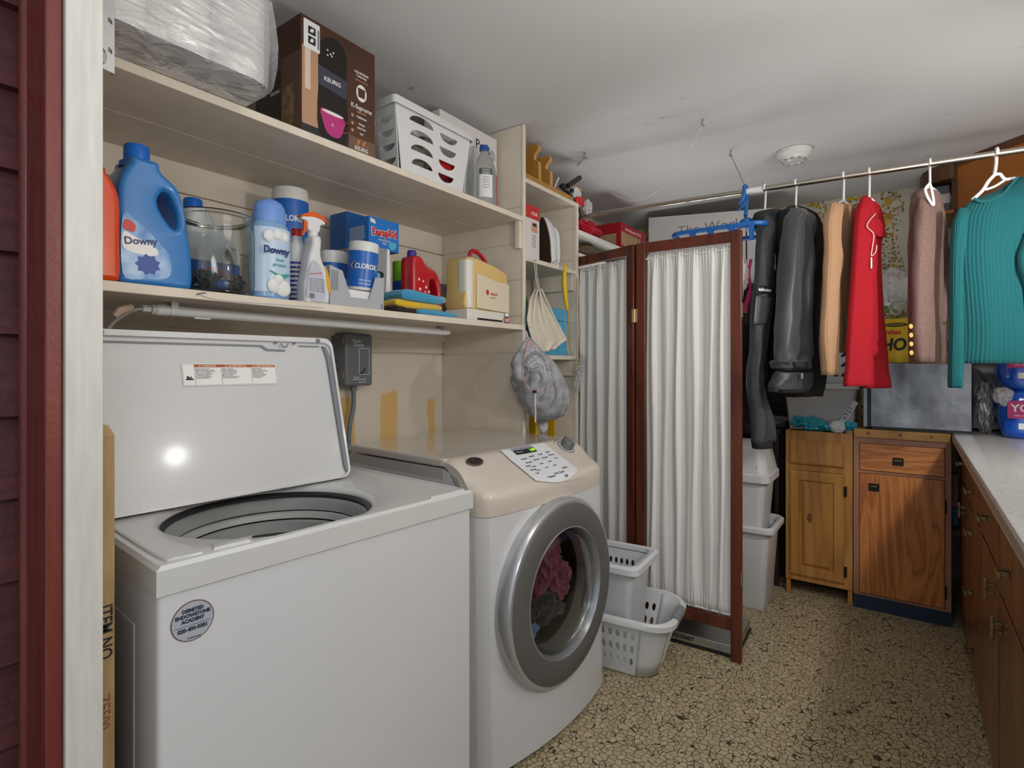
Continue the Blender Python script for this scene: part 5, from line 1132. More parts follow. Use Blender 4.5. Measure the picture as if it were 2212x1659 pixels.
# white carton and clear bottle
t, w_, d_, h_ = box_thing('white_carton', 'white printed carton with a red edge leaning at the right end of the top shelf', 'box', 1.585, 1.955, 1.485, 1.57, ST, 2.232, mat('white_card', 'd9d5d3', .5))
FX = XZ @ MX.Translation((0, 0, d_+.0002))
text('Petit', t, FX @ MX.Translation((w_-.1, h_-.065, .0005)), .06, INK, xs=.9); patch('printed_accent', t, FX, ell(w_-.09, h_-.07, .012, .012, 16), mat('print_orange_red', 'd65a3a', .5), .0012)
patch('printed_disc', t, FX, ell(w_-.035, h_-.085, .022, .026, 26), mat('print_silver', 'a2a4aa', .4), .0005); text('GREAT', t, FX @ MX.Translation((w_-.035, h_-.085, .001)), .01, LBW)
for k in range(10): text('warm wash only with like colours', t, FX @ MX.Translation((w_-.05, .16-.009*k, .0005)), .006, INKG, xs=.7)
patch('red_edge', t, FX, [(w_-.004, 0), (w_+.0003, 0), (w_+.0003, .2), (w_-.004, .2)], REDI, .0008)
cy_ = 1.412; t = thing('clear_bottle', 'clear plastic bottle with a blue cap and white label on the top shelf', 'bottle', (xat(1046, cy_), cy_, ST))
obj('bottle', MB().lathe([(.044, 0), (.05, .006), (.05, .13), (.045, .165), (.03, .2), (.018, .22), (.017, .237)], n=36), mat('frosted_pet', 'c9ccc9', .12, trans=.7, ior=1.3), t, smooth=35)
obj('cap', MB().lathe([(.02, .232), (.02, .25), (.017, .254)], n=28), mat('cap_royal', '1c4fa8', .35), t, smooth=35)
lb = clabel(t, .05, .03, .145, LBW, facing(xat(1046, cy_), cy_)+.15, .55); clabel(t, .0508, .122, .146, mat('label_grey_band', '55585c', .5), facing(xat(1046, cy_), cy_)+.15, .55, 'label_band')
for k in range(2): text('ISOPROPYL', lb, None, .011, LBW, cyl=(.0525, facing(xat(1046, cy_), cy_)+.15, .138-.011*k), xs=.6)
for k in range(5): text('rubbing alcohol', lb, None, .007, INKG, cyl=(.0515, facing(xat(1046, cy_), cy_)+.15, .11-.01*k), xs=.6)

# ---------------------------------------------------------------- narrow shelving contents
MDF = wood('rack_wood', 'c08a3e', 'b27d34', 'cb9649', .5, 'Z', 4, .6)
n0 = NS[0]+.0005
t = thing('letter_rack', 'light wooden letter rack with two notched dividers on top of the narrow shelving', 'rack', (2.09, 1.42, n0))
obj('base', MB().box(-.095, .34, -.062, .06, 0, .022), MDF, t, bevel=.002)
MDE = wood('rack_edge', 'd3a25a', 'c8954c', 'dcae68', .5, 'Z', 4, .6)
for uu, hz in ((1166, .2), (1191, .178)):
    xx = xat(uu, 1.372)-2.09; s_ = hz/.2
    pr = [(.075, .022), (-.048, .022), (-.048, .1*s_), (-.044, .115*s_), (-.026, .122*s_), (-.02, .135*s_), (-.024, .15*s_), (-.042, .168*s_), (-.046, .18*s_), (-.038, .196*s_), (-.02, .2*s_), (.05, .19*s_), (.075, .17*s_)]
    dv = obj('divider', MB().prism(pr, -.011, .011, frame((xx, 0, 0), (0, 1, 0), (0, 0, 1))), MDF, t)
    ed = MB()
    for k in range(1, 11):
        a, b_ = pr[k], pr[k+1]; ed.hexa([(xx-.0112, a[0]-.0008, a[1]), (xx+.0112, a[0]-.0008, a[1]), (xx+.0112, a[0]+.001, a[1]), (xx-.0112, a[0]+.001, a[1])], [(xx-.0112, b_[0]-.0008, b_[1]), (xx+.0112, b_[0]-.0008, b_[1]), (xx+.0112, b_[0]+.001, b_[1]), (xx-.0112, b_[0]+.001, b_[1])])
    obj('edge', ed, MDE, dv)
o = obj('white_stick', MB().tube([(2.300, 1.40, n0+.03), (2.335, 1.39, n0+.10)], .004, 8), WHB, smooth=True); tag(o, 'short white plastic stick leaning behind the letter rack', 'stick')
def ap(u, v, y): return at(u, v, y=y)
t = thing('clamp_mount', 'black clamp mount with a cylindrical handle at the right end of the top narrow shelf', 'clamp', ap(1228, 420, 1.37))
q0 = ap(1228, 420, 1.37)
def rl(u, v, y=1.37): return ap(u, v, y)-q0
BP = mat('black_plastic', '1b1a1a', .35)
obj('handle', MB().tube([rl(1226, 402), rl(1252, 384)], .013, 14), mat('dark_brown_grip', '2a2220', .4), t, smooth=40)
obj('joint', MB().lathe([(.012, -.01), (.014, 0), (.012, .01)], n=14).move(MX.Translation(rl(1217, 402))), BP, t, smooth=35)
obj('joint', MB().lathe([(.01, -.008), (.012, 0), (.01, .008)], n=14).move(MX.Translation(rl(1235, 412))), BP, t, smooth=35)
obj('arm', MB().tube([rl(1210, 402), rl(1222, 412), rl(1238, 428), rl(1250, 450), rl(1256, 470)], [.008, .008, .007, .005, .003], 8), BP, t, smooth=True)
obj('foot', MB().box(-.02, .02, -.012, .012, -.014, -.004).move(MX.Translation(rl(1226, 424))), BP, t)
t = thing('snack_bag', 'white, red and yellow plastic bag tucked behind the black clamp mount', 'bag', (2.475, 1.37, n0))
obj('bag', MB().hexa([(-.03, 0, 0), (.06, .0, 0), (.06, .06, 0), (-.03, .06, 0)], [(-.02, -.01, .09), (.045, -.01, .07), (.05, .05, .075), (-.02, .05, .085)]), mat('bag_white', 'd4d5d6', .3), t, bevel=.008, seg=3)
obj('red_corner', MB().hexa([(-.03, -.012, .002), (.066, -.012, -.0), (.066, -.004, 0), (-.03, -.004, 0)], [(-.025, -.02, .03), (.05, -.02, .045), (.05, -.012, .045), (-.025, -.012, .03)]), REDI, t, bevel=.002)
obj('yellow_top', MB().box(-.0, .05, -.005, .04, .074, .09), mat('bag_yellow', 'd9a83a', .4), t, bevel=.004)
obj('clear_tail', crumple((.09, -.02, .0), (.035, .02, .04), 3, 3, .5), FILM, t, smooth=True)
n1_ = NS[1]+.0005
t, w_, d_, h_ = box_thing('photo_carton', 'narrow red and white carton with a small portrait, on the middle narrow shelf', 'box', 2.06, 2.175, 1.40, 1.45, n1_, zat(1150, 445, 1.40), mat('white_card', 'd9d5d3'))
FX = XZ @ MX.Translation((0, 0, d_+.0002)); patch('red_band', t, FX, [(-w_, h_-.06), (w_, h_-.06), (w_, h_), (-w_, h_)], REDI, .0006); text('CZUR', t, FX @ MX.Translation((.012, h_-.035, .001)), .02, WHT, bold=.0004)
patch('portrait', t, FX, rrect(-.01, .038, h_-.12, h_-.075, .003), mat('portrait_skin', 'c9997c', .5), .0006); patch('portrait_hair', t, FX, sm2([(.0, h_-.09), (.03, h_-.09), (.025, h_-.078), (.005, h_-.078)]), INK, .001)
for k in range(6): text('instant camera film', t, FX @ MX.Translation((.01, h_-.135-.01*k, .0006)), .006, INKG, xs=.7)
o = obj('brown_paper_bag', crumple((0, 0, 0), (.04, .05, .13), 41, 4, .2), mat('paper_bag_brown', '9a8266', .8), smooth=True); o.location = (2.05, 1.55, n1_+.155); tag(o, 'brown paper bag standing behind the red and white carton', 'bag')
t = thing('clothes_iron', 'white clothes iron standing on its heel on the middle narrow shelf', 'iron', (xat(1184, 1.42), 1.43, n1_), radians(-12))
sole = sm2([(-.05, .0), (.05, .0), (.055, .06), (.05, .12), (.03, .19), (0, .235), (-.03, .19), (-.05, .12), (-.055, .06)], 4)
FI2 = frame((-.02, 0, .006), (0, 1, 0), (0, 0, 1))
obj('soleplate', MB().prism(sole, -.012, -.006, FI2), mat('sole_brown', '57483c', .3, .5), t)
obj('skirt', puffy([(a*1.03, b_*1.01) for a, b_ in sole], [], .016, .008, lambda p: FI2 @ (p+V((0, 0, .012)))), WHB, t, smooth=50)
obj('housing', puffy([(a*.75, b_*.92+.005) for a, b_ in sole], [], .02, .012, lambda p: FI2 @ (p+V((0, 0, .04)))), mat('iron_pale', 'c9ced3', .3), t, smooth=50)
obj('handle', MB().tube([FI2 @ V(q) for q in smooth_path([(0, .02, .055), (0, .03, .095), (0, .1, .1), (0, .17, .09), (0, .19, .055)])], .014, 12), WHB, t, smooth=True)
obj('heel', MB().box(-.035, .06, -.035, .035, 0, .02), WHB, t, bevel=.006, seg=3)
n2_ = NS[2]+.0005
t = thing('blue_storage_box', 'bright light blue lidded storage box on the bottom narrow shelf', 'box', (2.28, 1.50, n2_))
CYB = mat('cyan_box', '4fa8d2', .6, bump=(60, .4), var=(30, '3f98c4', '60b6dc'))
hx_ = .155; hb = zat(1210, 668, 1.40)-n2_
obj('body', MB().box(-hx_, hx_, -.1, .1, 0, hb-.06), CYB, t, bevel=.004)
obj('lid', MB().box(-hx_-.003, hx_+.003, -.104, .104, hb-.06, hb), CYB, t, bevel=.005)
patch('lid_tab', t, XZ @ MX.Translation((0, hb-.04, .104)), [(-.06, -.03), (-.02, -.035), (-.03, .02), (-.07, .02)], mat('cyan_dark', '3187b3', .6), .003)
o = obj('green_cloth', crumple((0, 0, 0), (.03, .03, .04), 51, 3, .3), mat('green_cloth', '3f9a3a', .8), smooth=True); o.location = (2.02, 1.40, n2_+.245); tag(o, 'bit of bright green cloth beside the cream hanging bag', 'cloth')
# nails
def nail(u, v, label, du=10, dv=-10, y=SF):
    p = at(u, v, y=y+.01); q = at(u+du, v+dv, y=y-.03)
    o = obj('nail', MB().tube([p, q], .0016, 6), GASK); tag(o, label, 'nail'); return o
nail(1137, 716, 'bent nail on the divider edge holding the grey net bag'); nail(1160, 563, 'nail on the middle narrow shelf holding the cream cloth bag', -8, 0); nail(1220, 576, 'nail on the middle narrow shelf holding the yellow strap', 6, -4); nail(1192, 568, 'short nail sticking out below the clothes iron', 12, -6)
# cream cloth bag hanging
yb = 1.315
P = [ap(1156, 566, yb), ap(1158, 600, yb), ap(1165, 624, yb)]
t = thing('cream_cloth_bag', 'empty cream cloth drawstring bag hanging from a nail on the narrow shelving', 'bag', P[2]); o0 = V(P[2])
obj('drawstring', MB().tube([p-o0 for p in (ap(1154, 563, yb), ap(1157, 598, yb), ap(1163, 628, yb))], .0016, 6).tube([p-o0 for p in (ap(1158, 563, yb), ap(1160, 596, yb), ap(1166, 628, yb))], .0016, 6), mat('cotton_cord', 'd8d0c0', .8), t)
edgeL = [(1158, 625), (1146, 650), (1140, 690), (1146, 720), (1154, 745), (1168, 764)]; edgeR = [(1168, 624), (1180, 650), (1196, 680), (1214, 712), (1226, 733), (1200, 752)]
R = []
for i in range(26):
    k = i/25*5; a = min(int(k), 4); f = k-a
    def lp(E_): return (E_[a][0]*(1-f)+E_[a+1][0]*f, E_[a][1]*(1-f)+E_[a+1][1]*f)
    l_, r_ = lp(edgeL), lp(edgeR); row = []
    for j in range(24):
        s_ = j/23; dep = .012*sin(s_*pi*5+.4*k)*(1-k/8)+.006
        row.append(ap(l_[0]*(1-s_)+r_[0]*s_, l_[1]*(1-s_)+r_[1]*s_, yb+dep)-o0)
    R.append(row)
o_ = obj('cloth', MB().grid(R), mat('cream_canvas', 'd3cabb', .9, bump=(250, .3)), t, smooth='all'); md = o_.modifiers.new('s', 'SOLIDIFY'); md.thickness = .006; md.offset = 1
# yellow strap
yb = 1.32; o0 = ap(1222, 580, yb)
t = thing('yellow_strap', 'bright yellow strap looped over a nail on the narrow shelving', 'strap', o0)
pts = [ap(u, v, yb)-o0 for u, v in ((1222, 572), (1219, 600), (1221, 640), (1226, 670))]
obj('strap', MB().tube(smooth_path(pts), [.0055+.0065*sin(pi*k/18) for k in range(19)], 10), mat('strap_yellow', 'dcb910', .5), t, smooth=True)
for s_, m_ in ((-4, 'cotton_cord'), (3, 'strap_yellow')): obj('loop', MB().tube(smooth_path([ap(u+s_, v, yb)-o0 for u, v in ((1224, 670), (1225, 710), (1228, 745), (1232, 766))]), .004, 8, flat=.5), MATS[m_], t, smooth=True)
# duster with wooden handle
yb = 1.325; o0 = ap(1250, 600, yb)
t = thing('feather_duster', 'thin wooden-handled duster with a fluffy grey head hanging beside the folding screen', 'duster', o0)
obj('handle', MB().tube([ap(u, v, yb)-o0 for u, v in ((1247, 598), (1246, 700), (1247, 780), (1244, 800))], .0035, 8), mat('duster_handle', 'b8a684', .6), t, smooth=True)
obj('cord', MB().tube(smooth_path([ap(u, v, yb-.005)-o0 for u, v in ((1249, 585), (1252, 660), (1251, 720), (1254, 765))]), .0015, 6), mat('cotton_cord', 'd8d0c0'), t, smooth=True)
rng = random.Random(5); mb = MB()
for k in range(700):
    s_ = rng.random(); c_ = ap(1260-16*s_, 768+72*s_, yb-.008)-o0; a = rng.uniform(0, 2*pi); e_ = V((cos(a), sin(a)*.6, rng.uniform(-.9, .5)))*rng.uniform(.014, .032)
    mb.tube([c_, c_+e_*.6, c_+e_+V((0, 0, -.004))], [.0016, .0014, .0004], 4, cap=False)
mb.tube([ap(1260, 768, yb-.008)-o0, ap(1246, 838, yb-.008)-o0], [.006, .005], 8)
obj('fluffy_head', mb, mat('duster_grey', 'cbcac7', .95), t, smooth='all')
# net bag stuffed with grey washing
yb = 1.27; o0 = ap(1140, 720, 1.31)
t = thing('net_bag', 'pink-edged net bag stuffed with grey washing hanging from the shelf divider', 'bag', o0)
cc = ap(1167, 842, yb)-o0
NET = mat('net_white', 'c6c6ca', .8, bump=(240, .8)); GW = mat('grey_washing', '9d9ea4', .95, bump=(200, .7), var=(30, '85868c', 'b2b3b8'))
def netr(k):
    u0 = [(1138, 1144), (1128, 1160), (1118, 1186), (1118, 1204), (1126, 1212), (1140, 1214), (1154, 1206), (1164, 1190)]
    vv = [728, 752, 785, 815, 845, 872, 897, 908]
    a = min(int(k), 6); f = k-a; l = u0[a][0]*(1-f)+u0[a+1][0]*f; r = u0[a][1]*(1-f)+u0[a+1][1]*f; return l, r, vv[a]*(1-f)+vv[a+1]*f
R = []
for i in range(29):
    l, r, v_ = netr(i/28*7); a_, b_ = ap(l, v_, yb)-o0, ap(r, v_, yb)-o0; c_ = (a_+b_)/2; w_ = (b_-a_).length/2; ax = (b_-a_).normalized(); ay = V((-ax.y, ax.x, 0)); row = []
    for j in range(40):
        q = 2*pi*j/40; n_ = 1+.18*noise.noise(V((cos(q)*2.4, sin(q)*2.4, i*.22)))+.06*noise.noise(V((cos(q)*7, sin(q)*7, i*.6)))
        row.append(c_+ax*w_*cos(q)*n_+ay*w_*.6*sin(q)*n_)
    R.append(row)
obj('washing', MB().loft(R), GW, t, smooth='all')
from mathutils.bvhtree import BVHTree
wash = [o_ for o_ in t.children if o_.name.startswith('washing')][-1]
bvh = BVHTree.FromPolygons([v_.co+o0 for v_ in wash.data.vertices], [tuple(p_.vertices) for p_ in wash.data.polygons])
def onbag(u, v, lift=.002):
    r_ = ray(u, v).normalized(); h_ = bvh.ray_cast(V((0, 0, HC)), r_)
    return (h_[0]-r_*lift if h_[0] is not None else at(u, v, y=yb-.02))-o0
for k, pth in enumerate((((1134, 800), (1140, 775), (1156, 762), (1172, 772), (1180, 792)), ((1138, 815), (1145, 792), (1160, 782), (1174, 794), (1177, 815), (1170, 832)), ((1126, 782), (1145, 794), (1165, 790), (1192, 802)),
        ((1146, 834), (1148, 814), (1161, 803), (1170, 814), (1164, 828)), ((1144, 756), (1153, 748), (1162, 760), (1172, 776)), ((1172, 836), (1186, 822), (1194, 806), (1188, 790)), ((1128, 828), (1135, 808), (1150, 800), (1168, 806)),
        ((1150, 770), (1160, 776), (1168, 788), (1160, 800)), ((1180, 800), (1184, 830), (1176, 856), (1164, 866)), ((1190, 812), (1200, 840), (1196, 866), (1182, 884)))):
    P_ = smooth_path([onbag(u, v, .001) for u, v in pth]); n_ = len(P_)
    obj('washing_fold', MB().tube(P_, [.0015+.0065*sin(pi*q_/(n_-1)) for q_ in range(n_)], 10), mat('washing_fold_grey'+str(k % 3), ('83848b', 'adadb4', '989aa1')[k % 3], .95, bump=(200, .5)), t, smooth=True)
PKE = mat('pink_edging', 'c99a9c', .8)
obj('edging', MB().tube(smooth_path([onbag(u, v) for u, v in ((1142, 738), (1134, 770), (1130, 810), (1140, 838), (1158, 846), (1178, 836), (1184, 822))]), .003, 6), PKE, t, smooth=True)
obj('edging', MB().tube(smooth_path([onbag(u, v) for u, v in ((1142, 740), (1150, 744), (1158, 758), (1162, 772))]), .003, 6), PKE, t, smooth=True)
obj('net_neck', MB().tube([ap(u, v, y_)-o0 for u, v, y_ in ((1137, 716, 1.32), (1139, 728, 1.3), (1141, 742, 1.28))], [.003, .006, .014], 10), NET, t, smooth=True)
obj('drawstring', MB().tube(smooth_path([ap(u, v, yb-.05)-o0 for u, v in ((1156, 848), (1156, 870), (1157, 895), (1156, 912))]), .003, 6), mat('cotton_cord', 'd8d0c0'), t, smooth=True)
obj('cord_lock', MB().box(-.008, .008, -.004, .004, -.005, .005).move(MX.Translation(ap(1155, 846, yb-.052)-o0)), BP, t)
o = obj('white_pouch', crumple((0, 0, 0), (.032, .02, .04), 71, 4, .35), mat('pouch_white', 'cfcdca', .9), smooth=True); o.location = ap(1172, 918, 1.33); tag(o, 'small crumpled white pouch hanging below the grey net bag', 'pouch')
t = thing('yellow_ladder', 'yellow step ladder folded away in the bay behind the dryer', 'ladder', (2.2, 1.5, 0))
YL = mat('ladder_yellow', 'd9ad16', .4)
for u in (1153, 1194): q = at(u, 900, y=1.5); obj('rail', MB().box(q.x-2.2-.013, q.x-2.2+.013, -.02, .02, 0, zat(u, 872, 1.5)), YL, t, bevel=.003)
xa, xb = at(1153, 900, y=1.5).x-2.2, at(1194, 900, y=1.5).x-2.2
for z in (.25, .5, .75): obj('step', MB().box(xa+.013, xb-.013, -.03, .03, z, z+.02), GV, t)
# ---------------------------------------------------------------- clothes rod, ceiling hooks, wires, smoke detector
ROD0, ROD1 = V((2.552, 1.46, 2.008)), V((2.705, -.66, 2.0))
def rodp(y): k = (y-ROD0.y)/(ROD1.y-ROD0.y); return ROD0+(ROD1-ROD0)*k
CHR = mat('chrome_rod', 'b6ada0', .22, 1)
t = thing('clothes_rod', 'long satin metal clothes rod hung from the ceiling across the room', 'rod', ROD0)
obj('rod', MB().tube([V((0, 0, 0)), (ROD1-ROD0)*.5, ROD1-ROD0], .0115, 20), CHR, t, smooth=40)
ty = at(1632, 428, x=2.61).y; pa, pb = rodp(ty+.045)-ROD0, rodp(ty-.03)-ROD0
obj('tape', MB().tube([pa, pb], .0135, 16), mat('white_tape', 'dcdcdc', .6), t, smooth=40)
obj('rod_hanger_wire', MB().tube([pb+V((0, 0, .0)), pb+V((0, 0, .03))], .0016, 6), GASK, t)
def hk(u, v, lab, lt):
    p = at(u, v, z=CZ-.012); t = thing('ceiling_hook', lab, 'hook', (p.x, p.y, CZ))
    obj('screw', MB().tube([(0, 0, -.001), (0, 0, -.01)], .0028, 8), GASK, t)
    obj('eye', MB().tube([(.012*cos(a), .004*sin(a*2), -.02+.011*sin(a)) for a in [pi/2+2*pi*k/14*.86 for k in range(15)]], .0022, 8), GASK, t, smooth=True)
    return V((p.x, p.y, CZ-.022))
h1 = hk(1264, 335, 'metal screw eye in the ceiling nearest the narrow shelving', 0)
h2 = hk(1518, 263, 'metal screw eye in the ceiling at the upper end of the sagging wire', 0)
h3 = hk(1578, 329, 'metal screw eye in the ceiling directly above the blue hanger', 0)
WR = mat('wire_grey', '7a7873', .4, .5); WRW = mat('wire_white', 'c9c7c0', .5)
def sag(a, b, s_, n=24): return [a.lerp(b, k/n)-V((0, 0, s_*4*(k/n)*(1-k/n))) for k in range(n+1)]
o = obj('hanging_wire', MB().tube(sag(h1, h2, .27), .0015, 6), WRW, smooth=True); tag(o, 'loose pale wire sagging in a curve between two ceiling hooks', 'wire')
o = obj('hanging_wire', MB().tube([h3, rodp(ty+.04)+V((0, 0, .012))], .0016, 6), WR); tag(o, 'straight grey wire from a ceiling hook down to the taped part of the rod', 'wire')
o = obj('hanging_wire', MB().tube([h1, at(1222, 386, y=1.62)], .0016, 6).tube([h1, h1+V((-.05, .05, -.004))], .0014, 6), WR); tag(o, 'grey wire from the left ceiling hook down toward the narrow shelving', 'wire')
p = at(1715, 325, z=CZ); t = thing('smoke_alarm', 'round white smoke alarm on the ceiling', 'smoke alarm', (p.x, p.y, CZ))
SMK = mat('smoke_white', 'd6d5d1', .4)
obj('base', MB().lathe([(.076, -.001), (.08, -.006), (.08, -.02), (.074, -.03), (.068, -.034)], n=48, c1=False), SMK, t, smooth=30)
obj('cover', MB().lathe([(.068, -.034), (.064, -.04), (.058, -.05), (.05, -.053), (.045, -.05), (.02, -.052), (.001, -.052)], n=48, c0=False, c1=False), SMK, t, smooth=30)
for k in range(10): a = 2*pi*k/10; obj('vent', MB().box(.047, .0585, -.007, .007, -.0535, -.0515).move(MX.Rotation(a, 4, 'Z')), mat('vent_grey', '8f8f8c', .5), t)
obj('test_button', MB().lathe([(.014, -.051), (.013, -.056), (.001, -.057)], (-.01, .02, 0), 20, c1=False), SMK, t, smooth=30)

# ---------------------------------------------------------------- clothes on the rod
HW = mat('hanger_white', 'e2e2e2', .35)
def hookpts(y, drop=.09, side=1):
    r = rodp(y); R_ = .019
    pts = [r+V((side*R_*cos(a), 0, R_*sin(a)*.9+.001)) for a in [pi*1.15-pi*1.15*k/8 for k in range(9)]]
    return pts+[r+V((side*R_*.9, 0, -.03)), r+V((0, 0, -drop))]
class Gm:
    def __init__(s, u, v, ang, off=0):
        q = at(u, v, x=2.62); s.y = q.y; r = rodp(s.y); s.P = V((r.x, r.y, r.z)); a = radians(ang); s.d = V((cos(a), sin(a), 0)); s.N = V((-s.d.y, s.d.x, 0))
        if s.N.dot(V((s.P.x, s.P.y, 0))) > 0: s.N = -s.N     # toward the viewer
    def hit(s, u, v, off=0): return hit(u, v, s.P+s.N*off, s.N)-s.P
    def rings(s, rows, th, off=0, sub=6, n=44, fold=(0, 0), rib=(0, 0), seed=0, close=True, foldg=1.0):
        R = []; m_ = (len(rows)-1)*sub
        for i in range(m_+1):
            k = i/sub; a = min(int(k), len(rows)-2); f = k-a
            # smooth interpolation
            def cr(c_):
                A_, B2, C2, D_ = rows[max(a-1, 0)][c_], rows[a][c_], rows[a+1][c_], rows[min(a+2, len(rows)-1)][c_]
                return .5*((2*B2)+(C2-A_)*f+(2*A_-5*B2+4*C2-D_)*f*f+(3*B2-A_-3*C2+D_)*f**3)
            v_ = rows[a][0]*(1-f)+rows[a+1][0]*f; l, r = s.hit(cr(1), v_, off), s.hit(cr(2), v_, off); z = (l.z+r.z)/2
            l.z = r.z = z; c_ = (l+r)/2; w = (r-l).length/2*(1 if True else 1); g = i/m_
            tt = th*min(1, .35+g*6)*(1 if g < .98 else .9); row = []
            for j in range(n):
                q = 2*pi*j/n; x = cos(q); y = sin(q); px_ = w*(abs(x)**.8)*(1 if x > 0 else -1); py_ = tt*(abs(y)**.75)*(1 if y > 0 else -1)
                px_ *= 1; fo = fold[1]*sin(fold[0]*x*pi+seed+g*1.2+.7*sin(2*x+seed))*(.25+.75*g**foldg)
                nz_ = noise.noise(V((x*2.2+seed, g*7, y+seed)))*fold[1]*.9
                ri = rib[1]*sin(rib[0]*(x*.5+.5)*2*pi) if rib[0] else 0
                yy_ = py_+(fo+nz_)+(ri if y > 0 else -ri)
                row.append(c_+s.d*px_+s.N*yy_)
            R.append(row)
        return R
def hanger(g, name_lab, w=.19, ang_drop=.07, drop=.085, tilt=0):
    t = thing('hanger', name_lab, 'hanger', g.P)
    pts = [p-g.P for p in hookpts(g.y, drop)]
    obj('hook', MB().tube(smooth_path(pts, 3), .0042, 8), HW, t, smooth=True)
    a, b_ = V((0, 0, -drop)), V((0, 0, -drop-.035))
    for s_ in (1, -1): obj('arm', MB().tube(smooth_path([V((0, 0, -drop)), g.d*s_*w*.3+V((0, 0, -drop-ang_drop*.25)), g.d*s_*w+V((0, 0, -drop-ang_drop+s_*tilt))]), .0045, 8), HW, t, smooth=True)
    if w > .05: obj('cross_bar', MB().tube([g.d*w*.62+V((0, 0, -drop-ang_drop*.6)), g.d*-w*.62+V((0, 0, -drop-ang_drop*.6))], .0035, 8), HW, t)
    return t
def cloth(name, label, g, m, **k):
    pass
# far charcoal hood + grey shell trousers/jacket
g = Gm(1652, 430, -28)
hanger(g, 'white hanger on the rod holding the grey shell jacket beside the blue tape', .03, .012, .1)
GS = mat('shell_grey', '404245', .5, bump=(150, .3), var=(60, '393b3e', '4a4c4f')); GSD = mat('shell_dark', '2a2b2d', .6)
t = thing('shell_jacket', 'grey hooded shell jacket hanging next to the folding screen, sleeve reaching lowest', 'jacket', g.P)
obj('hood', MB().loft(g.rings([(455, 1652, 1666), (460, 1640, 1680), (472, 1634, 1688), (492, 1638, 1688), (512, 1650, 1682)], .05, 0, fold=(2, .006))), GSD, t, smooth='all')
obj('sleeve', MB().loft(g.rings([(468, 1652, 1670), (495, 1645, 1682), (530, 1639, 1671), (600, 1636, 1669), (636, 1631, 1669), (700, 1627, 1659), (760, 1625, 1650), (800, 1621, 1643), (860, 1622, 1651), (915, 1628, 1668), (955, 1629, 1671)], .028, .04, fold=(1.5, .006), seed=2)), GS, t, smooth='all')
obj('cuff', MB().loft(g.rings([(953, 1628, 1664), (968, 1630, 1664)], .03, .04)), mat('cuff_black', '1f2022', .8), t, smooth='all')
obj('arm_pocket', MB().loft(g.rings([(640, 1633, 1667), (662, 1631, 1664), (700, 1628, 1656)], .006, .068)), mat('shell_grey_light', '5a5c60', .4), t, smooth='all')
obj('elbow_strap', MB().loft(g.rings([(618, 1636, 1670), (634, 1632, 1669)], .006, .07)), GSD, t, smooth='all')
q = g.hit(1652, 626, .08); text('endurance', t, frame(q, g.d, (0, 0, 1)), .018, mat('reflective_print', 'dcdcdc', .3), bold=.001, ext=.001)
obj('body', MB().loft(g.rings([(500, 1668, 1694), (560, 1664, 1690), (650, 1655, 1684), (760, 1640, 1678), (870, 1638, 1680)], .04, -.03, fold=(2, .01))), mat('jacket_black', '131314', .8), t, smooth='all')
o_ = obj('drawcord', MB().tube(smooth_path([g.hit(u, v, .06) for u, v in ((1672, 545), (1675, 555), (1674, 575))]), .0022, 6), GASK, t, smooth=True)
obj('cord_toggle', MB().tube([g.hit(1674, 572, .06), g.hit(1674, 583, .06)], .005, 8), mat('toggle_grey', '8d8f90', .4), t)
# black softshell jacket
g = Gm(1718, 418, -28)
hanger(g, 'white hanger on the rod holding the black softshell jacket', .03, .012, .1)
SG = mat('softshell_grey', '3e3f41', .42, sheen=.2, bump=(300, .15)); BK2 = mat('softshell_black', '1b1b1c', .75)
t = thing('softshell_jacket', 'black and charcoal hooded softshell jacket hanging between the grey shell jacket and tan sweater', 'jacket', g.P)
obj('body', MB().loft(g.rings([(447, 1706, 1732), (460, 1692, 1750), (485, 1684, 1765), (510, 1682, 1779), (530, 1684, 1780), (600, 1690, 1768), (680, 1700, 1763), (760, 1702, 1766), (810, 1700, 1768), (856, 1696, 1763)], .05, -.02, fold=(2.5, .014), seed=1)), BK2, t, smooth='all')
obj('sleeve', MB().loft(g.rings([(452, 1712, 1738), (475, 1701, 1745), (520, 1694, 1744), (600, 1687, 1742), (700, 1677, 1743), (760, 1671, 1742), (785, 1672, 1741)], .045, .055, fold=(1.6, .016), seed=4)), SG, t, smooth='all')
obj('sleeve_cuff', MB().loft(g.rings([(778, 1671, 1741), (786, 1672, 1743), (796, 1675, 1744)], .047, .055, fold=(9, .004))), SG, t, smooth='all')
obj('cuff_tab', MB().loft(g.rings([(782, 1714, 1743), (794, 1716, 1744)], .012, .105)), mat('cuff_black', '1f2022'), t, smooth='all')
obj('cuff_opening', MB().loft(g.rings([(795, 1677, 1742), (801, 1680, 1740)], .042, .055)), mat('jacket_black', '131314'), t, smooth='all')
obj('lower_cuff', MB().loft(g.rings([(800, 1678, 1746), (815, 1674, 1748), (832, 1667, 1748), (846, 1668, 1740)], .045, .05, fold=(1, .004))), mat('softshell_charcoal', '38393b', .45), t, smooth='all')
obj('lower_opening', MB().loft(g.rings([(838, 1670, 1738), (849, 1676, 1734)], .046, .055)), mat('jacket_black', '131314'), t, smooth='all')
obj('zip_pull', MB().tube([g.hit(1732, 806, .11), g.hit(1732, 818, .11)], .005, 8), GASK, t, smooth=True)
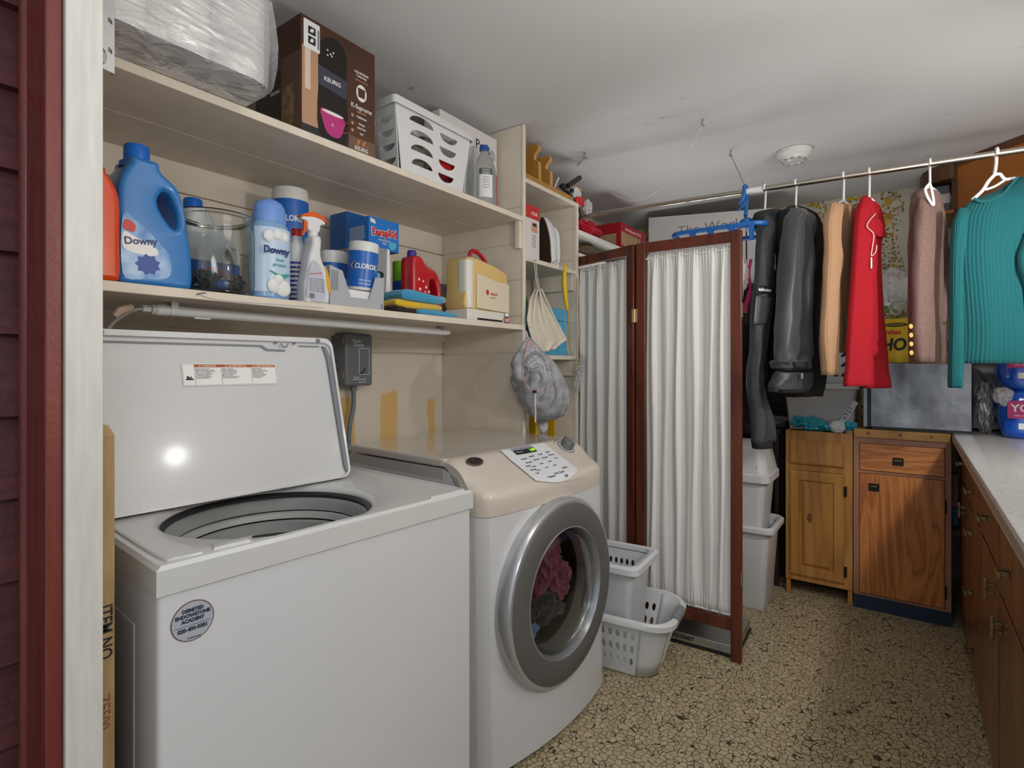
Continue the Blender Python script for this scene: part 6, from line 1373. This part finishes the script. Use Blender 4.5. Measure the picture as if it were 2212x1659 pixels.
# tan sweater
g = Gm(1821, 400, -30)
hanger(g, 'white hanger on the rod holding the tan ribbed sweater', .03, .012, .1)
TN = mat('knit_tan', 'a98463', .9, sheen=.1, bump=(200, .4)); TND = mat('knit_tan_body', 'a98466', .9, sheen=.3, bump=(200, .4))
t = thing('tan_sweater', 'tan fine-ribbed sweater hanging between the black jacket and the red top', 'sweater', g.P)
obj('body', MB().loft(g.rings([(437, 1808, 1826), (450, 1798, 1838), (490, 1795, 1843), (560, 1798, 1844), (640, 1802, 1838), (720, 1806, 1832), (762, 1804, 1831)], .03, -.02, n=90, fold=(1.5, .006), rib=(14, .0015))), TN, t, smooth='all')
obj('sleeve', MB().loft(g.rings([(440, 1796, 1822), (470, 1785, 1813), (520, 1784, 1812), (562, 1783, 1818), (600, 1781, 1812), (680, 1777, 1808), (740, 1775, 1806), (810, 1779, 1807)], .024, .045, n=90, fold=(1, .005), rib=(11, .0015), seed=3)), TN, t, smooth='all')
# red top
g = Gm(1877, 390, -30)
hanger(g, 'white hanger on the rod holding the bright red knitted sweater', .03, .012, .1)
RD = mat('knit_red', '9c0419', .9, sheen=0, bump=(180, .4))
t = thing('red_sweater', 'bright red ribbed knitted sweater with a pale drawstring, hanging right of the tan sweater', 'sweater', g.P)
obj('body', MB().loft(g.rings([(425, 1864, 1880), (450, 1858, 1894), (490, 1856, 1906), (530, 1860, 1896), (600, 1862, 1898), (700, 1862, 1905), (800, 1864, 1915), (838, 1866, 1921)], .03, -.02, n=90, fold=(1.5, .006), rib=(12, .0015))), RD, t, smooth='all')
obj('front_half', MB().loft(g.rings([(427, 1862, 1880), (460, 1851, 1884), (520, 1847, 1886), (600, 1842, 1886), (700, 1836, 1884), (800, 1830, 1884), (834, 1827, 1883)], .022, .04, n=90, fold=(1, .005), rib=(11, .0015), seed=6)), RD, t, smooth='all')
obj('sleeve', MB().loft(g.rings([(500, 1862, 1890), (600, 1862, 1890), (700, 1864, 1892), (770, 1866, 1894)], .02, .02, fold=(1, .003))), RD, t, smooth='all')
obj('collar_flap', MB().loft(g.rings([(470, 1880, 1898), (488, 1882, 1908), (508, 1890, 1914), (512, 1896, 1902)], .008, .03)), RD, t, smooth='all')
obj('drawstring', MB().tube(smooth_path([g.hit(u, v, .068) for u, v in ((1891, 462), (1879, 475), (1873, 490), (1887, 506), (1884, 535), (1882, 552), (1891, 545), (1894, 530))]), .0022, 6), mat('cord_pale_pink', 'd8b8a8', .6), t, smooth=True)
obj('cord_end', MB().tube([g.hit(1882, 556, .07), g.hit(1882, 580, .07)], .0035, 6), mat('cord_metal', 'c9c5c0', .4, .4), t)
# brown cardigan
g = Gm(2010, 365, -40)
hanger(g, 'white hanger on the rod holding the dusty brown cardigan', .03, .012, .09)
obj('arm', MB().tube(smooth_path([g.hit(u, v, .07) for u, v in ((2008, 396), (1999, 408), (2003, 424), (2014, 442), (2017, 438), (2012, 408), (2008, 396))]), .0045, 8), HW, C.objects[-1] if False else bpy.data.objects['hanger.004'], smooth=True)
BR = mat('knit_brown', '6f5850', .95, sheen=.05, bump=(220, .5), var=(150, '685049', '776057'))
t = thing('brown_cardigan', 'dusty brown knitted cardigan with yellow buttons, left of the teal sweater', 'cardigan', g.P)
obj('body', MB().loft(g.rings([(411, 1984, 2006), (418, 1979, 2016), (440, 1975, 2026), (480, 1971, 2034), (540, 1969, 2038), (620, 1968, 2038), (700, 1968, 2036), (786, 1970, 2033)], .04, -.01, fold=(2, .007))), BR, t, smooth='all')
obj('sleeve', MB().loft(g.rings([(430, 1986, 2012), (500, 1978, 2016), (600, 1974, 2014), (700, 1974, 2014), (782, 1978, 2014)], .025, .045, fold=(1, .005), seed=3)), BR, t, smooth='all')
obj('far_sleeve', MB().loft(g.rings([(520, 2030, 2040), (560, 2034, 2052), (575, 2036, 2053), (600, 2036, 2050), (640, 2030, 2042), (700, 2026, 2038)], .02, .01)), BR, t, smooth='all')
for v_ in (705, 724, 743, 762): obj('button', MB().lathe([(.009, 0), (.009, .002), (.005, .003)], n=16).move(frame(g.hit(1967+.02*(v_-700), v_, .045), g.d, (0, 0, 1))), mat('button_yellow', 'd9a85c', .35), t)
# teal sweater
g = Gm(2158, 335, -62)
TL = mat('knit_teal', '0b585c', .9, sheen=.05, bump=(200, .5))
t = thing('hanger', 'white hanger at the right end of the rod carrying the teal sweater', 'hanger', g.P)
hp_ = [p-g.P for p in hookpts(g.y, .075)]
n0_ = g.hit(2148, 378, .01)
obj('hook', MB().tube(smooth_path(hp_[:-1]+[n0_], 3), .0058, 10), HW, t, smooth=True)
obj('arm', MB().tube(smooth_path([n0_, g.hit(2135, 392, .01), g.hit(2122, 412, .01), g.hit(2100, 432, .005)]), .0062, 10), HW, t, smooth=True)
obj('arm', MB().tube(smooth_path([n0_, g.hit(2160, 376, .01), g.hit(2172, 387, .01), g.hit(2200, 386, .005), g.hit(2240, 405, .0)]), .0055, 10), HW, t, smooth=True)
obj('cross_bar', MB().tube(smooth_path([g.hit(2128, 410, .005), g.hit(2150, 402, .005), g.hit(2172, 388, .005)]), .0045, 8), HW, t, smooth=True)
t = thing('teal_sweater', 'teal ribbed long-sleeved sweater hanging at the right end of the rod', 'sweater', g.P)
obj('body', MB().loft(g.rings([(383, 2196, 2240), (392, 2180, 2262), (410, 2150, 2290), (427, 2106, 2300), (440, 2086, 2305), (470, 2073, 2305), (540, 2068, 2300), (640, 2076, 2296), (720, 2080, 2300), (785, 2078, 2305)], .035, 0, n=300, fold=(3, .007), rib=(26, .0042), foldg=1.5)), TL, t, smooth='all')
obj('collar', MB().tube(smooth_path([g.hit(u, v, .035) for u, v in ((2104, 429), (2118, 435), (2140, 432), (2165, 420), (2185, 398), (2197, 384))]), .005, 8), TL, t, smooth=True)
obj('sleeve', MB().loft(g.rings([(450, 2070, 2092), (480, 2060, 2086), (560, 2055, 2078), (640, 2054, 2076), (720, 2054, 2079), (800, 2053, 2078), (838, 2053, 2076)], .022, .05, n=90, fold=(1, .004), rib=(9, .0018))), TL, t, smooth='all')
obj('sleeve', MB().loft(g.rings([(500, 2216, 2250), (560, 2200, 2235), (620, 2215, 2245), (760, 2230, 2262)], .022, .06, n=60)), TL, t, smooth='all')
# dark garments deep behind, red holdall
g = Gm(1606, 440, -20)
t = thing('dark_garment', 'dark charcoal garment hanging low behind the edge of the folding screen', 'clothing', g.P)
obj('hook', MB().tube([V((0, 0, .012)), V((.012, 0, .0)), g.hit(1612, 500, -.12)], .003, 6), GASK, t)
obj('cloth', MB().loft(g.rings([(700, 1604, 1626), (760, 1594, 1630), (830, 1588, 1632), (900, 1584, 1634), (935, 1582, 1636)], .03, -.12, fold=(2, .01))), mat('cloth_charcoal', '202022', .9), t, smooth='all')
obj('strap', MB().tube([g.hit(1612, 500, -.12), g.hit(1614, 705, -.12)], .003, 6), mat('strap_black', '1a1a1a', .7), t)
# blue clip hanger
BLP = mat('hanger_blue', '1d62ac', .35)
hy = at(1610, 430, x=2.61).y; r_ = rodp(hy)
t = thing('blue_clip_hanger', 'bright blue plastic clip hanger with a large hook, hanging from the rod behind the screen', 'hanger', r_)
def bl(u, v, x=2.62): return at(u, v, x=x)-r_
obj('hook', MB().tube(smooth_path([V((-.03, .02, -.06)), V((-.034, 0, -.03)), V((-.026, 0, .012)), V((0, 0, .024)), V((.024, 0, .01)), V((.018, 0, -.04)), V((0, 0, -.11))]), .0085, 10), BLP, t, smooth=True)
obj('beak', MB().tube([bl(1611, 438), bl(1594, 456)], [.009, .003], 8), BLP, t, smooth=True)
obj('hub', MB().lathe([(.02, -.02), (.028, -.012), (.028, .008), (.012, .02)], n=20).move(MX.Translation(bl(1613, 480))), BLP, t, smooth=35)
fz_ = bl(1600, 500).z
fr_ = [V((x, y, fz_)) for x, y in rrect(-.12, .16, -.10, .30, .05, 5)]
obj('frame', MB().tube(fr_+[fr_[0]], .011, 8), BLP, t, smooth=True)
for y in (-.04, .05, .14, .22): obj('crossbar', MB().tube([V((-.12, y, fz_)), V((.16, y, fz_-.0))], .007, 8), BLP, t)
for x, y in ((-.1, -.05), (.1, -.08), (-.1, .26), (.12, .26)): obj('spoke', MB().tube([bl(1613, 488), V((x, y, fz_))], .003, 6), BLP, t)
for x, y in ((-.12, -.05), (-.12, .03), (.05, -.10), (.12, -.1), (-.12, .12), (-.12, .2)): obj('clip', MB().hexa([(x-.008, y-.006, fz_-.07), (x+.008, y-.006, fz_-.07), (x+.008, y+.006, fz_-.07), (x-.008, y+.006, fz_-.07)], [(x-.012, y-.012, fz_), (x+.012, y-.012, fz_), (x+.012, y+.012, fz_), (x-.012, y+.012, fz_)]), BLP, t)
o = obj('pale_underwear', crumple((0, 0, 0), (.035, .03, .075), 81, 4, .35), mat('cloth_pale', 'b5aaa4', .8), smooth=True); o.location = at(1600, 590, x=2.56); tag(o, 'pale crumpled lace garment clipped under the blue hanger', 'clothing')
o = obj('pink_strap', MB().tube(smooth_path([at(u, v, x=2.57) for u, v in ((1622, 560), (1618, 590), (1621, 630), (1612, 660), (1610, 675))]), [.006]*12+[.012]*13, 8), mat('strap_pink', 'b0205c', .6), smooth=True); tag(o, 'hot pink strap hanging under the blue hanger', 'clothing')
o = obj('white_strap_loop', MB().tube(smooth_path([at(u, v, x=2.58) for u, v in ((1594, 600), (1584, 640), (1586, 662), (1597, 666), (1604, 640), (1608, 600))]), .0035, 6), mat('cord_grey_white', 'b9b0aa', .6), smooth=True); tag(o, 'looped pale strap hanging beside the screen edge under the blue hanger', 'clothing')

# ---------------------------------------------------------------- behind the screen and on the far cabinets
DW_ = wood('dark_walnut', '2c1814', '241210', '361f18', .5, 'Y', 4, .6)
t = thing('dark_bookcase', 'dark walnut open bookcase against the far wall behind the folding screen', 'bookcase', (3.75, 1.19, 0))
obj('back', MB().box(.22, .24, -.63, .62, 0, 1.72), DW_, t)
for y in (-.63, .6): obj('side', MB().box(-.2, .22, y, y+.02, 0, 1.72), DW_, t)
for z in (.05, .85, 1.7): obj('shelf', MB().box(-.2, .22, -.61, .6, z, z+.022), DW_, t)
t = thing('dark_side_table', 'low dark wooden table edge behind the waste bins', 'table', (3.42, .78, 0))
obj('top', MB().box(-.09, .1, -.22, .2, .845, .87), DW_, t, bevel=.003)
for x, y in ((-.08, -.2), (-.08, .18), (.08, -.2), (.08, .18)): obj('leg', MB().box(x-.01, x+.01, y-.01, y+.01, 0, .845), DW_, t)
obj('rail', MB().box(-.085, -.07, -.2, .18, .76, .78), DW_, t)
o = obj('grey_cloth_pile', crumple((0, 0, 0), (.06, .09, .035), 91, 4, .5), mat('cloth_mid_grey', '5e5e61', .9), smooth=True); o.location = (3.40, .63, .91); tag(o, 'heap of dark grey cloth on the low dark table beside the oak cabinet', 'cloth')
o = obj('red_holdall', MB().lathe([(.01, 0), (.09, .02), (.1, .1), (.1, .5), (.085, .62), (.05, .68), (.01, .7)], n=28), mat('holdall_red', '7a1d16', .6, bump=(30, .4)), smooth=35); o.location = (3.42, .86, .871); tag(o, 'dark red cylindrical holdall standing on the low dark table behind the screen', 'bag')
# poster board
xb_ = 3.58; pL, pR = at(1402, 471, x=xb_), at(1655, 452, x=xb_)
t = thing('poster_board', 'large white poster board with outlined lettering standing on the dark bookcase', 'board', (xb_, (pL.y+pR.y)/2, 1.7225)); w_ = abs(pL.y-pR.y)/2
F = frame((0, 0, 0), (0, -1, 0), (.0, 0, 1))
obj('board', MB().prism([(-w_, 0), (w_+.04, 0), (w_+.04, pR.z-1.7225), (-w_, pL.z-1.7225)], 0, .006, F), mat('poster_white', 'cfccca', .6), t)
q = at(1535, 490, x=xb_-.007)-t.location; text('The World', t, F @ MX.Translation((-q.y, q.z, .007)), .085, mat('poster_ink', '6e6e70', .5), bold=-.001, xs=1.1)
# things on the far shelf
fs = 1.9225
t, w_, d_, h_ = box_thing('red_carton', 'red carton with a brown cardboard window on the far shelf behind the screen', 'box', 3.02, 3.40, 1.37, 1.56, fs, fs+.155, mat('carton_red', 'a3121e', .45))
FX = frame((-w_-.0003, 0, 0), (0, -1, 0), (0, 0, 1)); FY = XZ @ MX.Translation((0, 0, d_+.0003))
patch('cardboard_window', t, FX, [(-d_, .02), (d_-.03, .02), (d_-.03, .09), (-d_, .09)], CBM, .0008); patch('cardboard_window', t, FY, [(-w_, .02), (w_-.09, .02), (w_-.09, .1), (-w_, .1)], CBM, .0008)
text('entertainment (1972)', t, FY @ MX.Translation((-.01, .125, 0)), .028, mat('print_pale_pink', 'dcb4b4', .5), bold=.0006)
o = obj('red_wrapping', crumple((0, 0, 0), (.16, .07, .05), 95, 4, .45), mat('wrapping_red', 'b3142a', .4), smooth=True); o.location = (2.70, 1.45, fs+.055); tag(o, 'crumpled red wrapping on the far shelf left of the red carton', 'bag')
o = obj('brown_hat', crumple((0, 0, 0), (.11, .07, .04), 97, 4, .25), mat('cap_brown', '6a5a48', .8), smooth=True); o.location = (2.72, 1.46, 1.8035+.05); tag(o, 'brown hat on the shelf below the red wrapping', 'hat')
# white tub and basket on the oak cabinet
t = thing('white_tub', 'frosted white plastic tub standing on the oak cabinet', 'tub', (3.50, .372, .8755))
FT = mat('frosted_tub', 'cfd0d1', .3, trans=.25)
bowl_box('body', FT, t, [(.14, .15, .02, 0), (.155, .172, .02, .22), (.16, .178, .02, .222)])
obj('lid', MB().loft([[(x, y, z) for x, y in box_ring(a, b_, .02)] for a, b_, z in ((.162, .18, .222), (.165, .184, .226), (.165, .184, .248), (.158, .178, .252))]), mat('tub_lid_white', 'd3d3d0', .4), t, smooth=35)
FX = frame((-.1535, 0, .1), (0, -1, 0), (0, 0, 1))
tg = patch('tag_strip', t, FX @ MX.Translation((.13, .0, 0)) @ MX.Rotation(1.05, 4, 'Z'), rrect(-.07, .07, -.013, .013, .002), mat('tag_white', 'e0e0e0', .5), .004)
text('H.T.S.T.', tg, FX @ MX.Translation((.13, .0, .0045)) @ MX.Rotation(1.05, 4, 'Z'), .024, INKB, bold=.0006)
t = thing('leaf_basket', 'pale grey plastic basket with dark leaf-shaped holes on top of the white tub', 'basket', (3.51, .31, 1.1285))
bowl_box('body', mat('basket_pale', 'b9bcbf', .4), t, [(.11, .13, .03, 0), (.13, .155, .03, .25), (.14, .165, .03, .252)])
for r_i in range(4):
    for c_i in range(5):
        a_ = radians(35 if c_i % 2 else -35)
        pts = [(.022*cos(q)*cos(a_)-.009*sin(q)*sin(a_), .022*cos(q)*sin(a_)+.009*sin(q)*cos(a_)) for q in [2*pi*k/14 for k in range(14)]]
        obj('leaf_hole', MB().prism(pts, 0, .0008, frame((-.1135-.0035*r_i-.002, .1-.05*c_i, .05+.052*r_i), (0, -1, 0), (-.08, 0, 1))), DARK, t)
TQ = mat('turquoise_vinyl', '1594ac', .22, coat=.5)
for i, (x, y, z, r3_, lab) in enumerate(((3.325, .40, .91, (.03, .06, .035), 'turquoise vinyl glove heap at the left on the oak cabinet'), (3.315, .30, .898, (.025, .06, .02), 'flat turquoise vinyl glove hanging over the oak cabinet edge'), (3.34, .475, .92, (.03, .035, .03), 'turquoise glove cuff at the far left end of the oak cabinet'))):
    o = obj('vinyl_glove', crumple((0, 0, 0), r3_, 110+i, 4, .6, 1.8), TQ, smooth=True); o.location = (x, y, z); tag(o, lab, 'glove')
o = obj('vinyl_glove', crumple((0, 0, 0), (.02, .03, .025), 120, 4, .5, 2), TQ, smooth=True); o.location = (3.31, .225, .915); tag(o, 'small knot of turquoise vinyl beside the pine board', 'glove')
o = obj('white_rag', crumple((0, 0, 0), (.025, .035, .032), 121, 4, .35), mat('rag_white', 'c9cdd3', .8), smooth=True); o.location = (3.285, .285, .905); tag(o, 'white crumpled rag drooping over the oak cabinet edge beside the gloves', 'rag')
o = obj('tan_puck', MB().lathe([(.02, 0), (.022, .01), (.018, .014)], n=20), mat('tan_plastic', 'b08f66', .5), smooth=35); o.location = (3.30, .232, .8755); tag(o, 'small round tan disc at the right corner of the oak cabinet', 'disc')
# stainless box
t = thing('stainless_oven', 'stainless steel countertop oven with a black edge on the pine board', 'oven', (3.45, -.0535, .9055)); w_ = .1955
SS = mat('stainless_sheet', '7d7e82', .33, .95, bump=(4, .5), bdist=.02, var=(9, '64656a', '98999d', (.6, 1, .35)))  # streaky reflections put into the colour as stretched noise
obj('body', MB().box(-.175, .16, -w_, w_, .012, .33), SS, t, bevel=.003)
obj('base', MB().box(-.17, .15, -w_+.005, w_-.005, 0, .012), BP, t)
obj('door_edge', MB().box(-.178, .16, w_, w_+.012, .008, .332), BP, t, bevel=.002); obj('door_trim', MB().box(-.18, .16, w_+.012, w_+.03, .01, .332), SS, t, bevel=.002)
# yellow carton
yb0, yb1 = .13, -.18
t, w_, d_, h_ = box_thing('yellow_carton', 'yellow printed snack carton with black lettering on top of the stainless oven', 'box', 3.40, 3.56, yb1, yb0, 1.238, 1.462, mat('carton_yellow', 'dcb814', .45))
FX = frame((-w_-.0003, 0, 0), (0, -1, 0), (0, 0, 1)); q = at(1957, 745, x=3.40)
text('NACHO', t, FX @ MX.Translation((-(q.y-(yb0+yb1)/2), q.z-1.238, .0005)), .085, INK, 'RIGHT', bold=.003, xs=.8, shear=.15)
text('Mannitas', t, FX @ MX.Translation((-(q.y-(yb0+yb1)/2)-.02, .155, .0005)), .035, REDI, 'RIGHT', bold=.001)
patch('printed_banner', t, FX, ell(-.065, .192, .05, .01, 24), INK, .0006); text('INDEPENDENT', t, FX @ MX.Translation((-.065, .192, .001)), .011, mat('print_yellow_text', 'd8c040', .5))
for k in range(6): a = k*1.05; patch('printed_flower', t, FX, [(-.005+.02*cos(a), .07+.02*sin(a)), (-.005+.004*cos(a+.6), .07+.004*sin(a+.6)), (-.005+.004*cos(a-.6), .07+.004*sin(a-.6))], REDI, .0006)
o = obj('green_produce', crumple((0, 0, 0), (.05, .06, .06), 130, 4, .5), mat('leafy_green', '5f7f3a', .7, var=(30, '3f5f24', '8aa24e')), smooth=True); o.location = (3.47, .05, 1.53); tag(o, 'green leafy produce inside the clear bag on the yellow carton', 'produce')
o = obj('clear_produce_bag', crumple((0, 0, 0), (.062, .085, .13), 131, 4, .3), FILM, smooth=True); o.location = (3.47, .045, 1.595); tag(o, 'clear plastic bag holding green produce on top of the yellow carton', 'bag')
t = thing('dark_can', 'black can with a red and white label behind the brown cardigan sleeve', 'can', (3.5, -.155, 1.4625))
obj('can', MB().lathe([(.03, 0), (.033, .003), (.033, .16), (.028, .168), (.028, .172)], n=28), BP, t, smooth=35); lb = clabel(t, .033, .04, .11, REDI, facing(3.5, -.155), 1.4); text('BEER', lb, None, .03, LBW, cyl=(.0345, facing(3.5, -.155), .125), bold=.0006, xs=.6)
o = obj('snack_bag', crumple((0, 0, 0), (.04, .05, .1), 140, 4, .2), mat('snack_foil', '31436a', .35, .3, var=(24, '24335c', 'cfc6b8')), smooth=True); o.location = (3.35, -.195, 1.36); tag(o, 'dark blue patterned snack bag between the cardigan and teal sweater', 'bag')
o.location = (3.37, -.21, 1.345)
# grey kettle-like appliance and foil bag
t = thing('grey_appliance', 'rounded silver grey appliance with a dark cord beside the stainless oven', 'appliance', (3.61, -.40, .9095))
SG2 = mat('silver_grey_plastic', '8d8f94', .3, .5)
obj('body', MB().loft([[(x, y, z) for x, y in rrect(-.14*a, .14*a, -.09*a-.06, .09*a+.08, .05)] for a, z in ((.9, 0), (1, .01), (1, .2), (.97, .27), (.85, .31), (.5, .335))]), SG2, t, smooth=50)
obj('cord', MB().tube(smooth_path([(-.16, .14, .30), (-.165, .11, .28), (-.16, .07, .2), (-.155, .065, .08)]), .006, 8), GASK, t, smooth=True)
o = obj('foil_bag', crumple((0, 0, 0), (.04, .035, .12), 150, 4, .3), mat('foil_silver', 'a5a5a3', .4, .5), smooth=True); o.location = (3.33, -.30, 1.03); tag(o, 'tall crumpled silver foil bag on the counter beside the blue packs', 'bag')
# blue wrapped packs
BPK = mat('blue_wrap', '1456c4', .18, coat=.6, bump=(25, .5), bdist=.006)
def bpack(label, x, y, z, h, seed):
    t = thing('wrapped_pack', label, 'pack', (x, y, z)); R = []
    for i in range(15):
        k = i/14; a = 1-.12*(2*k-1)**6-.03*(2*k-1)**2; row = []
        for px_, py_ in rrect(-.13, .13, -.15, .15, .06, 8):
            n_ = 1+.05*noise.noise(V((px_*18, py_*18, k*4+seed))); lob = 1+.03*cos(py_*2*pi/.1)
            row.append((px_*a*n_*lob, py_*a*n_, h*k))
        R.append(row)
    b_ = obj('pack', MB().loft(R), BPK, t, smooth='all')
    FX = frame((-.131, .095, h*.6), (0, -1, 0), (0, 0, 1)); lb = patch('label', t, FX, rrect(-.035, .05, -.035, .04, .006), mat('label_magenta', 'b5186c', .4), .006)
    text('YO', lb, FX @ MX.Translation((.008, .008, .0062)), .045, LBW, bold=.001); text('mini rolls', lb, FX @ MX.Translation((.008, -.022, .0062)), .012, LBW)
    patch('label_code', t, FX @ MX.Translation((.0, -.07, .001)), rrect(-.0, .04, -.01, .015, .001), LBW, .006)
    R = [[V((px_*1.02, py_*1.02, z_)) for px_, py_ in rrect(-.13, .13, -.15, .15, .06, 6)] for z_ in (h*.55, h*.8, h*.96)]
    return t
bpack('blue plastic-wrapped pack standing on the counter, lower of the two', 3.28, -.485, .9095, .205, 1)
bpack('blue plastic-wrapped pack stacked on top of another, just under the teal sweater', 3.29, -.485, 1.1155, .22, 5)
o = obj('clear_wrap', crumple((0, 0, 0), (.035, .035, .04), 160, 4, .4), FILM, smooth=True); o.location = (3.17, -.345, 1.09); tag(o, 'crinkled clear plastic at the corner of the lower blue pack', 'plastic wrap')
# corner wall cabinet with open end shelves
WO = wood('wall_cabinet_orange', '9a5a1e', '8a4f1a', 'a96824', .35, 'Z', 3, .5); WD_ = wood('wall_cabinet_brown', '5b3a22', '4e311c', '6a4529', .4, 'X', 3, .5)
t = thing('corner_wall_cabinet', 'orange-brown wooden corner wall cabinet with open end shelves under the ceiling', 'cabinet', (3.64, -.218, 1.42))
a_, b_ = V((0, 0, 0)), V((-.5, -.5, 0)); H_ = CZ-1.421
obj('door', MB().hexa([(0, 0, 0), (-.5, -.5, 0), (-.48, -.52, 0), (.02, -.02, 0)], [(0, 0, H_-.02), (-.5, -.5, H_-.02), (-.48, -.52, H_-.02), (.02, -.02, H_-.02)]), WO, t)
obj('crown', MB().hexa([(-.006, .006, H_-.03), (-.506, -.494, H_-.03), (-.48, -.52, H_-.03), (.02, -.02, H_-.03)], [(-.012, .012, H_), (-.512, -.488, H_), (-.48, -.52, H_), (.02, -.02, H_)]), WD_, t)
obj('stile', MB().hexa([(-.004, .002, 0), (.02, .022, 0), (.035, .0, 0), (.01, -.022, 0)], [(-.004, .002, H_-.03), (.02, .022, H_-.03), (.035, .0, H_-.03), (.01, -.022, H_-.03)]), WD_, t)
obj('side', MB().box(.02, XF-3.64, -.02, .0, 0, H_), WD_, t)
for zz in (2.016, 1.80, 1.60, 1.42):
    pr_ = [(0.02, 0), (.39, 0), (.39, .14)]+[(.02+.37*cos(q), .14*sin(q)) for q in [pi/2*(k/8) for k in range(1, 8)]]
    pr_ = [(.01, 0), (.389, 0), (.389, .15), (.2, .15), (.12, .14), (.06, .11), (.025, .07), (.01, .03)]
    obj('end_shelf', MB().prism(pr_, zz-1.42-.02+.02, zz-1.42+.02), WO, t, bevel=.002)
obj('top_fascia', MB().prism([(.01, 0), (.389, 0), (.389, .15), (.2, .15), (.12, .14), (.06, .11), (.025, .07), (.01, .03)], H_-.08, H_), WD_, t)
t, w_, d_, h_ = box_thing('cup_carton', 'dark carton of clear ribbed plastic cups on the open corner cabinet shelf', 'box', 3.69, 3.86, -.19, -.10, 2.0365, 2.175, mat('carton_slate', '4a4c55', .5))
obj('cup_stack', MB().box(-w_-.002, w_, -d_-.002, d_+.002, .045, .095), mat('ribbed_cups', 'b3a79a', .25, var=(90, '9a8e82', 'cfc5ba', (1, 3, .1))), t, bevel=.002)
